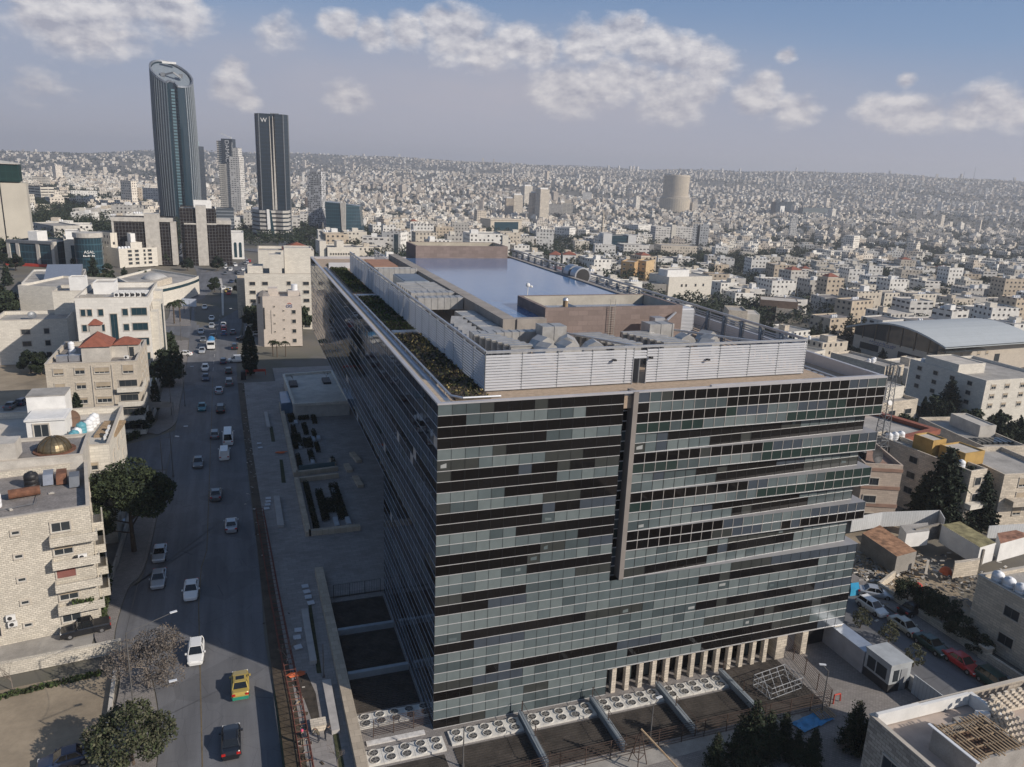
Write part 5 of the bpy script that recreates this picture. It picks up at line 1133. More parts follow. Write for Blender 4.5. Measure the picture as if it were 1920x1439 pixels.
for i in range(17):
    for j in range(7):
        if (i+j) % 2 == 0 or j in (0,7): b.box(i*.42,0,j*.33,i*.42+.41,.2,j*.33+.32)
        if (i+j) % 2 == 0 or j in (0,7): b.box(-.3,i*.3-5.3,j*.33,-.1,i*.3-5.01,j*.33+.32)
b.build('block_screen', CREAM, LT_)
# lattice mast on the banded block's yard
mp_ = L2W(R1,(R1['w']*.98,9,R1['h']-.8)); MT = thing('lattice_mast','tall grey lattice telecom mast with small dishes','mast',mp_); b = MB(); Hm = 15.5
def leg(i, z): s = 1.0*(1-z/Hm*.55); q = R(45+90*i); return (s*math.cos(q)*1.2, s*math.sin(q)*1.2, z)
for i in range(4): b.tube(leg(i,0),leg(i,Hm),.07,5)
for j in range(14):
    z0, z1 = Hm*j/14, Hm*(j+1)/14
    for i in range(4): b.tube(leg(i,z0),leg((i+1)%4,z1),.035,4); b.tube(leg(i,z1),leg((i+1)%4,z1),.035,4)
b.build('lattice', GREYM, MT)
for i in range(5): q = i*1.3; b = MB(); b.box(1.0*math.cos(q)-.12,1.0*math.sin(q)-.12,Hm-2,1.0*math.cos(q)+.12,1.0*math.sin(q)+.12,Hm-.3); b.build('antenna_panel', GREYM, MT)
b = MB(); b.lathe([(.05,0),(.35,.1),(.45,.3)],12,0,Matrix.Translation((-.7,-.9,9)) @ Matrix.Rotation(R(70),4,'X')); b.build('drum_dish', WHITE, MT)
dish(L2W(R1,(2.5,2.2,R1['h']-.8)), R(10), 'black satellite dish on the brown banded block', 1.3, DARKM, 75); tank(L2W(R1,(.9,4,R1['h']-.8)),'black water tank behind the dark dish','b',1.2)
dish(L2W(R1,(3,20,R1['h']+1)), R(200), 'grey satellite dish on the cream house behind the mast', 1.1, GREYM, 60)
# demolition lot
def PP(name, label, cat, pts, z1, m_, roofm=None, parent=None):
    b = MB(); PPm(b, pts, z1, 0, 0, 1); o = b.build(name, [m_, roofm or m_], parent)
    if parent is None: tag(o, label, cat)
    return o
PP('site_shed','long grey site shed with rotting orange-brown roof','shed',[(1617,1000),(1650,985),(1719,1034),(1682,1044)],2.9,mat('shed_wall',(.30,.28,.25),.9,fine=.4),mat('rotten_roof',(.34,.19,.11),.95,var=.7,scale=.9,fine=.3))
PP('site_cabin','white cabin with moss-stained roof in the demolition lot','cabin',[(1766,984),(1800,978),(1868,1018),(1838,1027)],3.0,WHITE,mat('moss_roof',(.26,.23,.12),.95,var=.6,scale=.8,fine=.3))
PP('site_cabin','white cabin with rusty roof at the right end of the lot','cabin',[(1870,1000),(1905,994),(1935,1004),(1876,1020)],3.0,WHITE,mat('rusty_roof',(.33,.17,.11),.95,var=.6,scale=.8))
PP('block_shed','open white walled store behind the block enclosure','shed',[(1688,985),(1740,980),(1743,996),(1700,1001)],2.4,WHITE,ROOFG)
PP('gate_house','stone gate walls at the front of the block enclosure','wall',[(1790,1052),(1838,1046),(1838,1050),(1791,1057)],2.4,CREAM)
BLK = stone('block_wall',(.27,.25,.22),.4,.2,.6,.1,.3,.3)
wallrun('block_wall',[Gp(1712,1020,0),Gp(1757,1009,0),Gp(1838,1060,0)],0,2.6,.3,BLK,'grey block enclosure wall in the demolition lot','wall')
b = MB(); PPm(b,[(1738,1050),(1743,1050),(1743,1052),(1738,1052)],2.2,0); tag(b.build('concrete_post',CONCL),'single pale concrete post in the demolition lot','post')
wallrun('metal_hoarding',[Gp(1594,998),Gp(1650,988),Gp(1757,984),Gp(1766,1000)],0,2.6,.12,stone('hoarding_white',(.55,.56,.56),.45,9,.6,.04,.5,.2),'white corrugated hoarding along the back of the lot','hoarding')
wallrun('metal_hoarding',[Gp(1850,1010),Gp(1960,1003)],0,2.2,.12,MC['hoarding_white'],'white corrugated hoarding behind the rusty roofed cabin','hoarding')
b = MB(); PPm(b,[(1595,1094),(1610,1092),(1611,1104),(1596,1106)],1.0,0); tag(b.build('site_barrier', mat('cyan_plastic',(.05,.38,.62),.6)),'cyan plastic barrier beside the glass corner','barrier')
def rubble(label, name, cx, cy, sx, sy, n, mats, size=(.2,.8), seed=1, z=0):
    r_ = random.Random(seed); b = MB()
    for i in range(n):
        x, y = cx+r_.gauss(0,sx), cy+r_.gauss(0,sy); s = r_.uniform(*size)
        M = Matrix.Translation((x,y,z+s*.2)) @ Matrix.Rotation(r_.uniform(0,6.3),4,'Z') @ Matrix.Rotation(r_.uniform(-.5,.5),4,'X')
        b.box(-s,-s*r_.uniform(.1,.5),-s*.2,s,s*r_.uniform(.1,.5),s*.2,r_.randrange(len(mats)),M)
    return tag(b.build(name, mats),label,'rubble',kind='stuff')
for i,(x,y,sx,n) in enumerate(((1625,1065,2.6,150),(1640,1085,2.5,120),(1705,1060,2,90),(1770,1100,6,200),(1850,1100,4,110),(1720,1075,7,130))):
    p = G(x,y); rubble('loose rubble and planks strewn over the demolition lot','rubble',p.x,p.y,sx,sx*.7,n,[CONC,CONC,CONCL,DIRT,CONC,DARKM,WOOD],(.10,.42),i)
for x,y,l in ((1719,1105,'red plastic heap beside the rubble by the right street'),(1773,1075,'orange plastic drum by the enclosure gate')):
    p = G(x,y); b = MB(); b.lathe([(.9,0),(.8,.4),(.55,.8),(.2,1.0)],9,x=0,y=0); o = b.build('plastic_heap', RED if 'red' in l else ORANGE); o.location = p; tag(o,l,'plastic heap')
# low garden walls and shrubs near the right street
wallrun('garden_wall',[(65.3,-28),(65.3,9.5),(70,11.5)],0,1.1,.35,CREAM,'low cream stone wall along the right pavement','wall')
b = MB(); b.box(-.5,-.5,0,.5,.5,1.7); b.box(-.6,-.6,1.7,.6,.6,1.85); o = b.build('gate_pier', CREAM); o.location = (65.3,-7,0); tag(o,'cream gate pier in the wall by the stone house','pier')
# ------------------------------------------------------------------ walls and lots on the left foreground
wallrun('stone_wall',[(-75,17.0),(-52,19.9),(-30.6,22.3)],0,1.5,.5,CS,'rough cream stone wall running left from the road','wall')
wallrun('stone_wall',[(-75,22.4),(-44,26.2)],0,1.0,.4,CS,'lower stone wall in front of the balconied apartments','wall')
wallrun('curb_wall',[(-30.2,-8),(-30.0,8),(-30.5,18)],0,.5,.35,CONCL,'low pale wall between the bare lot and the pavement','wall')
wallrun('boundary_wall',[(-33.7,27),(-33.4,44),(-33.3,77)],0,1.1,.3,CONCL,'grey boundary wall behind the pine','wall')
wallrun('boundary_wall',[(-34.5,106),(-34.2,117)],0,1.2,.3,CONCL,'grey wall by the fabric canopy','wall')
HEDG = mat('hedge_leaf',(.035,.05,.02),.9,var=.5,scale=2)
def hedge(label, pts, wd, hg, n, seed=0):
    r_ = np.random.default_rng(seed); P_ = np.array(pts,float); seg = np.linalg.norm(np.diff(P_,axis=0),axis=1); cs = np.concatenate([[0],np.cumsum(seg)]); u = r_.uniform(0,cs[-1],n)
    x = np.interp(u,cs,P_[:,0])+r_.uniform(-wd,wd,n)/2; y = np.interp(u,cs,P_[:,1])+r_.uniform(-wd,wd,n)/2
    o = leafmesh('hedge', np.stack([x,y,r_.uniform(0,hg,n)],1), .22, [HEDG,SEDUM,SEDUM2], None, r_); return tag(o,label,'hedge')
hedge('dark clipped hedge curving round the red-roofed house garden', [(-44,95),(-39,95.5),(-36.5,98),(-35.3,104),(-35.3,112)],1.2,1.3,4200,1)
hedge('rough green bank along the bare lot', [(-58,15.2),(-45,16.5),(-31.5,18.6)],.9,.25,1500,2); 
hedge('shrubs in front of the balconied apartments', [(-33.5,29),(-34.2,40),(-36,45)],1.6,1.6,2600,3)
# odds and ends on the foreground apartment roof
for i,(x,y,s,m_,l) in enumerate(((9,6,.5,CONCL,'pale block lying left on the foreground roof'),(11,11.5,.6,WOOD,'timber offcut pile at the back of the foreground roof'),(16.5,4.2,.35,CONCL,'small pale block near the foreground roof edge'),(20.5,7.5,.3,CONCL,'small pale block beside the rusty drum'),(6,9,.7,GREYM,'grey metal sheet on the left of the foreground roof'))):
    b = MB(); b.box(-s,-s*.5,0,s,s*.5,s*.4); b.box(-s*.6,-s*.3,s*.4,s*.5,s*.35,s*.6); o = b.build('roof_debris', m_); o.location = W1(x,y); o.rotation_euler.z = i*1.1; tag(o,l,'debris')
b = MB(); [b.tube(W1(x0,y0,14.7),W1(x1,y1,14.7),.035,5) for x0,y0,x1,y1 in ((8,3,19,4.5),(19,4.5,19.5,13),(13,6,13.2,12),(5,8,13,8.6))]; tag(b.build('roof_pipe', GREYM),'thin water pipes across the foreground apartment roof','pipe')
# ------------------------------------------------------------------ trees
BARK = mat('bark',(.10,.075,.055),.95,var=.3,scale=2); BARKG = mat('grey_bark',(.20,.17,.145),.95,var=.3,scale=2)
LF = [mat('leaf_a',(.030,.042,.018),.9,var=.45,scale=.5), mat('leaf_b',(.045,.060,.024),.9,var=.4,scale=.5), mat('leaf_c',(.065,.080,.032),.9,var=.4,scale=.5)]
LC = [mat('needle_a',(.014,.024,.014),.9,var=.4,scale=.5), mat('needle_b',(.024,.036,.020),.9,var=.4,scale=.5)]
LO = [mat('olive_a',(.060,.065,.035),.9,var=.35,scale=.5), mat('olive_b',(.095,.095,.055),.9,var=.35,scale=.5)]
LD = [mat('dry_a',(.155,.135,.115),.95,var=.35,scale=.8), mat('dry_b',(.12,.10,.085),.95,var=.35,scale=.8)]
def branches(b, r_, base, h, n, spread, r0, up=.5, sub=3):
    tips = []
    b.tube(base, (base[0]+r_.uniform(-.2,.2), base[1]+r_.uniform(-.2,.2), base[2]+h), r0, 8, 0, r0*.45)
    for i in range(n):
        z = base[2]+h*r_.uniform(.35,1); q = i*2.4+r_.uniform(-.4,.4); L = spread*r_.uniform(.6,1)
        p1 = Vector((base[0]+math.cos(q)*L*.5, base[1]+math.sin(q)*L*.5, z+L*up*.5)); p0 = (base[0],base[1],z); b.tube(p0,p1,r0*.35,5,0,r0*.22)
        for s in range(sub):
            q2 = q+r_.uniform(-.7,.7); p2 = p1+Vector((math.cos(q2)*L*.5, math.sin(q2)*L*.5, L*up*r_.uniform(.1,.8))); b.tube(p1,p2,r0*.2,4,0,r0*.08); tips.append(p2)
    return tips
def tree_proto(kind, seed, n, H=8.0, Rr=3.5, leaf=.32, mats=None, bark=None):
    """returns (trunk mesh, crown mesh)"""
    rr = random.Random(seed); r_ = np.random.default_rng(seed); b = MB(); th = {'round':.42,'pine':.5,'olive':.35,'cypress':.12,'conifer':.1,'palm':.8,'bare':.4,'dry':.35}[kind]*H
    C = []
    if kind in ('round','olive','pine','dry'):
        tips = branches(b, rr, (0,0,0), th, 7, Rr*.9, max(.09,H*.028), .55)
        cl = [(t_.x,t_.y,t_.z,rr.uniform(.22,.42)*Rr) for t_ in tips]
        for i in range(14 if kind != 'pine' else 30):
            q = rr.uniform(0,6.28); e = rr.uniform(-.35,1); rad = Rr*.72*math.sqrt(max(0,1-e*e))*rr.uniform(.7,1.05); cl.append((math.cos(q)*rad, math.sin(q)*rad, th+ (H-th)*.42+(H-th)*.46*e, rr.uniform(.20,.40)*Rr))
        wts = np.array([c[3]**2 for c in cl]); idx = r_.choice(len(cl), n, p=wts/wts.sum()); cl = np.array(cl)
        d = r_.normal(size=(n,3)); d /= np.linalg.norm(d,axis=1)[:,None]; rad = r_.uniform(.45,1,n)**.5
        C = cl[idx,:3]+d*(cl[idx,3]*rad)[:,None]*np.array([1,1,.72 if kind != 'pine' else .62])
        if kind == 'pine': C[:,2] = np.maximum(C[:,2], th*.8)
    elif kind in ('cypress','conifer'):
        b.tube((0,0,0),(0,0,H*.93),max(.08,H*.018),6,0,.03)
        if kind == 'cypress':
            z = r_.uniform(.04,1,n); rad = Rr*np.sin(np.clip(z,0,1)**.75*math.pi)**.7*(1-.25*z)+.06; q = r_.uniform(0,6.283,n); k = r_.uniform(.5,1,n)**.5*(1+.2*np.sin(q*5+z*25)); C = np.stack([np.cos(q)*rad*k, np.sin(q)*rad*k, z*H],1)
        else:
            lay = 22; L = []
            for j in range(lay):
                z = .10+.88*j/lay; R_ = Rr*(1-z)**.8*rr.uniform(.75,1.15)+.15
                for i in range(7):
                    q = i*.9+j*1.7+rr.uniform(-.3,.3); L.append((q,z*H,R_*rr.uniform(.7,1.15))); b.tube((0,0,z*H),(math.cos(q)*R_*.8,math.sin(q)*R_*.8,z*H-.08*R_),.03,4)
            L = np.array(L); wts = L[:,2]**1.5; idx = r_.choice(len(L), n, p=wts/wts.sum()); k = r_.uniform(.1,1,n)**.7
            C = np.stack([np.cos(L[idx,0])*L[idx,2]*k+r_.normal(0,.12,n)*(1+k), np.sin(L[idx,0])*L[idx,2]*k+r_.normal(0,.12,n)*(1+k), L[idx,1]-L[idx,2]*k*.16+r_.normal(0,.10,n)],1)
    elif kind == 'palm':
        b.tube((0,0,0),(.1,0,th),.24,8,0,.2); pts = []
        for i in range(26):
            q = i*2.4; e = rr.uniform(-.3,1.1); L = Rr*rr.uniform(.85,1.1)
            for k in np.linspace(.1,1,22): x = L*k*math.cos(e*.6); z = th+L*(k*math.sin(e)*.8-k*k*.75); pts.append((math.cos(q)*x+rr.uniform(-.12,.12)+.1, math.sin(q)*x+rr.uniform(-.12,.12), z))
        C = np.array(pts)
    elif kind == 'bare':
        def rec(p, d, L, r, lv):
            p1 = p+d*L; b.tube(p,p1,r,5 if lv < 2 else 3,0,r*.6)
            if lv >= 5: return
            for i in range(3 if lv < 4 else 2):
                nd = (d+Vector((rr.uniform(-.75,.75),rr.uniform(-.75,.75),rr.uniform(-.15,.45)))).normalized(); rec(p1,nd,L*rr.uniform(.6,.82),r*.6,lv+1)
        rec(Vector((0,0,0)),Vector((0,0,1)),H*.26,H*.018,0)
    tm = b.mesh('trunk', bark or BARK, True)
    if len(C) == 0: return tm, None
    o = leafmesh('crown', np.asarray(C), leaf, mats or LF, None, r_); cm = o.data; bpy.data.objects.remove(o); return tm, cm
TP = {}
def tree(kind, label, P, sc=1.0, rz=0.0, name=None, group=None, key=None, sz=None, cat='tree', **kw):
    key = key or kind
    if key not in TP: TP[key] = tree_proto(kind, len(TP)+3, **kw)
    tm, cm = TP[key]; o = thing(name or 'tree', label, cat, P, rz, group); o.scale = (sc,sc,sz or sc)
    link('trunk', tm, o)
    if cm: link('crown', cm, o)
    return o
def onT(x, y): return Vector((x,y,Tz(x,y)))
tree('pine','large dark pine leaning over the left edge of the road', (-31.6,47.0,0), 1, 1.0, 'pine_tree', key='bigpine', n=21000, H=13.5, Rr=5.5, leaf=.20, mats=[LF[0],LF[1],LC[1]])
tree('dry','round leafless-looking brown tree on the left pavement corner', (-26.9,14.6,.1), 1.08, 0, 'dry_tree', key='drytree', n=6500, H=6.6, Rr=3.6, leaf=.10, mats=LD, bark=BARKG)
tree('olive','bushy olive green tree at the bottom left roadside', (-27.2,3.2,.1), 1, 2, 'olive_tree', key='bigolive', n=7600, H=6.2, Rr=3.3, leaf=.15, mats=[LO[0],LO[1],LF[1]])
for i,(x,y,s,l) in enumerate(((-35.5,31,1.0,'bare tree right of the stone wall by the balconies'),(-34.6,35,.8,'smaller bare tree between boundary wall and apartments'),(-46,22,.75,'thin bare sapling before the balconied front, right of the pair'),(-52,21.5,.75,'thin bare sapling left of the pickup'),(-57,20.8,.7,'leftmost bare sapling behind the stone wall'),(-40,18,.6,'bare sapling on the lane verge beneath the pickup'),(-47,17,.55,'bare sapling on the lane verge left of its twin'))):
    tree('bare', l, (x,y,0), s, i*1.3, 'bare_tree', key='bare%d'%(i%2), n=0, H=7, bark=BARKG)
for i,(px_,py,s,l) in enumerate(((1757,985,1.35,'tall dark conifer in front of the tank crowned house'),(1800,985,1.05,'broad dark conifer right of the tallest conifer'),(1722,975,.8,'dark conifer left of the tallest conifer'),(1830,992,1.0,'lower dark conifer by the white hoarding'),(1770,800,1.35,'single conifer behind the red edged roof'))):
    p = hit(px_,py); tree('conifer', l, p, s*1.0, i, 'conifer', key='conifer%d'%(i%2), n=7000, H=11, Rr=3.6, leaf=.26, mats=LC); OCC.append((p.x,p.y,3))
for i,(px_,py,s,l) in enumerate(((1532,652,1.1,'leftmost of the four layered araucaria trees'),(1556,668,1.2,'second from left of the four layered araucaria trees'),(1582,672,1.7,'tallest of the four layered araucaria trees'),(1612,655,1.3,'rightmost of the four layered araucaria trees'))):
    p = hit(px_,py); tree('conifer', l, p, s, i*2, 'araucaria', key='arau', n=2600, H=13, Rr=2.8, leaf=.26, mats=LC); OCC.append((p.x,p.y,3))
p = hit(1585,690); tree('round','dense dark round tree below the tallest araucaria',p,1.2,0,'dense_tree',key='dense',n=6500,H=8.5,Rr=3.6,leaf=.26,mats=LC)
p = hit(470,704); tree('cypress','tall dark cypress at the roadside before the citi tower',p,1,0,'cypress',key='cyp',n=6000,H=13,Rr=2.0,leaf=.25,mats=[LC[1],LF[0]])
for i,(px_,py,s,l) in enumerate(((1385,1432,1.0,'leftmost dark fir in front of the cooling yard'),(1405,1432,1.25,'tall dark fir in front of the cooling yard'),(1437,1420,.95,'middle fir of the row in front of the cooling yard'),(1465,1410,.8,'narrow cypress-like fir right of the tall fir'),(1490,1432,.7,'small fir between the blue tarp and the fir row'),(1520,1436,.75,'fir below the blue tarp'),(1598,1405,1.0,'upright bushy tree right of the blue tarp'),(1620,1412,.7,'shrub beside the bottom right house'),(1340,1439,.7,'low fir at the bottom edge left of the row'))):
    p = G(px_,py); tree('conifer', l, p, s*.68, i*.7, 'fir_tree', key='fir%d'%(i%2), n=5200, H=8.5, Rr=2.4, leaf=.17, mats=[LC[1],LF[0]])
for i,(px_,py,l) in enumerate(((1612,1178,'young street tree beside the white hatchback'),(1665,1205,'young street tree beside the beige sedan'),(1712,1250,'young street tree beside the dark green sedan'))):
    tree('olive', l, G(px_,py), .42, i, 'street_tree', key='young', n=900, H=7, Rr=2.6, leaf=.25, mats=LO)
for i,(px_,py,s,l) in enumerate(((1700,1130,.75,'green tree by the green netting near the lot'),(1735,1150,.8,'dark shrub tree at the corner of the stone house garden'),(1765,1165,.9,'large dark bush before the stone house'),(1800,1200,.7,'garden shrub between wall and stone house'),(1830,1225,.6,'garden shrub nearest the gate pier'))):
    tree('round', l, G(px_,py), s*.8, i*1.1, 'garden_tree', key='garden%d'%(i%2), n=5200, H=5.5, Rr=3.2, leaf=.17, mats=[LF[0],LC[1],LO[0]])
for i,(px_,py,l) in enumerate(((327,608,'tall fan palm by the avenue, left'),(338,604,'second fan palm by the avenue'),(512,668,'palm left of the citi tower gate'),(520,670,'palm at the centre of the citi tower gate'),(536,669,'palm right of the citi tower gate'),(1280,600,'palm beyond the screen'))):
    p = hit(px_,py); tree('palm', l, p, 1 if i < 2 else .6, i, 'palm_tree', key='palm', n=0, H=9 , Rr=2.3, leaf=.26, mats=[LF[0],LF[1]])
for i,(px_,py,s,l,k) in enumerate(((30,508,.95,'big dark tree left of the white low complex','dense'),(8,500,.8,'dark tree at the far left edge','dense'),(203,520,.7,'olive green tree before the brown glass slab','mid'),(352,508,.8,'tall dark tree before the brown glass tower','dense'),(408,508,.9,'broad dark tree right of the brown glass tower','dense'),(403,548,.7,'dark tree beside the rotunda ramp','mid'),(458,556,1.05,'round dark umbrella tree beside the queueing traffic','dense'),(483,522,.8,'dark tree behind the umbrella tree','mid'),(58,700,.7,'dark tree before the shaded white house','dense'),(78,704,.65,'second dark tree before the shaded white house','mid'),(1330,655,1,'palm-like dark tree beyond the screen, left','mid'),(1345,650,1,'palm-like dark tree beyond the screen, right','mid'),(1120,500,1,'dark tree by the red roofed houses','mid'),(965,492,1.2,'dark tree beyond the far brown roof box','dense'))):
    p = hit(px_,py); tree('round', l, p, s, i*1.7, 'dark_tree', key=k, n=5000, H=9, Rr=4, leaf=.3, mats=LC if k == 'dense' else [LF[0],LC[1]])
tree('bare','pale bare tree by the white houses on the left',(-58,160,0),1.2,1,'bare_tree',key='bare0',n=0,H=7)
tree('bare','bare poplar beside the citi block car park',hit(465,600),1.1,1,'bare_tree',key='bare1',n=0,H=7)

# ------------------------------------------------------------------ the city
WALLS = [WGC,WGW,WGB,WGG,WGT,WGP]
CNAME = ['cream','white','beige','grey','tan','pale banded']
rc = random.Random(21)
def frustum(x, y, pad=.04):
    X, Y = x-CX, y-CY; f = X*_s+Y*_c; r = X*_c-Y*_s
    return f > 20 and abs(r/f) < .675+pad
def behind_office(x, y, z):
    """is the sight line to (x,y,z) cut by the glass office"""
    for k in np.linspace(.05,.98,60):
        px_, py_ = CX+(x-CX)*k, CY+(y-CY)*k
        if -.5 < px_ < 50.5 and 0 < py_ < 118 and HC+(z-HC)*k < 33: return True
    return False
def on_road(x, y, r):
    if y < 640: 
        L_ = np.interp(y,[p[1] for p in RL],[p[0] for p in RL]); R_ = np.interp(y,[p[1] for p in RR[:-1]],[p[0] for p in RR[:-1]])
        if L_-r-2 < x < R_+r+2: return True
    if -45 < x < 100 and 228 < y < 250 and x < 30: return True
    if -110 < x < -30 and 200 < y < 224: return True
    return 52-r < x < 75+r and y < 105
def free(x, y, r, k=1.0):
    if on_road(x,y,r) or (-20 < x < 10 and 0 < y < 176): return False
    if -10-r < x < 53+r and -30 < y < 122+r: return False
    for a,b_,q in OCC:
        if (x-a)**2+(y-b_)**2 < (q*k+r)**2: return False
    return True
hm = {}
def clash(x, y, z, h, r, D):
    a = proj((x,y,z+h)); 
    if a is None: return True
    b_ = proj((x,y,z)); pr = r*F/D
    for x0,x1,y0,y1,DL in SCR:
        if D < DL and a[0]+pr > x0 and a[0]-pr < x1 and a[1] < y1-2 and b_[1] > y0: return True
    return False
def cityhouse(i, x, y, rz, w, d, h, mi, roofk):
    """one house of the middle distance; local origin at its front-left corner"""
    wl = Vector((x,y,Tz(x,y))); o = thing('city_house', None, 'house', wl, rz); 
    t_ = .25; b = MB(); b.ring([(0,0),(w,0),(w,d),(0,d)], [(t_,t_),(w-t_,t_),(w-t_,d-t_),(t_,d-t_)], -5, h, h-.7)
    D = math.hypot(x-CX,y-CY); b.build('wall', [WALLS[mi] if D > 330 else [CREAM,PALE,MC['beige_stone'],WGG,CREAM,PALE][mi]], o)
    b = MB(); b.box(t_+.004,t_+.004,h-.9,w-t_-.004,d-t_-.004,h-.7); b.build('roof', [ROOFG,ROOFL,ROOFD][roofk % 3], o)
    if D <= 330:
        fl = max(1,int(h/3.1)); n = max(2,int(w/4)); wk = rc.choice([('plain','half'),('dark','plain'),('half','shut')])
        wgrid(o,'F',n,fl,w,d,h/fl*.98,1.0,1.5,1.25,wk,1.0,.12,i); wgrid(o,'L',max(2,int(d/5)),fl,w,d,h/fl*.98,1.0,1.4,1.2,wk,1.2,.2,i+5)
    feats = []
    if roofk in (0,1,3): hw = rc.uniform(3,5); hx_ = rc.uniform(1,max(1.1,w-hw-1)); rect_block(o,hx_,rc.uniform(2,d*.5),h-.7,hw,rc.uniform(3,5),rc.uniform(2.4,3.4),[PALE,CREAM,WHITE][i%3],name='stair_house'); feats.append('a stair hut')
    if roofk == 4: hipped(o,w*.15,d*.2,h+.6,w*.6,d*.6,2.2,.5,'red_roof'); b = MB(); b.box(w*.15,d*.2,h-.7,w*.75,d*.8,h+.6); b.build('upper_storey', PALE, o); feats.append('a red tiled hut')
    nt = rc.choice([0,1,2,3,4]) if roofk != 4 else rc.choice([0,1])
    if 'tw' not in hm: hm['tw'] = tank_mesh('w')
    tx, ty = rc.uniform(1,max(1.2,w-6)), rc.uniform(1,d-2)
    for k in range(nt): q = link('water_tank', hm['tw'], o); q.location = (tx+k*1.5,ty,h-.7)
    if nt: feats.append('%s tank%s' % (['','one','two','three','four'][nt], '' if nt == 1 else 's'))
    o['_f'] = feats; o['_c'] = CNAME[mi]; o['_s'] = max(1,round(h/3.1)); OCC.append((x,y,max(w,d)*.62)); return o
cand = []
for gi in range(-16, 60):
    for gj in range(2, 62):
        st = 27 if gj < 24 else 30
        x = gi*st+rc.uniform(-6,6)-60; y = 40+gj*st*.93+rc.uniform(-6,6)
        D = math.hypot(x-CX,y-CY)
        if D < 130 or D > 1150 or not frustum(x,y,.02): continue
        cand.append((D,x,y))
def grn(x, y): return np.sin(np.asarray(x)/47+1.3*np.sin(np.asarray(y)/83))*np.sin(np.asarray(y)/61+1.1*np.cos(np.asarray(x)/97)+.6)
cand.sort(); HOUSES = []
for D,x,y in cand:
    if len(HOUSES) >= 262: break
    w, d = rc.uniform(12,21), rc.uniform(11,18); big = rc.random() < .13
    h = rc.choice([6.5,7,9.5,10,12.5,13,16]) if not big else rc.uniform(15,22)
    if x > 90 and D < 330: h = min(h,10)
    if x < -60 and D < 260: continue
    z = Tz(x,y)
    if grn(x,y) > .66: continue
    if not free(x,y,max(w,d)*.58): continue
    if -40 < x < 40 and D > 330 and y < 620 and abs(x+10) < 38 and y > 250: continue      # keep the avenue open
    if behind_office(x,y,z+h): continue
    if clash(x,y,z,h,max(w,d)*.6,D): continue
    p = proj((x,y,z+h))
    if p is None or not (-30 < p[0] < 1950 and 250 < p[1] < 1420): continue
    rz = .16*math.sin(x/160+1)+.2*math.cos(y/210)+rc.choice([0,0,0,.12,-.15])
    roofk = rc.choice([0,0,1,1,2,3,3,4] if rc.random() < .55 else [0,1,2,3]); mi = rc.choice([0,0,1,1,1,2,3,4,5,5])
    HOUSES.append((D,p,cityhouse(len(HOUSES),x,y,rz,w,d,h,mi,roofk)))
# labels: by look, then by where each stands among the houses around it
NUM = ['ground','one','two','three','four','five','six','seven','eight']
def zone(p):
    x, y = p
    if x < 480: return 'left of the avenue'
    if x < 1000: return 'behind the glass office roof'
    if x < 1240: return 'beyond the roof screen'
    if x < 1480: return 'below the cylinder tower'
    if x < 1700: return 'left of the arched hall'
    return 'near the right edge'
ORD = ['first','second','third','fourth','fifth','sixth','seventh','eighth','ninth','tenth','eleventh','twelfth','thirteenth','fourteenth','fifteenth','sixteenth','seventeenth','eighteenth','nineteenth','twentieth']
rows = {}
for D,p,o in HOUSES:
    sz = '%s-storey %s' % (NUM[min(8,o['_s'])], o['_c']); ft = (' with '+o['_f'][0]) if o['_f'] else ''
    rows.setdefault((sz,ft,zone(p)),[]).append((p[1],D,o))
for (sz,ft,zn),lst in rows.items():
    lst.sort(key=lambda q: q[1])
    for i,(py,D,o) in enumerate(lst):
        o['label'] = sz+' house'+ft+' '+zn+('' if len(lst) == 1 else ', '+('nearest such' if i == 0 else ORD[i]+' nearest such'))
        if len(o['label'].split()) > 16: o['label'] = o['label'].replace(' behind the glass office roof',' past the office roof').replace(' with a ',' with ')
        o['group'] = 'houses of the middle city'
for D,p,o in HOUSES:
    for k in ('_f','_c','_s'): del o[k]
# trees scattered between them, each one a thing
tt = []
for i in range(9000):
    a = rc.uniform(-.7,.7); D = rc.uniform(150,900)**1.0; f = D*math.cos(math.atan(a)); r = f*a
    x = CX+f*_s+r*_c; y = CY+f*_c-r*_s
    if rc.random() > (.95 if grn(x,y) > .6 else .42): continue
    if x < -48 and D < 300: continue
    if not free(x,y,1.0,.74): continue
    z = Tz(x,y)
    if behind_office(x,y,z+6) or clash(x,y,z,9,3,D): continue
    p = proj((x,y,z+6))
    if p is None or not (0 < p[0] < 1920 and 250 < p[1] < 1200): continue
    if -45 < x < 25 and y > 240: continue
    tt.append((D,p,x,y))
tt.sort(); tt = tt[:290]; tl = {}
for i,(D,p,x,y) in enumerate(tt):
    k = rc.choice(['round','round','cypress','conifer','olive']); nm = {'round':('dark_tree','dark round tree'),'cypress':('cypress','slim dark cypress'),'conifer':('conifer','dark pointed conifer'),'olive':('olive_tree','grey-green olive tree')}[k]
    o = tree(k, None, onT(x,y), rc.uniform(.7,1.3), rc.uniform(0,6), nm[0], 'trees among the city houses', key='city'+k, n={'round':1500,'cypress':900,'conifer':1300,'olive':1200}[k], H={'round':7,'cypress':9,'conifer':9,'olive':5}[k], Rr={'round':3.2,'cypress':1.1,'conifer':2.4,'olive':2.6}[k], leaf=.40 if k != 'cypress' else .33, mats=LO if k == 'olive' else (LC if k != 'round' else [LF[0],LC[1]]))
    tl.setdefault((nm[1],zone(p)),[]).append((D,o))
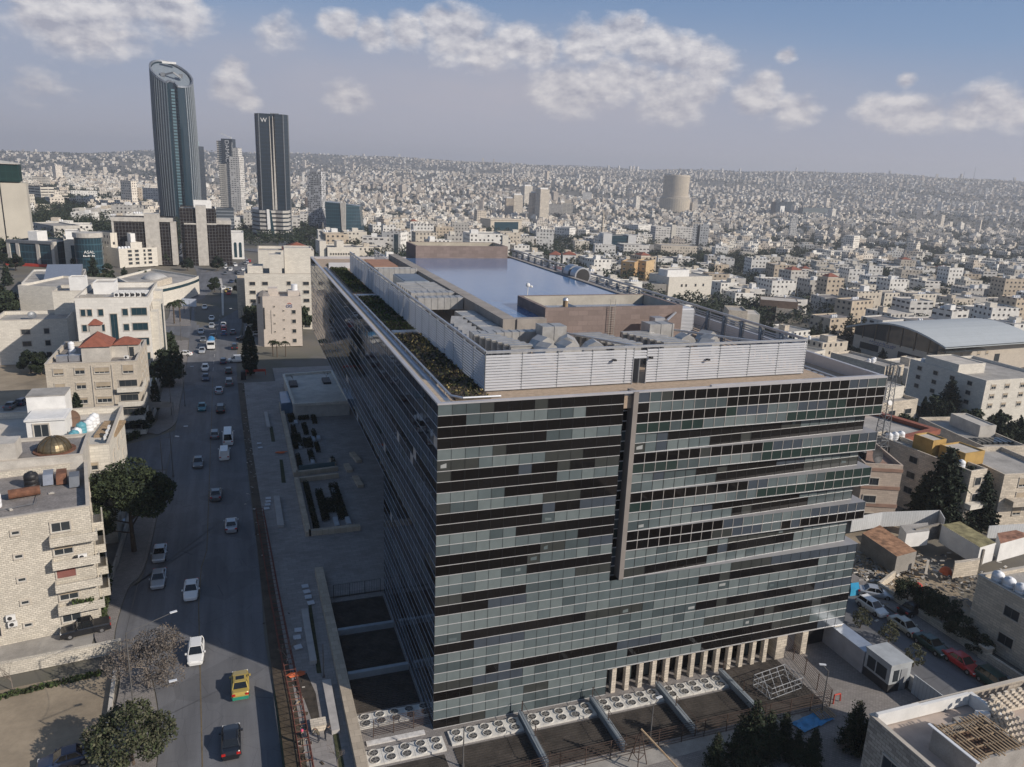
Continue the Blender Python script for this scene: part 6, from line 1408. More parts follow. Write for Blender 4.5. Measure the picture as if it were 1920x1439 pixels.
for (nmx,zn),lst in tl.items():
    for i,(D,o) in enumerate(lst):
        o['label'] = '%s between houses %s, %s' % (nmx, zn, ('nearest' if i == 0 else (ORD[i]+' nearest' if i < 20 else ORD[i%20]+' nearest past the first %s' % {1:'twenty',2:'forty',3:'sixty',4:'eighty',5:'hundred'}.get(i//20,'hundred and twenty'))))
# the rest of the city: one mass of block houses, one of trees
rn = np.random.default_rng(5)
def mass(Dlo, Dhi, cell, keep, hb):
    out = []
    ta = np.arange(-.74,.74,cell/((Dlo+Dhi)/2))
    for D in np.arange(Dlo,Dhi,cell):
        k = len(ta); f = D+rn.uniform(-cell*.4,cell*.4,k); r = f*(ta+rn.uniform(-.5,.5,k)*cell*.8/D)
        m_ = rn.random(k) < keep; f, r = f[m_], r[m_]
        out.append(np.stack([CX+f*_s+r*_c, CY+f*_c-r*_s],1))
    P = np.concatenate(out); return P
Pm = [mass(300,900,24,.9,1), mass(900,1800,22,.84,1), mass(1800,3200,22,.84,1), mass(3200,4800,27,.82,1), mass(4800,6600,37,.75,1)]
P = np.concatenate(Pm); D = np.hypot(P[:,0]-CX,P[:,1]-CY)
green = np.sin(P[:,0]/330+1.7)*np.cos(P[:,1]/270+.4)+.6*np.sin((P[:,0]+P[:,1])/140)+.35*np.sin(P[:,0]/71)*np.sin(P[:,1]/83)
ok = ((green < .85) | (rn.random(len(P)) < .15)) & ((grn(P[:,0],P[:,1]) < .60) | (rn.random(len(P)) < .1))
fl_ = (P[:,0]-CX)*_s+(P[:,1]-CY)*_c; rl_ = (P[:,0]-CX)*_c-(P[:,1]-CY)*_s
ok &= ~((D > 3500) & (rl_/fl_ < -.22) & (rn.random(len(P)) < .72))
lastD = HOUSES[-1][0] if len(HOUSES) >= 262 else 1100
oc = np.array(OCC)
ok2 = np.ones(len(P), bool)
for i in np.where(D < 1500)[0]:
    x, y = P[i]
    if D[i] < lastD+4: 
        ok2[i] = False; continue
    if D[i] < 900 and -40 < x < 25 and y < 560: ok2[i] = False; continue
    if clash(x,y,Tz(x,y),11,9,D[i]): ok2[i] = False; continue
    if ((oc[:,0]-x)**2+(oc[:,1]-y)**2 < (oc[:,2]+11)**2).any() or on_road(x,y,10): ok2[i] = False
sel = ok & ok2
def boxmass(name, P, w, d, h, rz, z, mats, mi, sink=6):
    n = len(P); c, s = np.cos(rz), np.sin(rz)
    lx = np.array([-.5,.5,.5,-.5]); ly = np.array([-.5,-.5,.5,.5])
    X = P[:,0,None]+(lx*w[:,None])*c[:,None]-(ly*d[:,None])*s[:,None]; Y = P[:,1,None]+(lx*w[:,None])*s[:,None]+(ly*d[:,None])*c[:,None]
    v = np.empty((n,8,3)); v[:,:4,0] = X; v[:,4:,0] = X; v[:,:4,1] = Y; v[:,4:,1] = Y; v[:,:4,2] = (z-sink)[:,None]; v[:,4:,2] = (z+h)[:,None]
    f = np.array([(0,1,5,4),(1,2,6,5),(2,3,7,6),(3,0,4,7),(4,5,6,7)])
    F_ = (np.arange(n)[:,None,None]*8+f[None]).reshape(-1,4)
    me = bpy.data.meshes.new(name); me.vertices.add(n*8); me.vertices.foreach_set('co', v.ravel()); me.loops.add(n*20); me.loops.foreach_set('vertex_index', F_.ravel()); me.polygons.add(n*5); me.polygons.foreach_set('loop_start', np.arange(0,n*20,4))
    for q in mats: me.materials.append(q)
    me.polygons.foreach_set('material_index', np.repeat(mi,5)); 
    uv = np.zeros((n,5,4,2)); j = rn.uniform(0,50,n)
    for k,dim in enumerate((w,d,w,d)):
        uv[:,k,:,0] = j[:,None]+np.stack([0*dim,dim,dim,0*dim],1); uv[:,k,:,1] = np.stack([0*h-sink,0*h-sink,h,h],1)
    l = me.uv_layers.new(name='UVMap'); l.data.foreach_set('uv', uv.ravel()); me.polygons.foreach_set('use_smooth', [False]*(n*5)); me.update(calc_edges=True); return link(name, me)
P1 = P[sel]; D1 = D[sel]; n = len(P1); z1 = T(P1[:,0],P1[:,1]); rz = .5*np.sin(P1[:,0]/260)+.5*np.cos(P1[:,1]/310)+rn.choice([0,.2,-.3,.785],n)
w = rn.uniform(8,18,n)*np.clip(1.05-(D1-900)/12000,.8,1.05); d = rn.uniform(8,15,n); h = rn.choice([5,6.5,9.5,9.5,12.5,12.5,14],n)*rn.uniform(.8,1.05,n)*np.clip(1.05-(D1-1500)/9000,.68,1.05)
tall = rn.random(n) < .006; h = np.where(tall, rn.uniform(22,40,n), h)
# softer palettes per district
dist = np.clip(((np.sin(P1[:,0]/420)+np.cos(P1[:,1]/380))*1.2+rn.normal(0,1.4,n)+2.5).astype(int),0,5)
CMAT = [wallgrid('mass_'+str(i), c_, 3.1, 3.1, (.05,.045,.045), .42, .44, .85) for i,c_ in enumerate(((.66,.60,.51),(.72,.66,.57),(.76,.72,.64),(.58,.51,.42),(.80,.77,.70),(.48,.43,.37)))]
o = boxmass('city_houses', P1, w, d, h, rz, z1, CMAT, dist); tag(o,'dense pale hillside city of block houses fading to the horizon','city',kind='stuff')
# roof huts over the nearer mass
nb = (D1 < 2600) & (rn.random(n) < .75); hw = np.full(nb.sum(),4.0)
o = boxmass('city_roof_huts', P1[nb]+rn.uniform(-2.5,2.5,(nb.sum(),2)), w[nb]*rn.uniform(.2,.5,nb.sum()), d[nb]*rn.uniform(.2,.5,nb.sum()), np.full(nb.sum(),2.9), rz[nb], z1[nb]+h[nb]-.1, CMAT, dist[nb], 0); tag(o,'stair huts and tank rooms on the roofs of the far city','roof huts',kind='stuff')
# far trees
Pt = []
for (lo,hi,num) in ((330,1000,7500),(1000,2200,17000),(2200,5600,24000)):
    Dq = np.sqrt(rn.uniform(lo*lo,hi*hi,num)); ta = rn.uniform(-.72,.72,num); f = Dq*np.cos(np.arctan(ta)); r = f*ta; Pt.append(np.stack([CX+f*_s+r*_c, CY+f*_c-r*_s],1))
Pt = np.concatenate(Pt); g = np.sin(Pt[:,0]/330+1.7)*np.cos(Pt[:,1]/270+.4)+.6*np.sin((Pt[:,0]+Pt[:,1])/140)+.35*np.sin(Pt[:,0]/71)*np.sin(Pt[:,1]/83)
Dt = np.hypot(Pt[:,0]-CX,Pt[:,1]-CY); lastT = tt[-1][0] if tt else 400
kp = ((g > .45) | (grn(Pt[:,0],Pt[:,1]) > .5) | (rn.random(len(Pt)) < .42)) & (Dt > lastT) 
kp &= ~((np.abs(Pt[:,0]+10) < 34) & (Pt[:,1] < 560))
Pt = Pt[kp]; Dt = Dt[kp]; 
m_ = np.array([not (((oc[:,0]-x)**2+(oc[:,1]-y)**2) < (oc[:,2]*.66)**2).any() for x,y in Pt]); Pt = Pt[m_]; Dt = Dt[m_]
# belts of dark wood seen in the photograph
def belt(x0,y0,x1,y1,n,wd):
    A_b = hit(x0,y0); B_b = hit(x1,y1); u = rn.random(n)[:,None]; q = np.array([[A_b.x,A_b.y]])*(1-u)+np.array([[B_b.x,B_b.y]])*u
    away = np.array([[A_b.x-CX,A_b.y-CY]]); away = away/np.linalg.norm(away); return q+away*rn.uniform(0,wd,(n,1))+rn.normal(0,5,(n,2))
bl2 = [belt(75,392,205,392,260,60), belt(190,396,290,398,80,20), belt(1600,520,1900,520,420,80), belt(1800,480,1919,478,150,60), belt(1230,408,1400,400,160,40), belt(1380,405,1600,408,260,40)]
Pt = np.concatenate([Pt]+bl2); Dt = np.hypot(Pt[:,0]-CX,Pt[:,1]-CY)
zt = T(Pt[:,0],Pt[:,1]); per = np.where(Dt < 1100, 60, np.where(Dt < 2300, 16, 6)); idx = np.repeat(np.arange(len(Pt)), per); N = len(idx)
dd = rn.normal(size=(N,3)); dd /= np.linalg.norm(dd,axis=1)[:,None]; sz_ = rn.uniform(2.8,5.4,len(Pt))
C = np.stack([Pt[idx,0],Pt[idx,1],zt[idx]+5.4],1)+dd*(sz_[idx]*rn.uniform(.5,1,N))[:,None]*np.array([1,1,1.05])
o = leafmesh('city_trees', C, np.where(Dt[idx] < 1100, .85, np.where(Dt[idx] < 2300,1.7,2.8)), LC+[LF[0]], None, rn); tag(o,'dark tree belts and scattered trees through the far city','trees',kind='stuff')
# ------------------------------------------------------------------ vehicles
def paint(name, col, metal=.0): 
    if name in MC: return MC[name]
    M_ = mat(name, col, .28, metal, var=.04, spec=.6); M_.node_tree.nodes['Principled BSDF'].inputs['Coat Weight'].default_value = .4; return M_
CARG = glassm('car_glass', (.012,.014,.016), .05, .7); HUB = mat('hub_metal', (.35,.35,.36), .4, .7, .05)
LAMP = mat('headlamp', (.7,.7,.68), .2, var=0); TAIL = mat('tail_lamp', (.45,.02,.015), .3, var=0)
COL = {'white':(.74,.74,.72),'silver':(.42,.44,.46),'grey':(.16,.17,.18),'black':(.012,.013,.016),'navy':(.02,.035,.075),'green':(.015,.045,.035),'yellow':(.42,.31,.07),'red':(.42,.02,.02),'beige':(.45,.43,.36),'teal':(.03,.16,.20),'blue':(.05,.11,.22)}
KIND = {  # length, width, height, body stations (x, top, half-width factor), cabin (front base, rear base, front roof, rear roof, belt z)
 'sedan': (4.5,1.78,1.44,[(1,.52,.72),(.95,.68,.90),(.55,.86,1),(.35,.90,1),(-.62,.96,1),(-.9,.97,.93),(-1,.74,.80)],(.42,-.66,.12,-.42,.90)),
 'hatch': (4.15,1.74,1.50,[(1,.52,.72),(.94,.70,.90),(.60,.90,1),(.4,.94,1),(-.7,.98,1),(-.93,.95,.95),(-1,.6,.88)],(.50,-.93,.16,-.78,.93)),
 'suv': (4.6,1.86,1.72,[(1,.60,.78),(.95,.85,.92),(.55,1.02,1),(.4,1.04,1),(-.7,1.08,1),(-.94,1.05,.96),(-1,.7,.9)],(.46,-.95,.20,-.84,1.04)),
 'van': (4.9,1.86,2.0,[(1,.60,.76),(.95,.90,.92),(.70,1.05,1),(.5,1.1,1),(-.7,1.1,1),(-.96,1.1,.98),(-1,.8,.96)],(.68,-.98,.36,-.96,1.06)),
 'minibus': (5.9,1.98,2.45,[(1,.8,.86),(.97,1.1,.96),(.9,1.2,1),(.5,1.25,1),(-.7,1.25,1),(-.97,1.25,.98),(-1,.9,.96)],(.92,-.985,.74,-.975,1.22)),
 'pickup': (5.2,1.86,1.78,[(1,.70,.80),(.95,.95,.94),(.55,1.08,1),(.4,1.1,1),(-.3,1.1,1),(-.95,1.08,.98),(-1,.7,.96)],(.40,-.30,.16,-.22,1.08))}
CARM = {}
def car_mesh(kind, colour):
    if (kind,colour) in CARM: return CARM[kind,colour]
    L, W_, H_, st, (cf,cr,rf,rr,bz) = KIND[kind]; hl = L/2; hw = W_/2; b = MB(); n = 10; vs = []
    for fx,zt,wf in st:
        x = fx*hl; w = hw*wf
        vs += [(x,-w*.90,.22),(x,-w,.40),(x,-w,zt-.16),(x,-w*.94,zt-.05),(x,-w*.80,zt),(x,w*.80,zt),(x,w*.94,zt-.05),(x,w,zt-.16),(x,w,.40),(x,w*.90,.22)]
    fs = [(j*n+i,(j+1)*n+i,(j+1)*n+(i+1)%n,j*n+(i+1)%n) for j in range(len(st)-1) for i in range(n)]
    fs += [tuple(range(n-1,-1,-1))[::-1], tuple(range((len(st)-1)*n, len(st)*n))[::-1]]
    b.add(vs, fs)
    # roof skin and pillars
    y0, y1 = hw*.86, hw*.68; q = [(rf*hl,-y1,H_-.04),(rf*hl,y1,H_-.04),(rr*hl,y1,H_-.04),(rr*hl,-y1,H_-.04)]
    b.add([(x,y,z) for x,y,z in q]+[(rf*hl*.92 if rf > 0 else rf*hl,-y1*.8,H_),(rf*hl*.92 if rf > 0 else rf*hl,y1*.8,H_),(rr*hl*.96,y1*.8,H_),(rr*hl*.96,-y1*.8,H_)], [(4,5,6,7),(0,1,5,4),(1,2,6,5),(2,3,7,6),(3,0,4,7)])
    for s in (-1,1):
        b.bar((cf*hl,s*y0,bz-.03),(rf*hl,s*y1,H_-.05),.07); b.bar((cr*hl,s*y0,bz-.03),(rr*hl,s*y1,H_-.05),.10); mx = (cf+cr)/2*hl+.1; b.bar((mx,s*(y0+.005),bz-.03),(mx,s*(y1+.02),H_-.06),.07); b.bar((rf*hl,s*y1,H_-.05),(rr*hl,s*y1,H_-.05),.06)
    for s in (-1,1):
        for xw in (.62,-.62): b.cyl(0,0,-.006,.01,.37,14,1,M=Matrix.Translation((xw*hl,s*(hw*.985),.34)) @ Matrix.Rotation(R(90),4,'X'))
    for s in (-1,1): b.box(cf*hl-.30,s*(hw+.10)-.09,bz-.02,cf*hl-.12,s*(hw+.10)+.09,bz+.13)
    if kind == 'pickup': b.box(-.93*hl,-hw*.8,bz+.01,-.34*hl,hw*.8,bz+.03,1)
    body = b.mesh('body', [paint('paint_'+colour, COL[colour], .3 if colour in ('silver','grey') else 0), BLACK])
    b = MB(); y0 -= .02; y1 -= .015
    g = [(cf*hl,-y0,bz-.02),(cf*hl,y0,bz-.02),(cr*hl,y0,bz-.02),(cr*hl,-y0,bz-.02),(rf*hl,-y1,H_-.06),(rf*hl,y1,H_-.06),(rr*hl,y1,H_-.06),(rr*hl,-y1,H_-.06)]
    b.add(g, [(0,1,5,4),(1,2,6,5),(2,3,7,6),(3,0,4,7)]); gl = b.mesh('windows', CARG)
    if kind in ('van',) and colour == 'white':
        b = MB(); b.add(g, [(0,1,5,4)]); b.add([(cf*hl,-y0-.01,bz),(cf*hl*.3,-y0-.01,bz),(cf*hl*.3,-y1-.01,H_-.1),(rf*hl,-y1-.01,H_-.1)],[(3,2,1,0)]); b.add([(cf*hl,y0+.01,bz),(cf*hl*.3,y0+.01,bz),(cf*hl*.3,y1+.01,H_-.1),(rf*hl,y1+.01,H_-.1)],[(0,1,2,3)]); b.add(g,[(1,2,6,5),(2,3,7,6),(3,0,4,7)],1); gl = b.mesh('windows', [CARG, MC['paint_white']])
    b = MB(); b.cyl(0,0,-.10,.10,.33,14,0,M=Matrix.Rotation(R(90),4,'X')); b.cyl(0,0,-.11,.11,.19,10,1,M=Matrix.Rotation(R(90),4,'X')); wh = b.mesh('wheel', [RUBBER, HUB]) if 'wheel' not in WC else WC['wheel']; WC['wheel'] = wh
    b = MB(); b.box(-.12,-.2,-.07,.03,.2,.07); hd = b.mesh('headlight', LAMP) if 'hd' not in WC else WC['hd']; WC['hd'] = hd
    b = MB(); b.box(-.03,-.17,-.09,.10,.17,.09); tl_ = b.mesh('taillight', TAIL) if 'tl' not in WC else WC['tl']; WC['tl'] = tl_
    CARM[kind,colour] = (body,gl,wh,hd,tl_,L,W_,st); return CARM[kind,colour]
def car(kind, colour, x, y, ang, label, z=None, far=False, group='cars on the streets', name=None, cat=None):
    body,gl,wh,hd,tl_,L,W_,st = car_mesh(kind, colour); z = (Tz(x,y)+.06) if z is None else z
    o = thing(name or {'sedan':'car','hatch':'car','suv':'car','van':'van','minibus':'minibus','pickup':'pickup_truck'}[kind], label, cat or {'van':'van','minibus':'minibus','pickup':'pickup'}.get(kind,'car'), (x,y,z), ang, group)
    link('body', body, o); link('windows', gl, o)
    if not far:
        for sx in (.62,-.62):
            for sy in (-1,1): link('wheel', wh, o, (sx*L/2, sy*(W_/2-.10), .33))
        for s in (-1,1): link('headlight', hd, o, (L/2*.965, s*W_*.34, st[1][1]-.10)); link('taillight', tl_, o, (-L/2*.99, s*W_*.37, st[-1][1]+.02 if kind in ('suv','van','minibus','hatch') else .80))
    return o
TO, AW = -R(90), R(90)      # facing the camera / driving away
for k,c,px_,py_,a,l in (
 ('hatch','white',368,1231,TO,'white hatchback in sunlight coming towards the camera'),('sedan','white',359,1113,TO,'white sedan with dark roof glass in the shaded left lane'),
 ('sedan','black',434,1398,AW,'black car driving away at the bottom of the road'),('sedan','silver',434,990,AW,'silver sedan driving away in the shaded right lane'),
 ('sedan','grey',405,932,AW,'dark grey sedan in the shade near the middle of the road'),('sedan','grey',372,872,TO,'dark sedan in the left lane above the pine'),
 ('minibus','white',428,828,AW,'white minibus driving away behind the small white van'),('van','white',421,857,AW,'small white van driving away in front of the minibus'),
 ('hatch','grey',403,819,AW,'dark car beside the white minibus'),('suv','black',414,771,AW,'black off-roader ahead of the minibus'),('sedan','teal',379,768,TO,'teal blue car in the left lane'),
 ('sedan','silver',411,736,AW,'silver car in the centre of the road ahead of the black off-roader'),('suv','grey',430,721,AW,'dark grey off-roader at the right kerb'),('sedan','navy',386,712,TO,'dark blue car at the shadow edge, left lane'),
 ('hatch','white',385,694,TO,'white car just beyond the shadow edge'),('hatch','navy',419,681,AW,'dark blue hatchback with red tail lights beyond the shadow'),('hatch','black',429,699,AW,'black hatchback at the right of the shadow edge'),
 ('sedan','silver',379,661,TO,'silver car left of the water truck'),('sedan','grey',381,640,TO,'grey car in the second tree shadow, left lane'),('sedan','black',399,635,TO,'black car behind the grey one in the second shadow'),
 ('sedan','silver',377,625,TO,'silver car leaving the far shadow, left lane'),('sedan','silver',397,614,TO,'pale blue car left of the median'),('sedan','white',397,600,TO,'white car left of the median end'),
 ('sedan','white',384,579,TO,'white car turning near the billboard'),('sedan','blue',420,628,AW,'blue car nearest the median on the right'),('hatch','red',420,619,AW,'red car second by the median on the right'),('sedan','white',419,612,AW,'white car third by the median on the right'),
 ('sedan','grey',437,626,AW,'grey car alone in the right lane before the side street'),('suv','black',440,654,AW,'black off-roader in the second shadow, right lane')):
    p = G(px_,py_); car(k,c,p.x,p.y,a,l,z=.02)
p = G(298,1092); car('sedan','silver',p.x,p.y,TO,'silver sedan parked at the left kerb below the pine',z=.02); p = G(300,1044); car('sedan','silver',p.x,p.y,TO,'silver sedan half hidden under the pine',z=.02)
p = G(160,1192); car('pickup','black',p.x,p.y+.6,R(190),'black pickup parked behind the rough stone wall',z=.05); p = G(138,1430); car('sedan','navy',p.x-.6,p.y,R(188),'dark blue car parked on the bare lot at the bottom',z=.03)
p = G(452,679); car('van','white',p.x-1,p.y,R(178),'white van turning out of the right side street',z=.02); p = G(457,638); car('sedan','black',p.x,p.y,R(5),'long dark car crossing at the right side street',z=.02)
p = G(22,765); car('sedan','grey',p.x,p.y,R(80),'grey car parked on the left lot',z=.03); p = G(45,758); car('hatch','navy',p.x,p.y,R(70),'dark blue car parked on the left lot beside the stair hut',z=.03)
p = G(205,988); car('sedan','silver',p.x,p.y,R(5),'silver car parked beside the pine in the yard',z=.03); p = G(345,645+50); car('sedan','white',G(345,667).x,G(345,667).y,R(160),'white car at the mouth of the left side street',z=.02)
# taxi: yellow with green ends
p = G(451,1291); tx = car('sedan','yellow',p.x,p.y,AW,'yellow taxi with green lower rear and glass sunroof',z=.02,name='taxi',cat='taxi')
b = MB(); b.box(-2.262,-.78,.24,-2.15,.78,.60); b.box(-2.1,-.905,.3,-1.75,-.86,.62); b.box(-2.1,.86,.3,-1.75,.905,.62); b.build('green_trim', mat('taxi_green',(.03,.25,.17),.4), tx); b = MB(); b.box(-.5,-.42,1.44,.1,.42,1.46); b.build('sunroof', CARG, tx)
# water truck
p = G(396,655); wt = thing('truck','white water truck with blue tank coming towards the camera','truck',(p.x,p.y+2,.02),TO)
b = MB(); b.box(1.6,-1.1,.5,3.4,1.1,2.5); b.box(3.4,-1.0,.5,3.7,1.0,1.5); b.build('cab', MC['paint_white'], wt); b = MB(); b.box(3.38,-.95,1.55,3.44,.95,2.3); b.build('windscreen', CARG, wt)
b = MB(); b.cyl(0,0,-3.2,1.4,1.0,16,0,M=Matrix.Translation((0,0,1.9)) @ Matrix.Rotation(R(90),4,'Y')); b.build('water_tank', mat('truck_blue',(.04,.22,.45),.5), wt); b = MB(); b.box(-3.3,-1.0,.6,3.3,1.0,.85); b.build('chassis', DARKM, wt)
for x in (2.5,-1.4,-2.5):
    for y in (-1.0,1.0): o = link('wheel', WC['wheel'], wt, (x,y,.45)); o.scale = (1.35,1.2,1.35)
# right-hand street
for k,c,px_,py_,a,l in (('hatch','white',1634,1145,-R(88),'white hatchback parked first in the row on the right street'),('sedan','silver',1640,1118,-R(35),'silver sedan turning at the lot corner'),('sedan','beige',1696,1182,-R(90),'beige sedan parked second in the row on the right street'),
  ('sedan','green',1745,1216,-R(90),'dark green sedan parked third in the row'),('sedan','red',1803,1250,-R(90),'red sedan parked fourth in the row'),('suv','green',1866,1290,-R(92),'dark green off-roader at the bottom of the right street')):
    p = G(px_,py_); car(k,c,p.x,p.y,a,l,z=.03)
p = G(1712,1150); car('sedan','black',p.x,p.y,R(5),'black car under the garden trees by the stone house',z=.05)
# distant traffic and car parks
rv = random.Random(9); cl_ = list(COL)
for i in range(34):
    x0 = 425+rv.uniform(-6,56); y0 = rv.uniform(490,556); p = hit(x0,y0)
    if x0 > 470 and y0 > 520: continue
    car(rv.choice(['sedan','hatch','suv']), rv.choice(['white','silver','grey','black','white','navy','red','yellow','silver']), p.x, p.y, rv.choice([TO,AW])+rv.uniform(-.15,.15), 'Q%.1f' % y0, far=True, group='cars queueing at the far junction')
for i in range(22):
    p = G(476+rv.uniform(-3,3)+(i%2)*9, 596+i*1.6); car(rv.choice(['sedan','hatch','suv']), rv.choice(['white','silver','white','grey','blue']), p.x, p.y, R(5)+rv.uniform(-.1,.1), 'P%.1f' % (700-i*1.6+(i%2)*.1), z=.02, far=True, group='cars in the parking strip by the tower')
for i in range(36):
    x0 = 560+rv.uniform(-14,16)+(470-(y0:=rv.uniform(425,470)))*.5; p = hit(x0,y0); car('sedan', rv.choice(['white','silver','grey','black']), p.x, p.y, R(60), 'I%.1f' % y0, far=True, group='cars on the interchange')
for pre, txt, g_ in (('Q','car in the dense far queue, %s from its near end','cars queueing at the far junction'),('I','tiny car on the wide interchange, %s from its near side','cars on the interchange'),('P','car in the parking strip by the citi tower, %s from the back','cars in the parking strip by the tower')):
    ls = sorted([o for o in SC.objects if o.get('group') == g_], key=lambda o: -float(o['label'][1:].split('|')[0]))
    for i,o in enumerate(ls): o['label'] = txt % (ORD[i] if i < 20 else ORD[i-20]+' past the twentieth')
# flyover beyond the avenue
def road_px(name, pts, w, dz, m_):
    P_ = [hit(x,y) for x,y in pts]; Lp, Rp = [], []
    for i,q in enumerate(P_):
        d = (P_[min(i+1,len(P_)-1)]-P_[max(i-1,0)]); d.z = 0; d.normalize(); nn = Vector((-d.y,d.x,0)); Lp.append((q.x+nn.x*w/2,q.y+nn.y*w/2)); Rp.append((q.x-nn.x*w/2,q.y-nn.y*w/2))
    return strip(name, Lp, Rp, dz, m_, n=3)
road_px('interchange_road', [(470,468),(540,478),(600,462),(640,440)], 26, .3, ASPH)
road_px('interchange_road', [(560,490),(575,440),(608,400)], 34, .5, ASPH)
# ------------------------------------------------------------------ lamps
def street_lamp(p, h, arm, label, head=True):
    o = thing('street_lamp', label, 'street lamp', p); b = MB(); b.tube((0,0,0),(0,0,h),.08,8,0,.05); b.cyl(0,0,0,.4,.14,8); b.build('pole', mat('pole_grey',(.12,.115,.11),.7,.1), o)
    if arm: b = MB(); b.tube((0,0,h-.1),(arm[0],arm[1],h+.6),.03,5); b.build('arm', MC['pole_grey'], o); b = MB(); b.box(-.34,-.12,-.05,.34,.12,.05,0,Matrix.Translation((arm[0],arm[1],h+.62)) @ Matrix.Rotation(math.atan2(arm[1],arm[0]),4,'Z')); b.build('lamp_head', mat('lamp_pale',(.62,.64,.66),.4,var=0), o)
    return o
for px_,py_,h,a,l in ((325,895,8.5,(2.6,.2),'street lamp on the left kerb by the side road, farther of two'),(307,910,8.5,(2.8,-1.6),'street lamp on the left kerb by the side road, nearer of two'),(347,762,8.5,(2,.3),'street lamp by the grey canopy'),(322,780,7,None,'plain pole left of the canopy lamp'),(246,1438,7.2,(4.0,.6),'street lamp rising through the olive tree'),(251,1335,9,(4.2,1.6),'tall street lamp beside the round brown tree'),
   (607,1272,4.2,None,'slim lamp post on the shaded promenade'),(1540,1338,5.2,(-.6,.3),'lamp post beside the blue tarp'),(455,628,8,(-3.2,.2),'street lamp near the parking strip'),(340,640,8,None,'pole beside the tall palms'),(357,600,7,None,'pole behind the billboard')):
    street_lamp(G(px_,py_), h, a, l)
b = MB()
for (a,c) in (((251,1335,9),(325,895,8.5)),((325,895,8.5),(347,762,8.5)),((246,1438,7),(251,1335,8.8)),((347,762,8.3),(340,640,7.8))):
    A_p = G(a[0],a[1])+Vector((0,0,a[2])); B_p = G(c[0],c[1])+Vector((0,0,c[2])); prev = A_p
    for k in range(1,13): f = k/12; q = A_p.lerp(B_p,f); q.z -= 1.1*math.sin(math.pi*f); b.tube(prev,q,.018,3); prev = q
tag(b.build('overhead_cable', DARKM),'thin overhead cables strung between the left street poles','cable')
# ------------------------------------------------------------------ promenade, plaza and planters
LST = stone('limestone_coping', (.47,.40,.31), .9, .9, .7, .12, .2, .3)
wallrun('stone_wall',[(-7.55,-26),(-7.55,33.5)],.1,.95,1.05,LST,'long limestone wall between promenade and cooling yard','wall')
wallrun('planter_wall',[(-7.9,45.9),(-7.9,67.2)],.1,.8,.8,LST,'limestone wall on the road side of the near planter','planter wall'); wallrun('planter_wall',[(-7.4,45.9),(-.6,45.9)],.1,.8,.8,LST,'limestone front wall of the near planter','planter wall'); wallrun('planter_wall',[(-7.4,67.2),(-1,67.6)],.1,.8,.6,LST,'limestone back wall of the near planter','planter wall')
wallrun('planter_wall',[(-7.9,70.2),(-7.9,114)],.1,.8,.8,LST,'long limestone wall on the road side of the far planter','planter wall'); wallrun('planter_wall',[(-7.4,70.2),(-.8,71)],.1,.8,.7,LST,'limestone front wall of the far planter','planter wall')
wallrun('glass_balustrade',[(-7.2,71.6),(-.8,72.2)],.1,1.3,.05,glassm('balustrade_glass',(.10,.16,.18),.1),'glass balustrade at the front of the far planter','balustrade')
HD2 = [mat('hedge_dark',(.012,.018,.009),.95,var=.5,scale=2), SEDUM]
def bush(label, x0,y0,x1,y1,h,seed):
    r_ = np.random.default_rng(seed); n = int((x1-x0)*(y1-y0)*170); o = leafmesh('low_hedge', np.stack([r_.uniform(x0,x1,n),r_.uniform(y0,y1,n),r_.uniform(.1,h,n)],1), .12, HD2, None, r_); return tag(o,label,'hedge','low hedges in the plaza planters')
for i,(x0,y0,x1,y1) in enumerate(((-7,47,-6.1,66),(-5.4,50,-4.2,62),(-4.4,53,-3.0,58),(-2.9,50,-1.4,64),(-7.2,73,-6.4,80),(-7.2,84,-5.4,92),(-6.9,93,-5.9,98),(-4.9,76,-3.9,82),(-5.2,84,-3.4,89),(-3.2,81,-2.4,86),(-4.6,92,-3.6,99),(-3.0,90,-2.2,94),(-7,101,-5.6,106),(-4.9,102,-2.6,106.5),(-2.2,99,-1.2,106),(-1.2,74,-.4,77))):
    bush(('dark hedge block in the near planter, %s from the road' if i < 4 else 'dark hedge block in the far planter, %s in order from its front corner') % (['first','second','third','fourth'][i] if i < 4 else ORD[i-4]), x0,y0,x1,y1,.85,i)
for i,(x,y,l_) in enumerate(((-5.9,84,2.8),(-4.4,74.5,3.0),(-3.1,87,2.6),(-2.0,88,2.0),(-3.4,47.2,3.2),(-1.6,47.4,2.6),(-5.6,99,2.2),(-2.4,60,2.4))):
    b = MB(); b.box(-.35,0,0,.35,l_,.45); b.box(-.30,.05,.45,.30,l_-.05,.52); o = b.build('stone_bench', mat('pale_slab',(.36,.39,.42),.7)); o.location = (x,y,.1); tag(o,['pale bench block in the far planter amid the roadside hedges','pale bench block at the front middle of the far planter','pale bench block beside the central hedge of the far planter','short pale bench block nearest the open plaza in the far planter','left of two pale bench blocks at the front of the near planter','right of two pale bench blocks at the front of the near planter','pale bench block at the back left of the far planter','pale bench block between hedges at the back of the near planter'][i],'bench')
for i,(x,y,l_,r_) in enumerate(((2.4,62,4.6,4),(1.6,69.5,3.4,4),(-.9,73.5,2.8,0),(3.9,74,4.8,8))):
    b = MB(); b.box(-.5,0,0,.5,l_,.5); b.box(-.46,.04,.5,.46,l_-.04,.54); o = b.build('stone_bench', LST); o.location = (x,y,.1); o.rotation_euler.z = R(r_); tag(o,'limestone bench block on the open plaza, %s from the camera' % ['nearest','second','third','farthest'][i],'bench')
pv_ = thing('pavilion','flat pale pavilion roof with two planting boxes at the end of the plaza','pavilion',(0,0,0)); b = MB(); PPm(b,[(532,706),(622,699),(655,756),(552,762)],2.9,0); b.build('wall', CONCL, pv_)
b = MB(); ps = [G(x,y,2.9) for x,y in ((532,706),(622,699),(655,756),(552,762))]
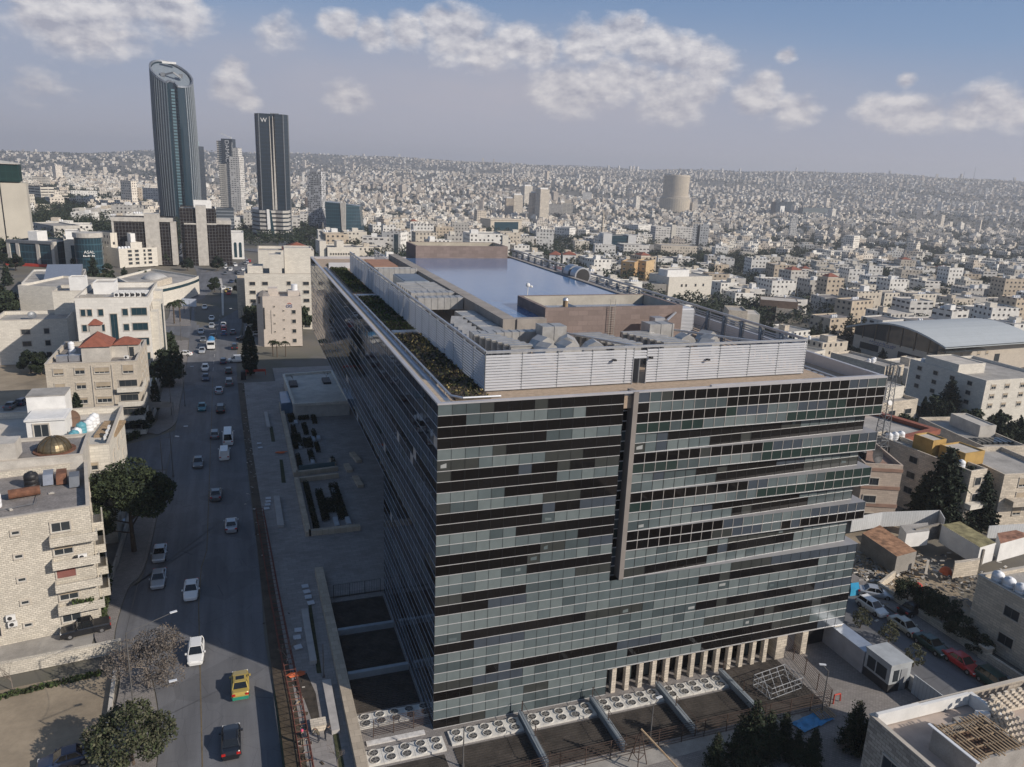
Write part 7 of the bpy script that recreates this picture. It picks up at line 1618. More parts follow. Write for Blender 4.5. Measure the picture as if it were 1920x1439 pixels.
for i in range(4): b.bar(ps[i]+Vector((0,0,.3)), ps[(i+1)%4]+Vector((0,0,.3)), .5,.6)
b.build('parapet', PALE, pv_)
for i,(x,y) in enumerate(((550,722),(612,716))): q = G(x,y,2.9); b = MB(); b.box(-.9,-2.4,0,.9,2.4,.5); o = b.build('planting_box', DARKM, pv_); o.location = q; tree('bare',['small bare tree in the left planting box of the pavilion','small bare tree in the right planting box of the pavilion'][i], q+Vector((0,0,.4)), .45, i, 'bare_tree', key='bare1')
b = MB(); PPm(b,[(524,735),(545,733),(550,754),(527,757)],2.6,.1); tag(b.build('glass_kiosk', mat('kiosk_blue',(.14,.22,.32),.3,.2)),'small blue grey glass kiosk at the pavilion corner','kiosk')
for i,(pts,z_) in enumerate((([(565,1142),(577,1141),(594,1238),(581,1240)],.6),([(604,1275),(620,1273),(637,1367),(622,1371)],.6),([(513,930),(524,930),(533,985),(520,985)],.5),([(495,772),(501,772),(507,800),(500,800)],.5))):
    b = MB(); PPm(b,pts,z_,.12); tag(b.build('stone_bench', mat('bench_stone',(.40,.38,.36),.8,var=.15,scale=.8)),['long pale bench block on the promenade beside three slabs','long pale bench block nearest the workers','long bench block beside the near planter','short bench block far along the promenade'][i],'bench')
SL = mat('white_slab',(.52,.53,.55),.7,var=.08)
for i,(x,y) in enumerate(((559,1182),(557,1196),(559,1214),(572,1100),(575,1110),(578,1120),(583,1131),(503,935),(503,941),(502,947),(500,954),(486,832),(488,840))):
    q = G(x,y,.2); b = MB(); b.box(-.42,-.42,0,.42,.42,.09); o = b.build('paving_slab', SL); o.location = q; o.rotation_euler.z = R(i*7%15-4); tag(o,['upper slab of the three beside the long bench','middle slab of the three beside the long bench','lower slab of the three beside the long bench','topmost loose slab in the leaning run above the bench','second loose slab in the leaning run','third loose slab in the leaning run','lowest loose slab in the leaning run','topmost of four pale slabs on the shaded promenade','second of four pale slabs on the shaded promenade','third of four pale slabs on the shaded promenade','lowest of four pale slabs on the shaded promenade','upper of two slabs far up the promenade','lower of two slabs far up the promenade'][i],'paving slab')
for i,(pts) in enumerate(([(577,1128),(583,1128),(603,1262),(594,1262)],[(624,1375),(634,1373),(646,1438),(634,1439)],[(524,862),(530,862),(536,905),(528,905)],[(505,800),(511,800),(516,828),(509,828)])):
    b = MB(); PPm(b,pts,.16,.1); tag(b.build('planting_strip', mat('dark_turf',(.05,.055,.025),.95,var=.5,scale=2,fine=.3)),kind='structure')
for x,y,l,m_ in ((555,1266,'crumpled orange sheet on the shaded promenade','o'),(527,850,'orange netting heap far up the promenade','o')):
    q = G(x,y,.15); b = MB(); r0 = random.Random(x); n_ = 12; vs = [(0,0,.35)]+[(1.3*math.cos(k*.5236)*r0.uniform(.6,1),.5*math.sin(k*.5236)*r0.uniform(.7,1),r0.uniform(0,.3)) for k in range(n_)]; b.add(vs,[(0,1+k,1+(k+1)%n_) for k in range(n_)]); o = b.build('orange_sheet', ORANGE); o.location = q; tag(o,l,'sheet')
b = MB(); b.box(-.7,-.55,0,.7,.55,.6); b.box(-.75,-.6,.6,.75,.6,.68); o = b.build('cream_crate', CREAM); o.location = G(597,1365,.12); tag(o,'square cream crate by the workers','crate')
# dirt and torn-up paving on the lit part
b = MB(); PPm(b,[(545,1278),(575,1262),(592,1300),(600,1350),(585,1352),(570,1310)],.128,.12); tag(b.build('dirt_patch', mat('spilled_soil',(.06,.05,.04),.95,var=.6,scale=1.2,fine=.5)),kind='structure')
rubble('rubble and rags along the rusty frame on the verge','verge_rubble',-12.2,3,.4,7,90,[CONCL,WOOD,MUD,CONC,MUD],(.06,.24),31,.12)
rubble('white debris scattered far up the verge','verge_rubble',-15.4,92,.4,22,90,[CONCL,MUD,CONC],(.08,.22),33,.12)
# rusty ladder-like frame along the verge
FRT = mat('rust_red',(.15,.055,.04),.8,var=.3,scale=2)
sf = thing('steel_frame','long rusty ladder frame lying along the verge of the road','frame',(0,0,.15))
b = MB(); ln = [(-12.2,-8),(-12.5,6),(-13.1,18),(-13.6,30),(-14.0,42),(-14.5,56)]
def at_(v, off): return (np.interp(v,[p[1] for p in ln],[p[0] for p in ln])+off, v)
for off in (-.55,.55):
    for z in (.1,1.0):
        pr = None
        for v in range(-8,57,2):
            q = (*at_(v,off),z)
            if pr: b.tube(pr,q,.05,4)
            pr = q
b.build('rail', FRT, sf); b = MB()
for v in np.arange(-8,56,1.0): b.tube((*at_(v,-.55),1.0),(*at_(v,.55),1.0),.035,4); b.tube((*at_(v,-.55),0),(*at_(v,-.55),1.0),.03,4); b.tube((*at_(v,.55),0),(*at_(v,.55),1.0),.03,4)
b.build('rung', FRT, sf)
# mesh fence with green netting at the road edge
b = MB(); b.add([(-13.9,-25,.1),(-14.3,0,.1),(-14.6,10,.1),(-13.9,-25,1.5),(-14.3,0,1.5),(-14.6,10,1.5)],[(0,1,4,3),(1,2,5,4)]); b.add([(-13.88,-25,.1),(-14.28,0,.1),(-14.58,10,.1),(-13.88,-25,1.5),(-14.28,0,1.5),(-14.58,10,1.5)],[(3,4,1,0),(4,5,2,1)]); tag(b.build('netting_fence', mat('green_netting',(.03,.07,.045),.9,var=.4,scale=2)),'dark green netting fence at the right kerb','fence')
b = MB(); b.box(-.6,-.9,0,.6,.9,2.1); o = b.build('dark_cabinet', BLACK); o.location = (-15.6,140,0); tag(o,'black cabinet at the end of the promenade','cabinet')
b = MB(); b.box(0,-.15,1.0,5,.15,1.6); b.box(0,-.1,0,.15,.1,1.0); b.box(4.85,-.1,0,5,.1,1.0); o = b.build('red_barrier', RED); o.location = (-15,143,.1); tag(o,'red barrier across the end of the promenade','barrier')
tree('bare','bare tree growing through the rusty frame', (-13.0,14.5,.1), .55, 2, 'bare_tree', key='bare0'); tree('bare','bare tree in the planting strip nearest the bottom', (-9.6,-2.5,.1), .5, 1, 'bare_tree', key='bare1')
# people
def person(label, P, ang, pose, top, legs, skin=(.35,.22,.15), hair=(.02,.015,.012)):
    J = {'pel':(0,0,.95),'che':(0,0,1.28),'nec':(0,0,1.48),'hed':(.02,0,1.62),'crn':(.02,0,1.74),
         'hl':(0,.10,.90),'kl':(.02,.11,.50),'al':(0,.11,.08),'tl':(.14,.11,.04),'hr':(0,-.10,.90),'kr':(.02,-.11,.50),'ar':(0,-.11,.08),'tr':(.14,-.11,.04),
         'sl':(0,.19,1.42),'el':(0,.25,1.14),'wl':(.08,.25,.90),'dl':(.10,.25,.80),'sr':(0,-.19,1.42),'er':(0,-.25,1.14),'wr':(.08,-.25,.90),'dr':(.10,-.25,.80)}
    J.update(pose); nm = list(J); E_ = [('pel','che'),('che','nec'),('nec','hed'),('hed','crn'),('pel','hl'),('hl','kl'),('kl','al'),('al','tl'),('pel','hr'),('hr','kr'),('kr','ar'),('ar','tr'),('che','sl'),('sl','el'),('el','wl'),('wl','dl'),('che','sr'),('sr','er'),('er','wr'),('wr','dr')]
    RD = {'pel':.15,'che':.16,'nec':.06,'hed':.10,'crn':.075,'h':.095,'k':.065,'a':.045,'t':.035,'s':.075,'e':.05,'w':.035,'d':.03}
    me = bpy.data.meshes.new('body'); me.from_pydata([J[k] for k in nm], [(nm.index(a),nm.index(c)) for a,c in E_], []); o = bpy.data.objects.new('tmp', me); SC.collection.objects.link(o)
    md = o.modifiers.new('s','SKIN'); md.use_smooth_shade = True
    for i,k in enumerate(nm): r_ = RD.get(k, RD.get(k[0],.05)); me.skin_vertices[0].data[i].radius = (r_, r_*(1.0 if k not in ('che','pel') else .8)); me.skin_vertices[0].data[i].use_root = (k == 'pel')
    o.modifiers.new('u','SUBSURF').levels = 1; dg = bpy.context.evaluated_depsgraph_get(); nm2 = bpy.data.meshes.new_from_object(o.evaluated_get(dg)); bpy.data.objects.remove(o)
    nm2.materials.clear(); [nm2.materials.append(m_) for m_ in (top, legs, mat('skin',skin,.6,var=.05), mat('hair_dark',hair,.8,var=.1))]
    kv = {k:Vector(J[k]) for k in nm}
    for p in nm2.polygons:
        c = p.center; k = min(nm, key=lambda q: (kv[q]-c).length); p.material_index = 3 if (k == 'crn' or (k == 'hed' and c.x < J['hed'][0]-.03)) else 2 if k in ('hed','dl','dr','nec') else 1 if k in ('kl','kr','al','ar','hl','hr','tl','tr') and c.z < .92 else 0
    t_ = thing('person', label, 'person', P, ang); nm2.name = 'body'; link('body', nm2, t_); return t_
JK = mat('dark_jacket',(.03,.032,.04),.9); TR = mat('dark_trousers',(.035,.04,.055),.9); BR_ = mat('brown_jacket',(.10,.085,.06),.9); GT = mat('beige_trousers',(.28,.24,.19),.9)
bend = {'che':(.22,0,1.22),'nec':(.34,0,1.36),'hed':(.44,0,1.42),'crn':(.52,0,1.48),'sl':(.28,.19,1.32),'el':(.42,.24,1.08),'wl':(.55,.20,.92),'dl':(.60,.18,.84),'sr':(.28,-.19,1.32),'er':(.42,-.24,1.08),'wr':(.55,-.20,.92),'dr':(.60,-.18,.84)}
person('person in a brown jacket bending over beside the cream crate', G(598,1392,.12), R(150), bend, BR_, TR)
pp_ = person('person in a dark jacket and pink head covering near the rusty frame', G(567,1398,.12), R(60), {}, JK, GT); b = MB(); b.lathe([(.125,1.60),(.13,1.68),(.10,1.77),(.02,1.80)],10,x=.02); b.build('headscarf', mat('pink_cloth',(.60,.08,.16),.8), pp_)
person('person crouching forward at the foot of the bench', G(610,1388,.12), R(10), bend, JK, TR)
# ------------------------------------------------------------------ cooling yard
DECK = mat('yard_deck',(.055,.047,.040),.85,var=.5,scale=.6,fine=.5); BEAM = mat('galv_beam',(.30,.34,.37),.5,.4,.15); FW_ = mat('fan_white',(.62,.60,.55),.6,var=.15,scale=2,fine=.1)
def slatdeck(label, x0,y0,x1,y1,z=.03,alongx=True):
    b = MB(); b.box(x0,y0,-.02,x1,y1,z); n_ = int(((y1-y0) if alongx else (x1-x0))/.32)
    for i in range(n_):
        if alongx: b.box(x0,y0+i*.32,z,x1,y0+i*.32+.16,z+.06)
        else: b.box(x0+i*.32,y0,z,x0+i*.32+.16,y1,z+.06)
    return tag(b.build('yard_deck', DECK),label,'deck')
def condenser(x, y, z, label, rz=0.0):
    if 'cond' not in WC:
        b = MB(); b.box(-.74,-.95,0,.74,.95,1.15); b.box(-.74,-.02,.3,.745,.02,1.155,0); WC['cond'] = b.mesh('casing', FW_)
        b = MB(); b.ring([(.47*math.cos(a),.47*math.sin(a)) for a in [i*math.pi/8 for i in range(16)]],[(.43*math.cos(a),.43*math.sin(a)) for a in [i*math.pi/8 for i in range(16)]],1.15,1.27,1.16); b.add([(.42*math.cos(a),.42*math.sin(a),1.165) for a in [i*math.pi/8 for i in range(16)]],[tuple(range(16))],1)
        for k in range(5): b.box(0.05,-.05,1.18,.40,.05,1.20,2,Matrix.Rotation(k*1.2566,4,'Z'))
        b.cyl(0,0,1.17,1.24,.10,8,2); [b.bar((.46*math.cos(a),.46*math.sin(a),1.26),(-.46*math.cos(a),-.46*math.sin(a),1.26),.015,.015,2) for a in [i*math.pi/6 for i in range(6)]]
        WC['fan'] = b.mesh('fan', [FW_, DARKM, mat('fan_grey',(.30,.29,.27),.5,.3)])
    o = thing('condenser_unit', label, 'condenser', (x,y,z), rz, 'condenser units in the cooling yard'); link('casing', WC['cond'], o); link('fan', WC['fan'], o, (0,-.47,0)); link('fan', WC['fan'], o, (0,.47,0)); return o
for k,(x0,x1,nm_) in enumerate(((1.2,8.6,'first'),(9.2,16.6,'second'),(17.2,24.5,'third'),(25.0,32.6,'fourth'))):
    for i in range(5): condenser(x0+.75+i*(x1-x0-1.5)/4, -1.85, -.92, 'white twin-fan unit, %s from the left in the %s row along the facade' % (['first','second','third','fourth','fifth'][i], nm_))
    slatdeck('dark slatted deck below the %s fan row' % nm_, x0, -8.0, x1, -3.1)
    b = MB(); b.box(x1+.12,-8.3,0,x1+.42,-.6,.75); b.box(x1+.02,-8.3,.75,x1+.52,-.6,.82); tag(b.build('steel_beam', BEAM),'pale steel beam on the right of the %s slatted deck' % nm_,'beam')
    b = MB(); b.box(x0+.8,-9.0,0,x1-1,-8.6,.2); 
for i in range(5): condenser(-6.2+i*1.5, -2.3, -.92, 'white twin-fan unit, %s from the left in the row by the long wall' % ['first','second','third','fourth','fifth'][i])
for i in range(5): condenser(-6.2+i*1.5, 2.9, -.92, 'half shaded twin-fan unit, %s from the left beside the glass corner' % ['first','second','third','fourth','fifth'][i])
for i in range(5): condenser(2+i*1.5, -10.4, -.92, 'twin-fan unit, %s from the left at the bottom edge of the yard' % ['first','second','third','fourth','fifth'][i])
slatdeck('dark slatted deck left of the corner at the bottom',-6.9,-9.5,0.2,-3.6); slatdeck('dark slatted deck between wall and shaded facade, nearest',-6.9,4.4,-.3,10.0); slatdeck('dark slatted deck between wall and shaded facade, middle',-6.9,10.8,-.3,18.6); slatdeck('dark slatted deck between wall and shaded facade, farthest',-6.9,19.4,-.3,26.2); slatdeck('large dark deck in the right corner of the yard',33.2,-8.0,41.0,.2)
for y,l in ((10.1,'nearest'),(18.7,'farthest')): b = MB(); b.box(-6.9,y,0,-.3,y+.5,.7); tag(b.build('steel_beam', BEAM),'%s pale beam crossing between long wall and shaded facade' % l,'beam')
b = MB(); b.box(-6.6,-.5,.0,-.9,.1,.14); tag(b.build('white_ledge', mat('chalky',(.55,.53,.50),.9,var=.3,scale=2)),'chalk white ledge between the two fan rows by the wall','ledge')
def fence(name, label, pts, h, sp, m_, rails=(.3,.65,1.0), wire=0):
    o = thing(name, label, 'fence', (0,0,0)); 
    b = MB(); bp = MB(); bp.bar((0,0,0),(0,0,h),.07); pm = bp.mesh('post', m_)
    for (a,c) in zip(pts[:-1],pts[1:]):
        A_v = Vector((*a,0)); B_v = Vector((*c,0)); L = (B_v-A_v).length; n_ = max(1,int(L/sp))
        for i in range(n_+1): q = A_v.lerp(B_v,i/n_); link('post', pm, o, q)
        for r_ in rails: b.bar(A_v+Vector((0,0,h*r_-.02)),B_v+Vector((0,0,h*r_-.02)),.035)
        for i in range(int(L/wire) if wire else 0): q = A_v.lerp(B_v,i*wire/L); b.bar(q+Vector((0,0,.1)),q+Vector((0,0,h)),.022)
    b.build('rail', m_, o); return o
RUSTD = mat('rust_dark',(.07,.045,.035),.85,var=.3,scale=2)
fence('yard_fence','rusty wire fence along the front of the cooling yard',[(.8,-9.2),(9.9,-8.8),(41.2,-8.6),(43.4,2.0)],2.1,2.6,RUSTD,(.06,.2,.34,.48,.62,.76,.9,1.0))
fence('yard_screen','rusty screen fence between the two fan rows by the wall',[(-5.8,.6),(.2,.8)],2.0,2.0,RUSTD,(.1,.2,.3,.4,.5,.6,.7,.8,.9,1.0))
fence('plaza_railing','row of dark vertical railings closing the plaza before the pits',[(-6.4,27.2),(-.4,27.3)],1.9,2.0,DARKM,(.05,1.0),.22)
for k,x0 in enumerate((9.0,16.9,24.7,33.0)): fence('yard_fence','thin diagonal wire fence above steel beam %s of the yard' % ['one','two','three','four'][k],[(x0,-8.4),(x0,-.9)],2.0,2.5,RUSTD,(.5,1.0))
# scaffold, tarp, booth
sc_ = thing('scaffold','white tubular handrail scaffold standing in the yard corner','scaffold',(35.6,-6.0,.1),R(8)); b = MB()
for (x0,y0,x1,y1) in ((0,0,4.6,0),(0,2.6,4.6,2.6),(0,0,0,2.6),(4.6,0,4.6,2.6)):
    for z in (.1,.75,1.4): b.tube((x0,y0,z),(x1,y1,z),.035,5)
    for f in (0,.25,.5,.75,1): b.tube((x0+(x1-x0)*f,y0+(y1-y0)*f,0),(x0+(x1-x0)*f,y0+(y1-y0)*f,1.4),.035,5)
for f in (0,1,2,3): b.tube((f*1.1,0,.1),(f*1.1+1.1,2.6,1.4),.03,5)
b.build('tube', mat('scaffold_white',(.45,.46,.47),.5,.3), sc_)
q = G(1525,1352,.1); b = MB(); rq = random.Random(5); nx_, ny_ = 12, 5; vs = [(x*.42-2.4, y*.42-.9, rq.uniform(0,.22)) for y in range(ny_) for x in range(nx_)]; b.add(vs,[(y*nx_+x,y*nx_+x+1,(y+1)*nx_+x+1,(y+1)*nx_+x) for y in range(ny_-1) for x in range(nx_-1)]); o = b.build('blue_tarp', BLUE); o.location = q; o.rotation_euler.z = R(10); tag(o,'crumpled bright blue tarp lying outside the yard fence','tarp')
b = MB(); [b.box(i*.3,0,.1,i*.3+.12,1.6,.18) for i in range(7)]; o = b.build('pallet', WOOD); o.location = G(1540,1352,.25); tag(o,'timber pallet lying on the blue tarp','pallet')
b = MB(); b.tube((0,0,0),(0,0,1.1),.08,6); b.tube((0,0,1.1),(.9,.1,1.0),.08,6); b.tube((.9,.1,1.0),(1.0,.1,.1),.08,6); o = b.build('red_standpipe', RED); o.location = G(1562,1320); tag(o,'red bent standpipe at the corner of the yard fence','standpipe')
bt = thing('guard_booth','grey guard booth with dark windows beside the ramp wall','guard booth',(49.0,-8.6,0),0)
b = MB(); b.box(0,0,0,2.9,3.6,3.3,0); b.box(-.08,-.08,3.3,2.98,3.68,3.5); b.box(-.03,-.03,0,2.93,3.63,1.0,1); b.build('wall', [mat('booth_grey',(.38,.40,.41),.6), DARKM], bt); b = MB(); b.box(-.05,.5,1.3,-.005,1.9,2.7); b.box(-.05,2.1,1.3,-.005,3.2,2.7); b.box(.5,-.05,1.3,1.2,-.005,2.7); b.build('window', PANE, bt); b = MB(); b.box(1.5,-.06,.05,2.4,-.035,2.7); b.build('door', mat('door_grey',(.30,.31,.32),.6), bt)
b = MB(); b.box(48.9,-4.9,0,50.6,2.0,2.7); b.box(48.8,-5.0,2.7,50.7,2.1,2.85,1); tag(b.build('ramp_enclosure', [mat('ramp_panel',(.36,.36,.37),.6), mat('ramp_roof',(.40,.44,.50),.4,.5)]),'long metal clad ramp enclosure behind the guard booth','enclosure')
wallrun('street_wall',[(52.1,2.5),(52.2,-26)],0,1.6,.3,CONCL,'pale wall between service yard and right street','wall')
wallrun('metal_hoarding',[(51.7,-9.4),(51.8,-24)],0,2.3,.1,MC['hoarding_white'],'white corrugated hoarding running from the booth','hoarding')
b = MB(); PPm(b,[(1040,1439),(1350,1375),(1500,1340),(1510,1352),(1200,1439)],.02,.0); tag(b.build('paved_path', CONC),kind='structure')
for i,(x,y,l) in enumerate(((1218,1395,'white lamp mast with floodlights in the cooling yard'),(868,1439,'white pole at the lower left corner of the yard'))): street_lamp(G(x,y), 4.5, (.6,.1) if i == 0 else None, l)
tr_ = thing('tripod_mast','rusty tripod frame with a long diagonal pole at the yard fence','frame',G(1195,1438)); b = MB(); [b.tube((math.cos(a)*1.0,math.sin(a)*1.0,0),(0,0,4.2),.05,5) for a in (0,2.1,4.2)]; [b.tube((math.cos(a)*.7,math.sin(a)*.7,1.3),(math.cos(a+2.1)*.7,math.sin(a+2.1)*.7,1.3),.04,4) for a in (0,2.1,4.2)]; b.build('leg_frame', RUSTD, tr_); b = MB(); b.tube((0,0,4.2),(3.8,-5.2,.4),.09,6); b.build('pole', WOOD, tr_)
# ------------------------------------------------------------------ roof screens and plant
ZR = 33.25; SZ = 37.05
LOUV = mat('louvre_silver', (.55,.555,.57), .5, .15, .06, .5)
SX0, SX1, SY0, SY1 = 5.6, 42.6, 4.2, 94.2
LSC = thing('louvre_screen','silver horizontal louvre screen round the roof plant','louvre screen',(0,0,0))
def louvre(x0,y0,x1,y1,z0,z1,name='louvre_bay',pitch=.27,gap=None,post=True):
    d = Vector((x1-x0,y1-y0,0)); L = d.length; M = Matrix.Translation((x0,y0,0)) @ Matrix.Rotation(math.atan2(d.y,d.x),4,'Z'); b = MB(); n_ = int((z1-z0)/pitch)
    for i in range(n_):
        z = z0+i*pitch; b.add([(0,-.05,z),(L,-.05,z),(L,-.055,z+.15),(0,-.055,z+.15),(0,.05,z+.20),(L,.05,z+.20),(0,.045,z+.03),(L,.045,z+.03)],[(0,1,2,3),(3,2,5,4),(4,5,7,6),(6,7,1,0)],0,M)
    b.box(-.03,-.06,z0,.03,.08,z1,1,M); b.box(-.0,-.08,z1,L,.08,z1+.12,0,M)
    return b.build(name, [LOUV, GREYM], LSC)
nf = 10; dxb = (SX1-SX0)/nf
for i in range(nf):
    x0 = SX0+i*dxb
    if i == 4: 
        xm = x0+.9; louvre(x0,SY0,xm,SY0,ZR+.15,SZ); louvre(xm,SY0,xm+1.5,SY0,ZR+2.75,SZ); louvre(xm+1.5,SY0,x0+dxb,SY0,ZR+.15,SZ)
        b = MB(); b.box(xm-.06,-.0+SY0-.1,ZR,xm+.02,SY0+.1,ZR+2.75); b.box(xm+1.48,SY0-.1,ZR,xm+1.56,SY0+.1,ZR+2.75); b.box(xm,SY0-.1,ZR+2.68,xm+1.5,SY0+.1,ZR+2.75); b.build('door_frame', SILVER, LSC); b = MB(); b.box(xm+.75,SY0+.1,ZR+.05,xm+.85,SY0+1.4,ZR+2.6); b.build('door', GREYM, LSC)
    else: louvre(x0,SY0,x0+dxb,SY0,ZR+.15,SZ)
ns = 24; dyb = (SY1-SY0)/ns
for i in range(ns): louvre(SX0,SY0+(i+1)*dyb,SX0,SY0+i*dyb,ZR+.1,SZ)
for i in range(ns+2): louvre(SX1,SY0+i*dyb,SX1,SY0+(i+1)*dyb,ZR+.1,SZ)
PB_ = mat('post_blue',(.22,.26,.31),.5,.4); b = MB(); b.bar((0,0,0),(0,0,SZ-.1-ZR),.12); pm1 = b.mesh('post', PB_); b = MB(); b.bar((0,0,0),(0,0,SZ-.05-ZR),.28); pm2 = b.mesh('post', PB_)
for i in range(ns): link('post', pm1, LSC, (SX0+.22,SY0+.3+i*dyb,ZR))
for i in range(ns+2):
    y = SY0+.3+i*dyb; link('post', pm2, LSC, (SX1-.25,y,ZR))
    if i % 4 == 1: b = MB(); b.bar((SX1-.25,y,SZ-1.0),(SX1-1.6,y,ZR),.1); b.build('brace', PB_, LSC)
b = MB(); b.bar((SX0,SY0,SZ+.16),(SX0,SY1,SZ+.16),.22); b.bar((SX1,SY0,SZ+.16),(SX1,SY1+8,SZ+.16),.22); b.bar((SX0,SY0,SZ+.14),(SX1,SY0,SZ+.14),.2); b.build('cap_rail', SILVER, LSC)
for i,(x,z) in enumerate(((18.9,ZR+2.6),(23.0,ZR+2.7),(29.8,ZR+2.2))): b = MB(); b.box(x,SY0-.5,z,x+.28,SY0-.1,z+.16); b.box(x+.1,SY0-.12,z+.02,x+.18,SY0,z+.1); b.build('floodlight', BLACK, LSC)
b = MB(); b.box(2.0,99.8,ZR,15.5,100,ZR+1.2); b.build('screen_return', LOUV, LSC)
louvre(12.0,88,12.0,103,ZR,SZ-.4)
# brown stone roof boxes
BST = stone('brown_stone',(.235,.185,.165),1.3,.62,.8,.12,.1,.2)
def roofbox(label, x0,y0,x1,y1,z0,z1,t_=.5):
    o = thing('roof_enclosure', label, 'roof enclosure', (0,0,0)); b = MB(); b.ring([(x0,y0),(x1,y0),(x1,y1),(x0,y1)],[(x0+t_,y0+t_),(x1-t_,y0+t_),(x1-t_,y1-t_),(x0+t_,y1-t_)],z0,z1,z1-2.0); b.build('wall', BST, o); b = MB(); b.box(x0+t_,y0+t_,z1-2.4,x1-t_,y1-t_,z1-2.0); b.build('floor', CONCL, o)
    b = MB(); b.box(x0+t_+.005,y0+t_+.1,z1-2,x0+t_+.05,y1-t_-.1,z1-.05); b.box(x0+t_+.1,y1-t_-.05,z1-2,x1-t_-.1,y1-t_-.005,z1-.05); b.box(x1-t_-.05,y0+t_+.1,z1-2,x1-t_-.005,y1-t_-.1,z1-.05); b.build('inner_lining', mat('lining',(.42,.38,.31),.9,fine=.2), o); return o
ro_ = roofbox('near brown stone enclosure with ladder on the roof',18.4,21.2,37.2,31.0,ZR,38.2)
b = MB(); 
for x in (26.8,27.5): b.bar((x,20.9,34.6),(x,20.9,39.2),.05)
for i in range(15): b.bar((26.8,20.9,34.8+i*.29),(27.5,20.9,34.8+i*.29),.035)
b.build('ladder', mat('ladder_grey',(.34,.32,.28),.6,.3), ro_)
def gable(x0,y0,x1,y1,z,h,parent,name='skylight'):
    b = MB(); xm = (x0+x1)/2; b.add([(x0,y0,z),(x1,y0,z),(x1,y1,z),(x0,y1,z),(xm,y0,z+h),(xm,y1,z+h)],[(0,1,4),(1,2,5,4),(2,3,5),(3,0,4,5)]); return b.build(name, mat('skylight_metal',(.34,.36,.38),.5,.3), parent)
gable(22.5,24,26.5,29,36.2,1.3,ro_); b = MB(); b.cyl(20.6,22.6,36.2,37.2,.02,6); b.cyl(22.0,23.6,36.2,38.7,.32,12,0); b.lathe([(.38,38.7),(.3,38.95),(.1,39.05)],12,1,x=22.0,y=23.6); b.build('flue', [WOOD,SILVER], ro_)
roofbox('far brown stone enclosure at the back of the blue glass roof',17.2,86.4,36.2,95.5,ZR,39.3)
cm_ = thing('mast_camera','white ball camera on a thin mast by the near stone enclosure','camera mast',(20.0,31.6,36.9)); b = MB(); b.tube((0,0,0),(0,0,2.4),.05,6); b.build('mast', WHITE, cm_); b = MB(); b.lathe([(.05,2.3),(.28,2.4),(.3,2.6),(.2,2.8),(.05,2.85)],12); b.lathe([(.05,2.2),(.18,2.25),(.2,2.4),(.1,2.5)],10,x=.5); b.bar((0,0,2.4),(.5,0,2.3),.06); b.build('camera_head', WHITE, cm_)
# blue reflecting roof
BG = thing('glass_roof','large flat blue reflective glass roof in a concrete surround','glass roof',(0,0,0))
PVm = bpy.data.materials.new('pv_glass'); PVm.use_nodes = True; t = NT(PVm.node_tree); p = PVm.node_tree.nodes['Principled BSDF']; uv = t.new('ShaderNodeUVMap'); br = t.new('ShaderNodeTexBrick'); t.link(uv.outputs[0], br.inputs['Vector']); br.offset = 0
for k_,v_ in (('Scale',1),('Brick Width',1.6),('Row Height',1.0),('Mortar Size',.07),('Mortar Smooth',.1)): br.inputs[k_].default_value = v_
br.inputs['Color1'].default_value = (.075,.155,.31,1); br.inputs['Color2'].default_value = (.105,.195,.36,1); br.inputs['Mortar'].default_value = (.16,.24,.36,1); t.link(br.outputs[0], p.inputs['Base Color']); p.inputs['Roughness'].default_value = .12; p.inputs['Specular IOR Level'].default_value = .75; p.inputs['IOR'].default_value = 1.7
bn = t.new('ShaderNodeBump'); bn.inputs['Strength'].default_value = .12; bn.inputs['Distance'].default_value = .1; g = t.new('ShaderNodeNewGeometry'); t.link(t.noise(g.outputs['Position'],.8,2,.5), bn.inputs['Height']); t.link(bn.outputs[0], p.inputs['Normal'])
b = MB(); b.box(14.6,21.5,36.5,37.2,86.4,36.9); b.build('glass', PVm, BG)
b = MB(); b.box(12.9,20.6,ZR,14.6,92,37.1); b.box(14.6,20.4,ZR,18.3,21.5,37.1); b.box(37.2,31.1,ZR,38.0,100,37.05); b.build('concrete_surround', mat('surround',(.30,.27,.24),.9,var=.2,fine=.2), BG)
# ducts
DU = mat('duct_metal',(.43,.42,.40),.45,.45,.18,1.2)
def duct(label, x0,y0,x1,y1,z0,h,ax='x',ribs=True,rib=.9):
    o = thing('air_duct', label, 'duct', (0,0,0)); b = MB(); b.box(x0,y0,z0,x1,y1,z0+h); 
    L = (x1-x0) if ax == 'x' else (y1-y0); n_ = int(L/rib)
    for i in range(n_+1):
        q = i*rib
        if ax == 'x': b.box(x0+q-.04,y0-.05,z0-.03,x0+q+.04,y1+.05,z0+h+.06)
        else: b.box(x0-.05,y0+q-.04,z0-.03,x1+.05,y0+q+.04,z0+h+.06)
    b.build('casing', DU, o); return o
def lamella(label, x0,y0,n_,w,dp,z0,h,step=.85,skew=.45):
    """row of sound attenuator blades"""
    o = thing('attenuator_row', label, 'attenuator', (0,0,0)); b = MB()
    for i in range(n_): b.box(x0+i*skew,y0-i*step,z0,x0+i*skew+w,y0-i*step+step*.55,z0+h-i*.0)
    b.box(x0+.2,y0-(n_-1)*step,z0,x0+.4,y0+.4,z0+h*.8); b.build('blades', DU, o); return o
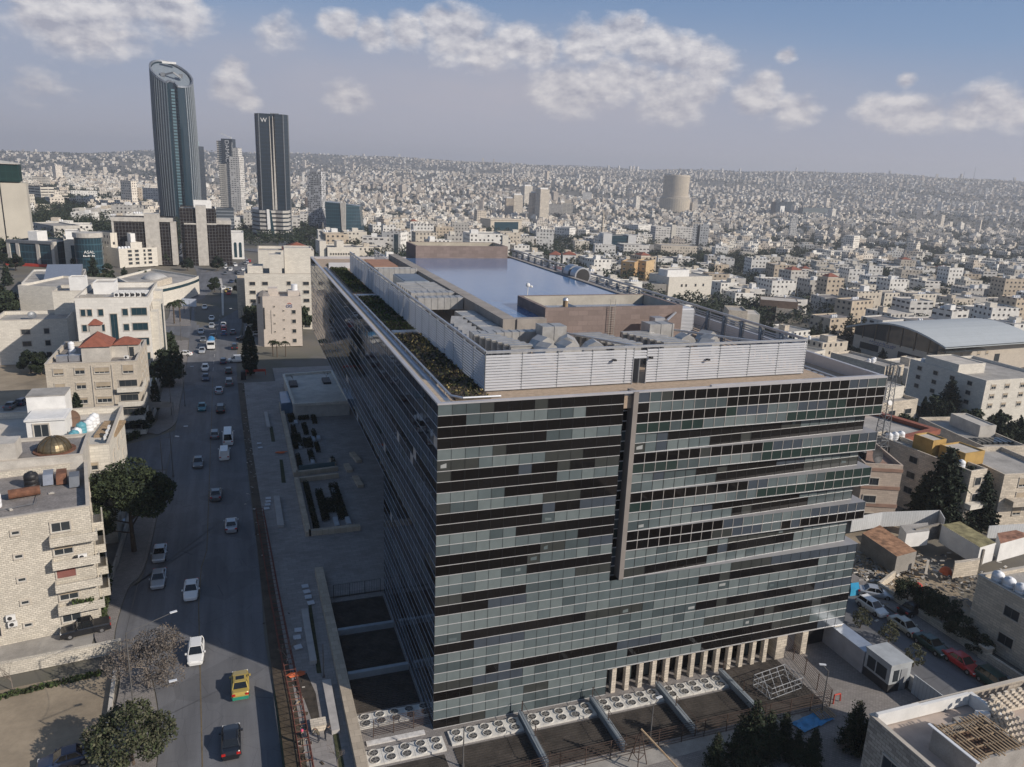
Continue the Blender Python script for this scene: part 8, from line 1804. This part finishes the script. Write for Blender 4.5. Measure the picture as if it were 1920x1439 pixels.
def cowl(label, x, y, z, s, rz):
    o = thing('fan_cowl', label, 'fan cowl', (x,y,z), rz); b = MB(); pf = [(-1,0),(-.6,.55),(0,.85),(.6,.55),(1,0),(.6,-.15),(-.6,-.15)]; b.prism([(p[0]*s,p[1]*s) for p in pf],0,s*1.3,0,Matrix.Rotation(R(90),4,'X') @ Matrix.Translation((0,s*.2,0))); b.build('hood', DU, o); b = MB(); b.box(-.5*s,-1.2*s,-.9,.5*s,-.1*s,.1); b.build('duct_stub', DU, o); return o
for i in range(7):
    duct_l = 'ribbed duct section %s in the near left corner of the plant' % ['one','two','three','four','five','six','seven'][i]
    b = MB(); b.box(7.4+i*.34,13.6-i*.95,ZR,9.6+i*.34,14.15-i*.95,ZR+3.5); b.box(7.3+i*.34,13.5-i*.95,ZR+3.5,9.7+i*.34,14.2-i*.95,ZR+3.65); tag(b.build('duct_blade', DU),duct_l,'duct')
duct('curved ribbed duct turning into the near left corner',7.4,14.4,15.4,15.7,ZR+1.4,2.2); duct('tall square duct riser left of the near enclosure',14.6,12.4,17.4,14.4,ZR+1.6,2.9,rib=1.4)
for i,(x,y,s,r_) in enumerate(((13.4,10.8,1.3,.3),(16.6,10.4,1.35,-.4),(15.2,8.2,1.3,.2),(18.4,8.0,1.3,-.2),(12.6,8.0,1.2,.5))): cowl('faceted fan cowl %s of the near cluster' % ['one','two','three','four','five'][i],x,y,ZR+2.7,s,r_)
for i in range(6): cowl('small shaded fan cowl along the left screen, %s from the near end' % ['first','second','third','fourth','fifth','sixth'][i],8.2+.1*i,17.5+i*2.1,ZR+1.8,1.15,1.2)
duct('grey plant room box beside the concrete surround',10.2,18.5,12.7,32,ZR,2.9,'y',rib=3.2); duct('long duct crossing towards the concrete surround',6.6,37,12.8,39,ZR+2.2,1.6); duct('second long duct behind the crossing one',6.6,41.5,12.8,43.5,ZR+2.4,1.4)
for i in range(6): duct('flat attenuator %s in the far left plant strip' % ['one','two','three','four','five','six'][i],6.7,44.5+i*1.5,12.6,45.3+i*1.5,ZR+2.6,1.1,rib=3)
tp_ = thing('air_handler','large silver air handling unit with dark top in the left strip','air handler',(0,0,0)); b = MB(); b.box(8.2,54,ZR,12.2,63,ZR+3.6); b.build('casing', mat('ahu',(.42,.45,.46),.5,.3), tp_); b = MB(); b.box(8.4,54.2,ZR+3.6,12.0,62.8,ZR+3.7); b.build('top_panel', mat('ahu_top',(.16,.19,.23),.4,.3), tp_)
duct('pale walled pit edge across the left strip',6.3,65.5,12.8,66.2,ZR,4.2); b = MB(); b.box(6.4,66.4,ZR,12.7,71,ZR+3.8); tag(b.build('roof_slab', CONCL),'pale littered roof slab behind the air handler','roof slab')
wo_ = thing('roof_louvre_deck','brown slatted deck at the far end of the left strip','deck',(0,0,0)); b = MB()
for i in range(12): b.box(7.2,76+i*.9,ZR+3.2,11.6,76.55+i*.9,ZR+3.4)
b.build('slat', mat('brown_slat',(.30,.17,.12),.8), wo_)
for i,(x0,lab) in enumerate(((19.5,'first'),(25.5,'second'))):
    for k in range(7): b = MB(); b.box(x0+k*.34,14.6-k*.95,ZR,x0+3.2+k*.34,15.15-k*.95,ZR+3.0); b.box(x0-.1+k*.34,14.5-k*.95,ZR+3.0,x0+3.3+k*.34,15.2-k*.95,ZR+3.15); tag(b.build('duct_blade', DU),'attenuator blade %s of the %s fan before the near enclosure' % (['one','two','three','four','five','six','seven'][k],lab),'duct')
for i,(x,y) in enumerate(((31.2,11.5),(33.4,10.2),(34.6,12.6),(31.8,8.2))): cowl('faceted fan cowl %s of the right cluster' % ['one','two','three','four'][i],x,y,ZR+2.4,1.2,.2*i)
duct('square duct riser of the right cluster',28.8,14.4,32,16.4,ZR+1.4,2.6,rib=1.5)
for k in range(2): b = MB(); b.bar(((18.6,15.8,36.3),(31.6,17.5,36.2))[k],((22.3,5.3,36.9),(37.2,5.3,36.9))[k],.3,.2); tag(b.build('steel_beam', SILVER),['silver beam running from the near enclosure corner to the front screen, left','silver beam running from the near enclosure corner to the front screen, right'][k],'beam')
b = MB(); [b.bar((39,y,ZR+2.8),(42.7,y,ZR+2.8),.35,.25) for y in (38,52,66,80)]; b.bar((39,34,ZR+2.8),(39,92,ZR+2.8),.3); tag(b.build('steel_frame', SILVER),'light steel frame between glass roof and right screen','frame')
b = MB(); b.box(38.2,30,ZR,42.5,96,ZR+2.3); tag(b.build('plant_deck', CONCL),'pale service deck between glass roof and right screen','deck')
for i in range(10): b = MB(); b.box(38.8,36+i*2.0,ZR+2.3,42.2,37.0+i*2.0,ZR+2.9); tag(b.build('duct_blade', DU),'white attenuator %s on the right service deck' % ORD[i],'duct')
for i,y in enumerate((58,61)):
    o = thing('round_cowl','silver round fan cowl by the right edge of the glass roof, %s' % ['nearer','farther'][i],'fan cowl',(39.6,y,ZR+2.3)); b = MB(); b.cyl(0,0,-1.1,1.1,1.5,18,0,M=Matrix.Translation((0,0,1.6)) @ Matrix.Rotation(R(90),4,'X')); b.cyl(0,0,1.1,1.14,1.25,18,1,M=Matrix.Translation((0,0,1.6)) @ Matrix.Rotation(R(90),4,'X')); b.build('drum', [SILVER,DARKM], o)
tw = thing('louvre_tower','small louvred tower and pipe inside the right screen','louvre tower',(0,0,0)); b = MB(); b.box(37.5,22,ZR,39.4,24,ZR+4.4)
for i in range(24): b.box(37.4,21.9,ZR+i*.18,39.5,24.1,ZR+i*.18+.08)
b.build('louvre_body', LOUV, tw); b = MB(); b.tube((33.4,18.5,ZR+3.6),(37.4,22.4,ZR+4.2),.16,8); b.box(31.6,18.2,ZR+3.2,33.0,19.6,ZR+4.0); b.build('pipe', SILVER, tw)
# ------------------------------------------------------------------ haze
b = MB(); b.box(-8800,-2200,-140,9800,9800,260); o = b.build('haze', []); 
hm_ = bpy.data.materials.new('haze'); hm_.use_nodes = True; nt = hm_.node_tree; nt.nodes.clear(); ou = nt.nodes.new('ShaderNodeOutputMaterial'); pv = nt.nodes.new('ShaderNodeVolumePrincipled')
pv.inputs['Color'].default_value = (.93,.95,1.0,1); pv.inputs['Density'].default_value = .00016; pv.inputs['Anisotropy'].default_value = .2; nt.links.new(pv.outputs[0], ou.inputs['Volume'])
o.data.materials.clear(); o.data.materials.append(hm_); tag(o,kind='stuff')
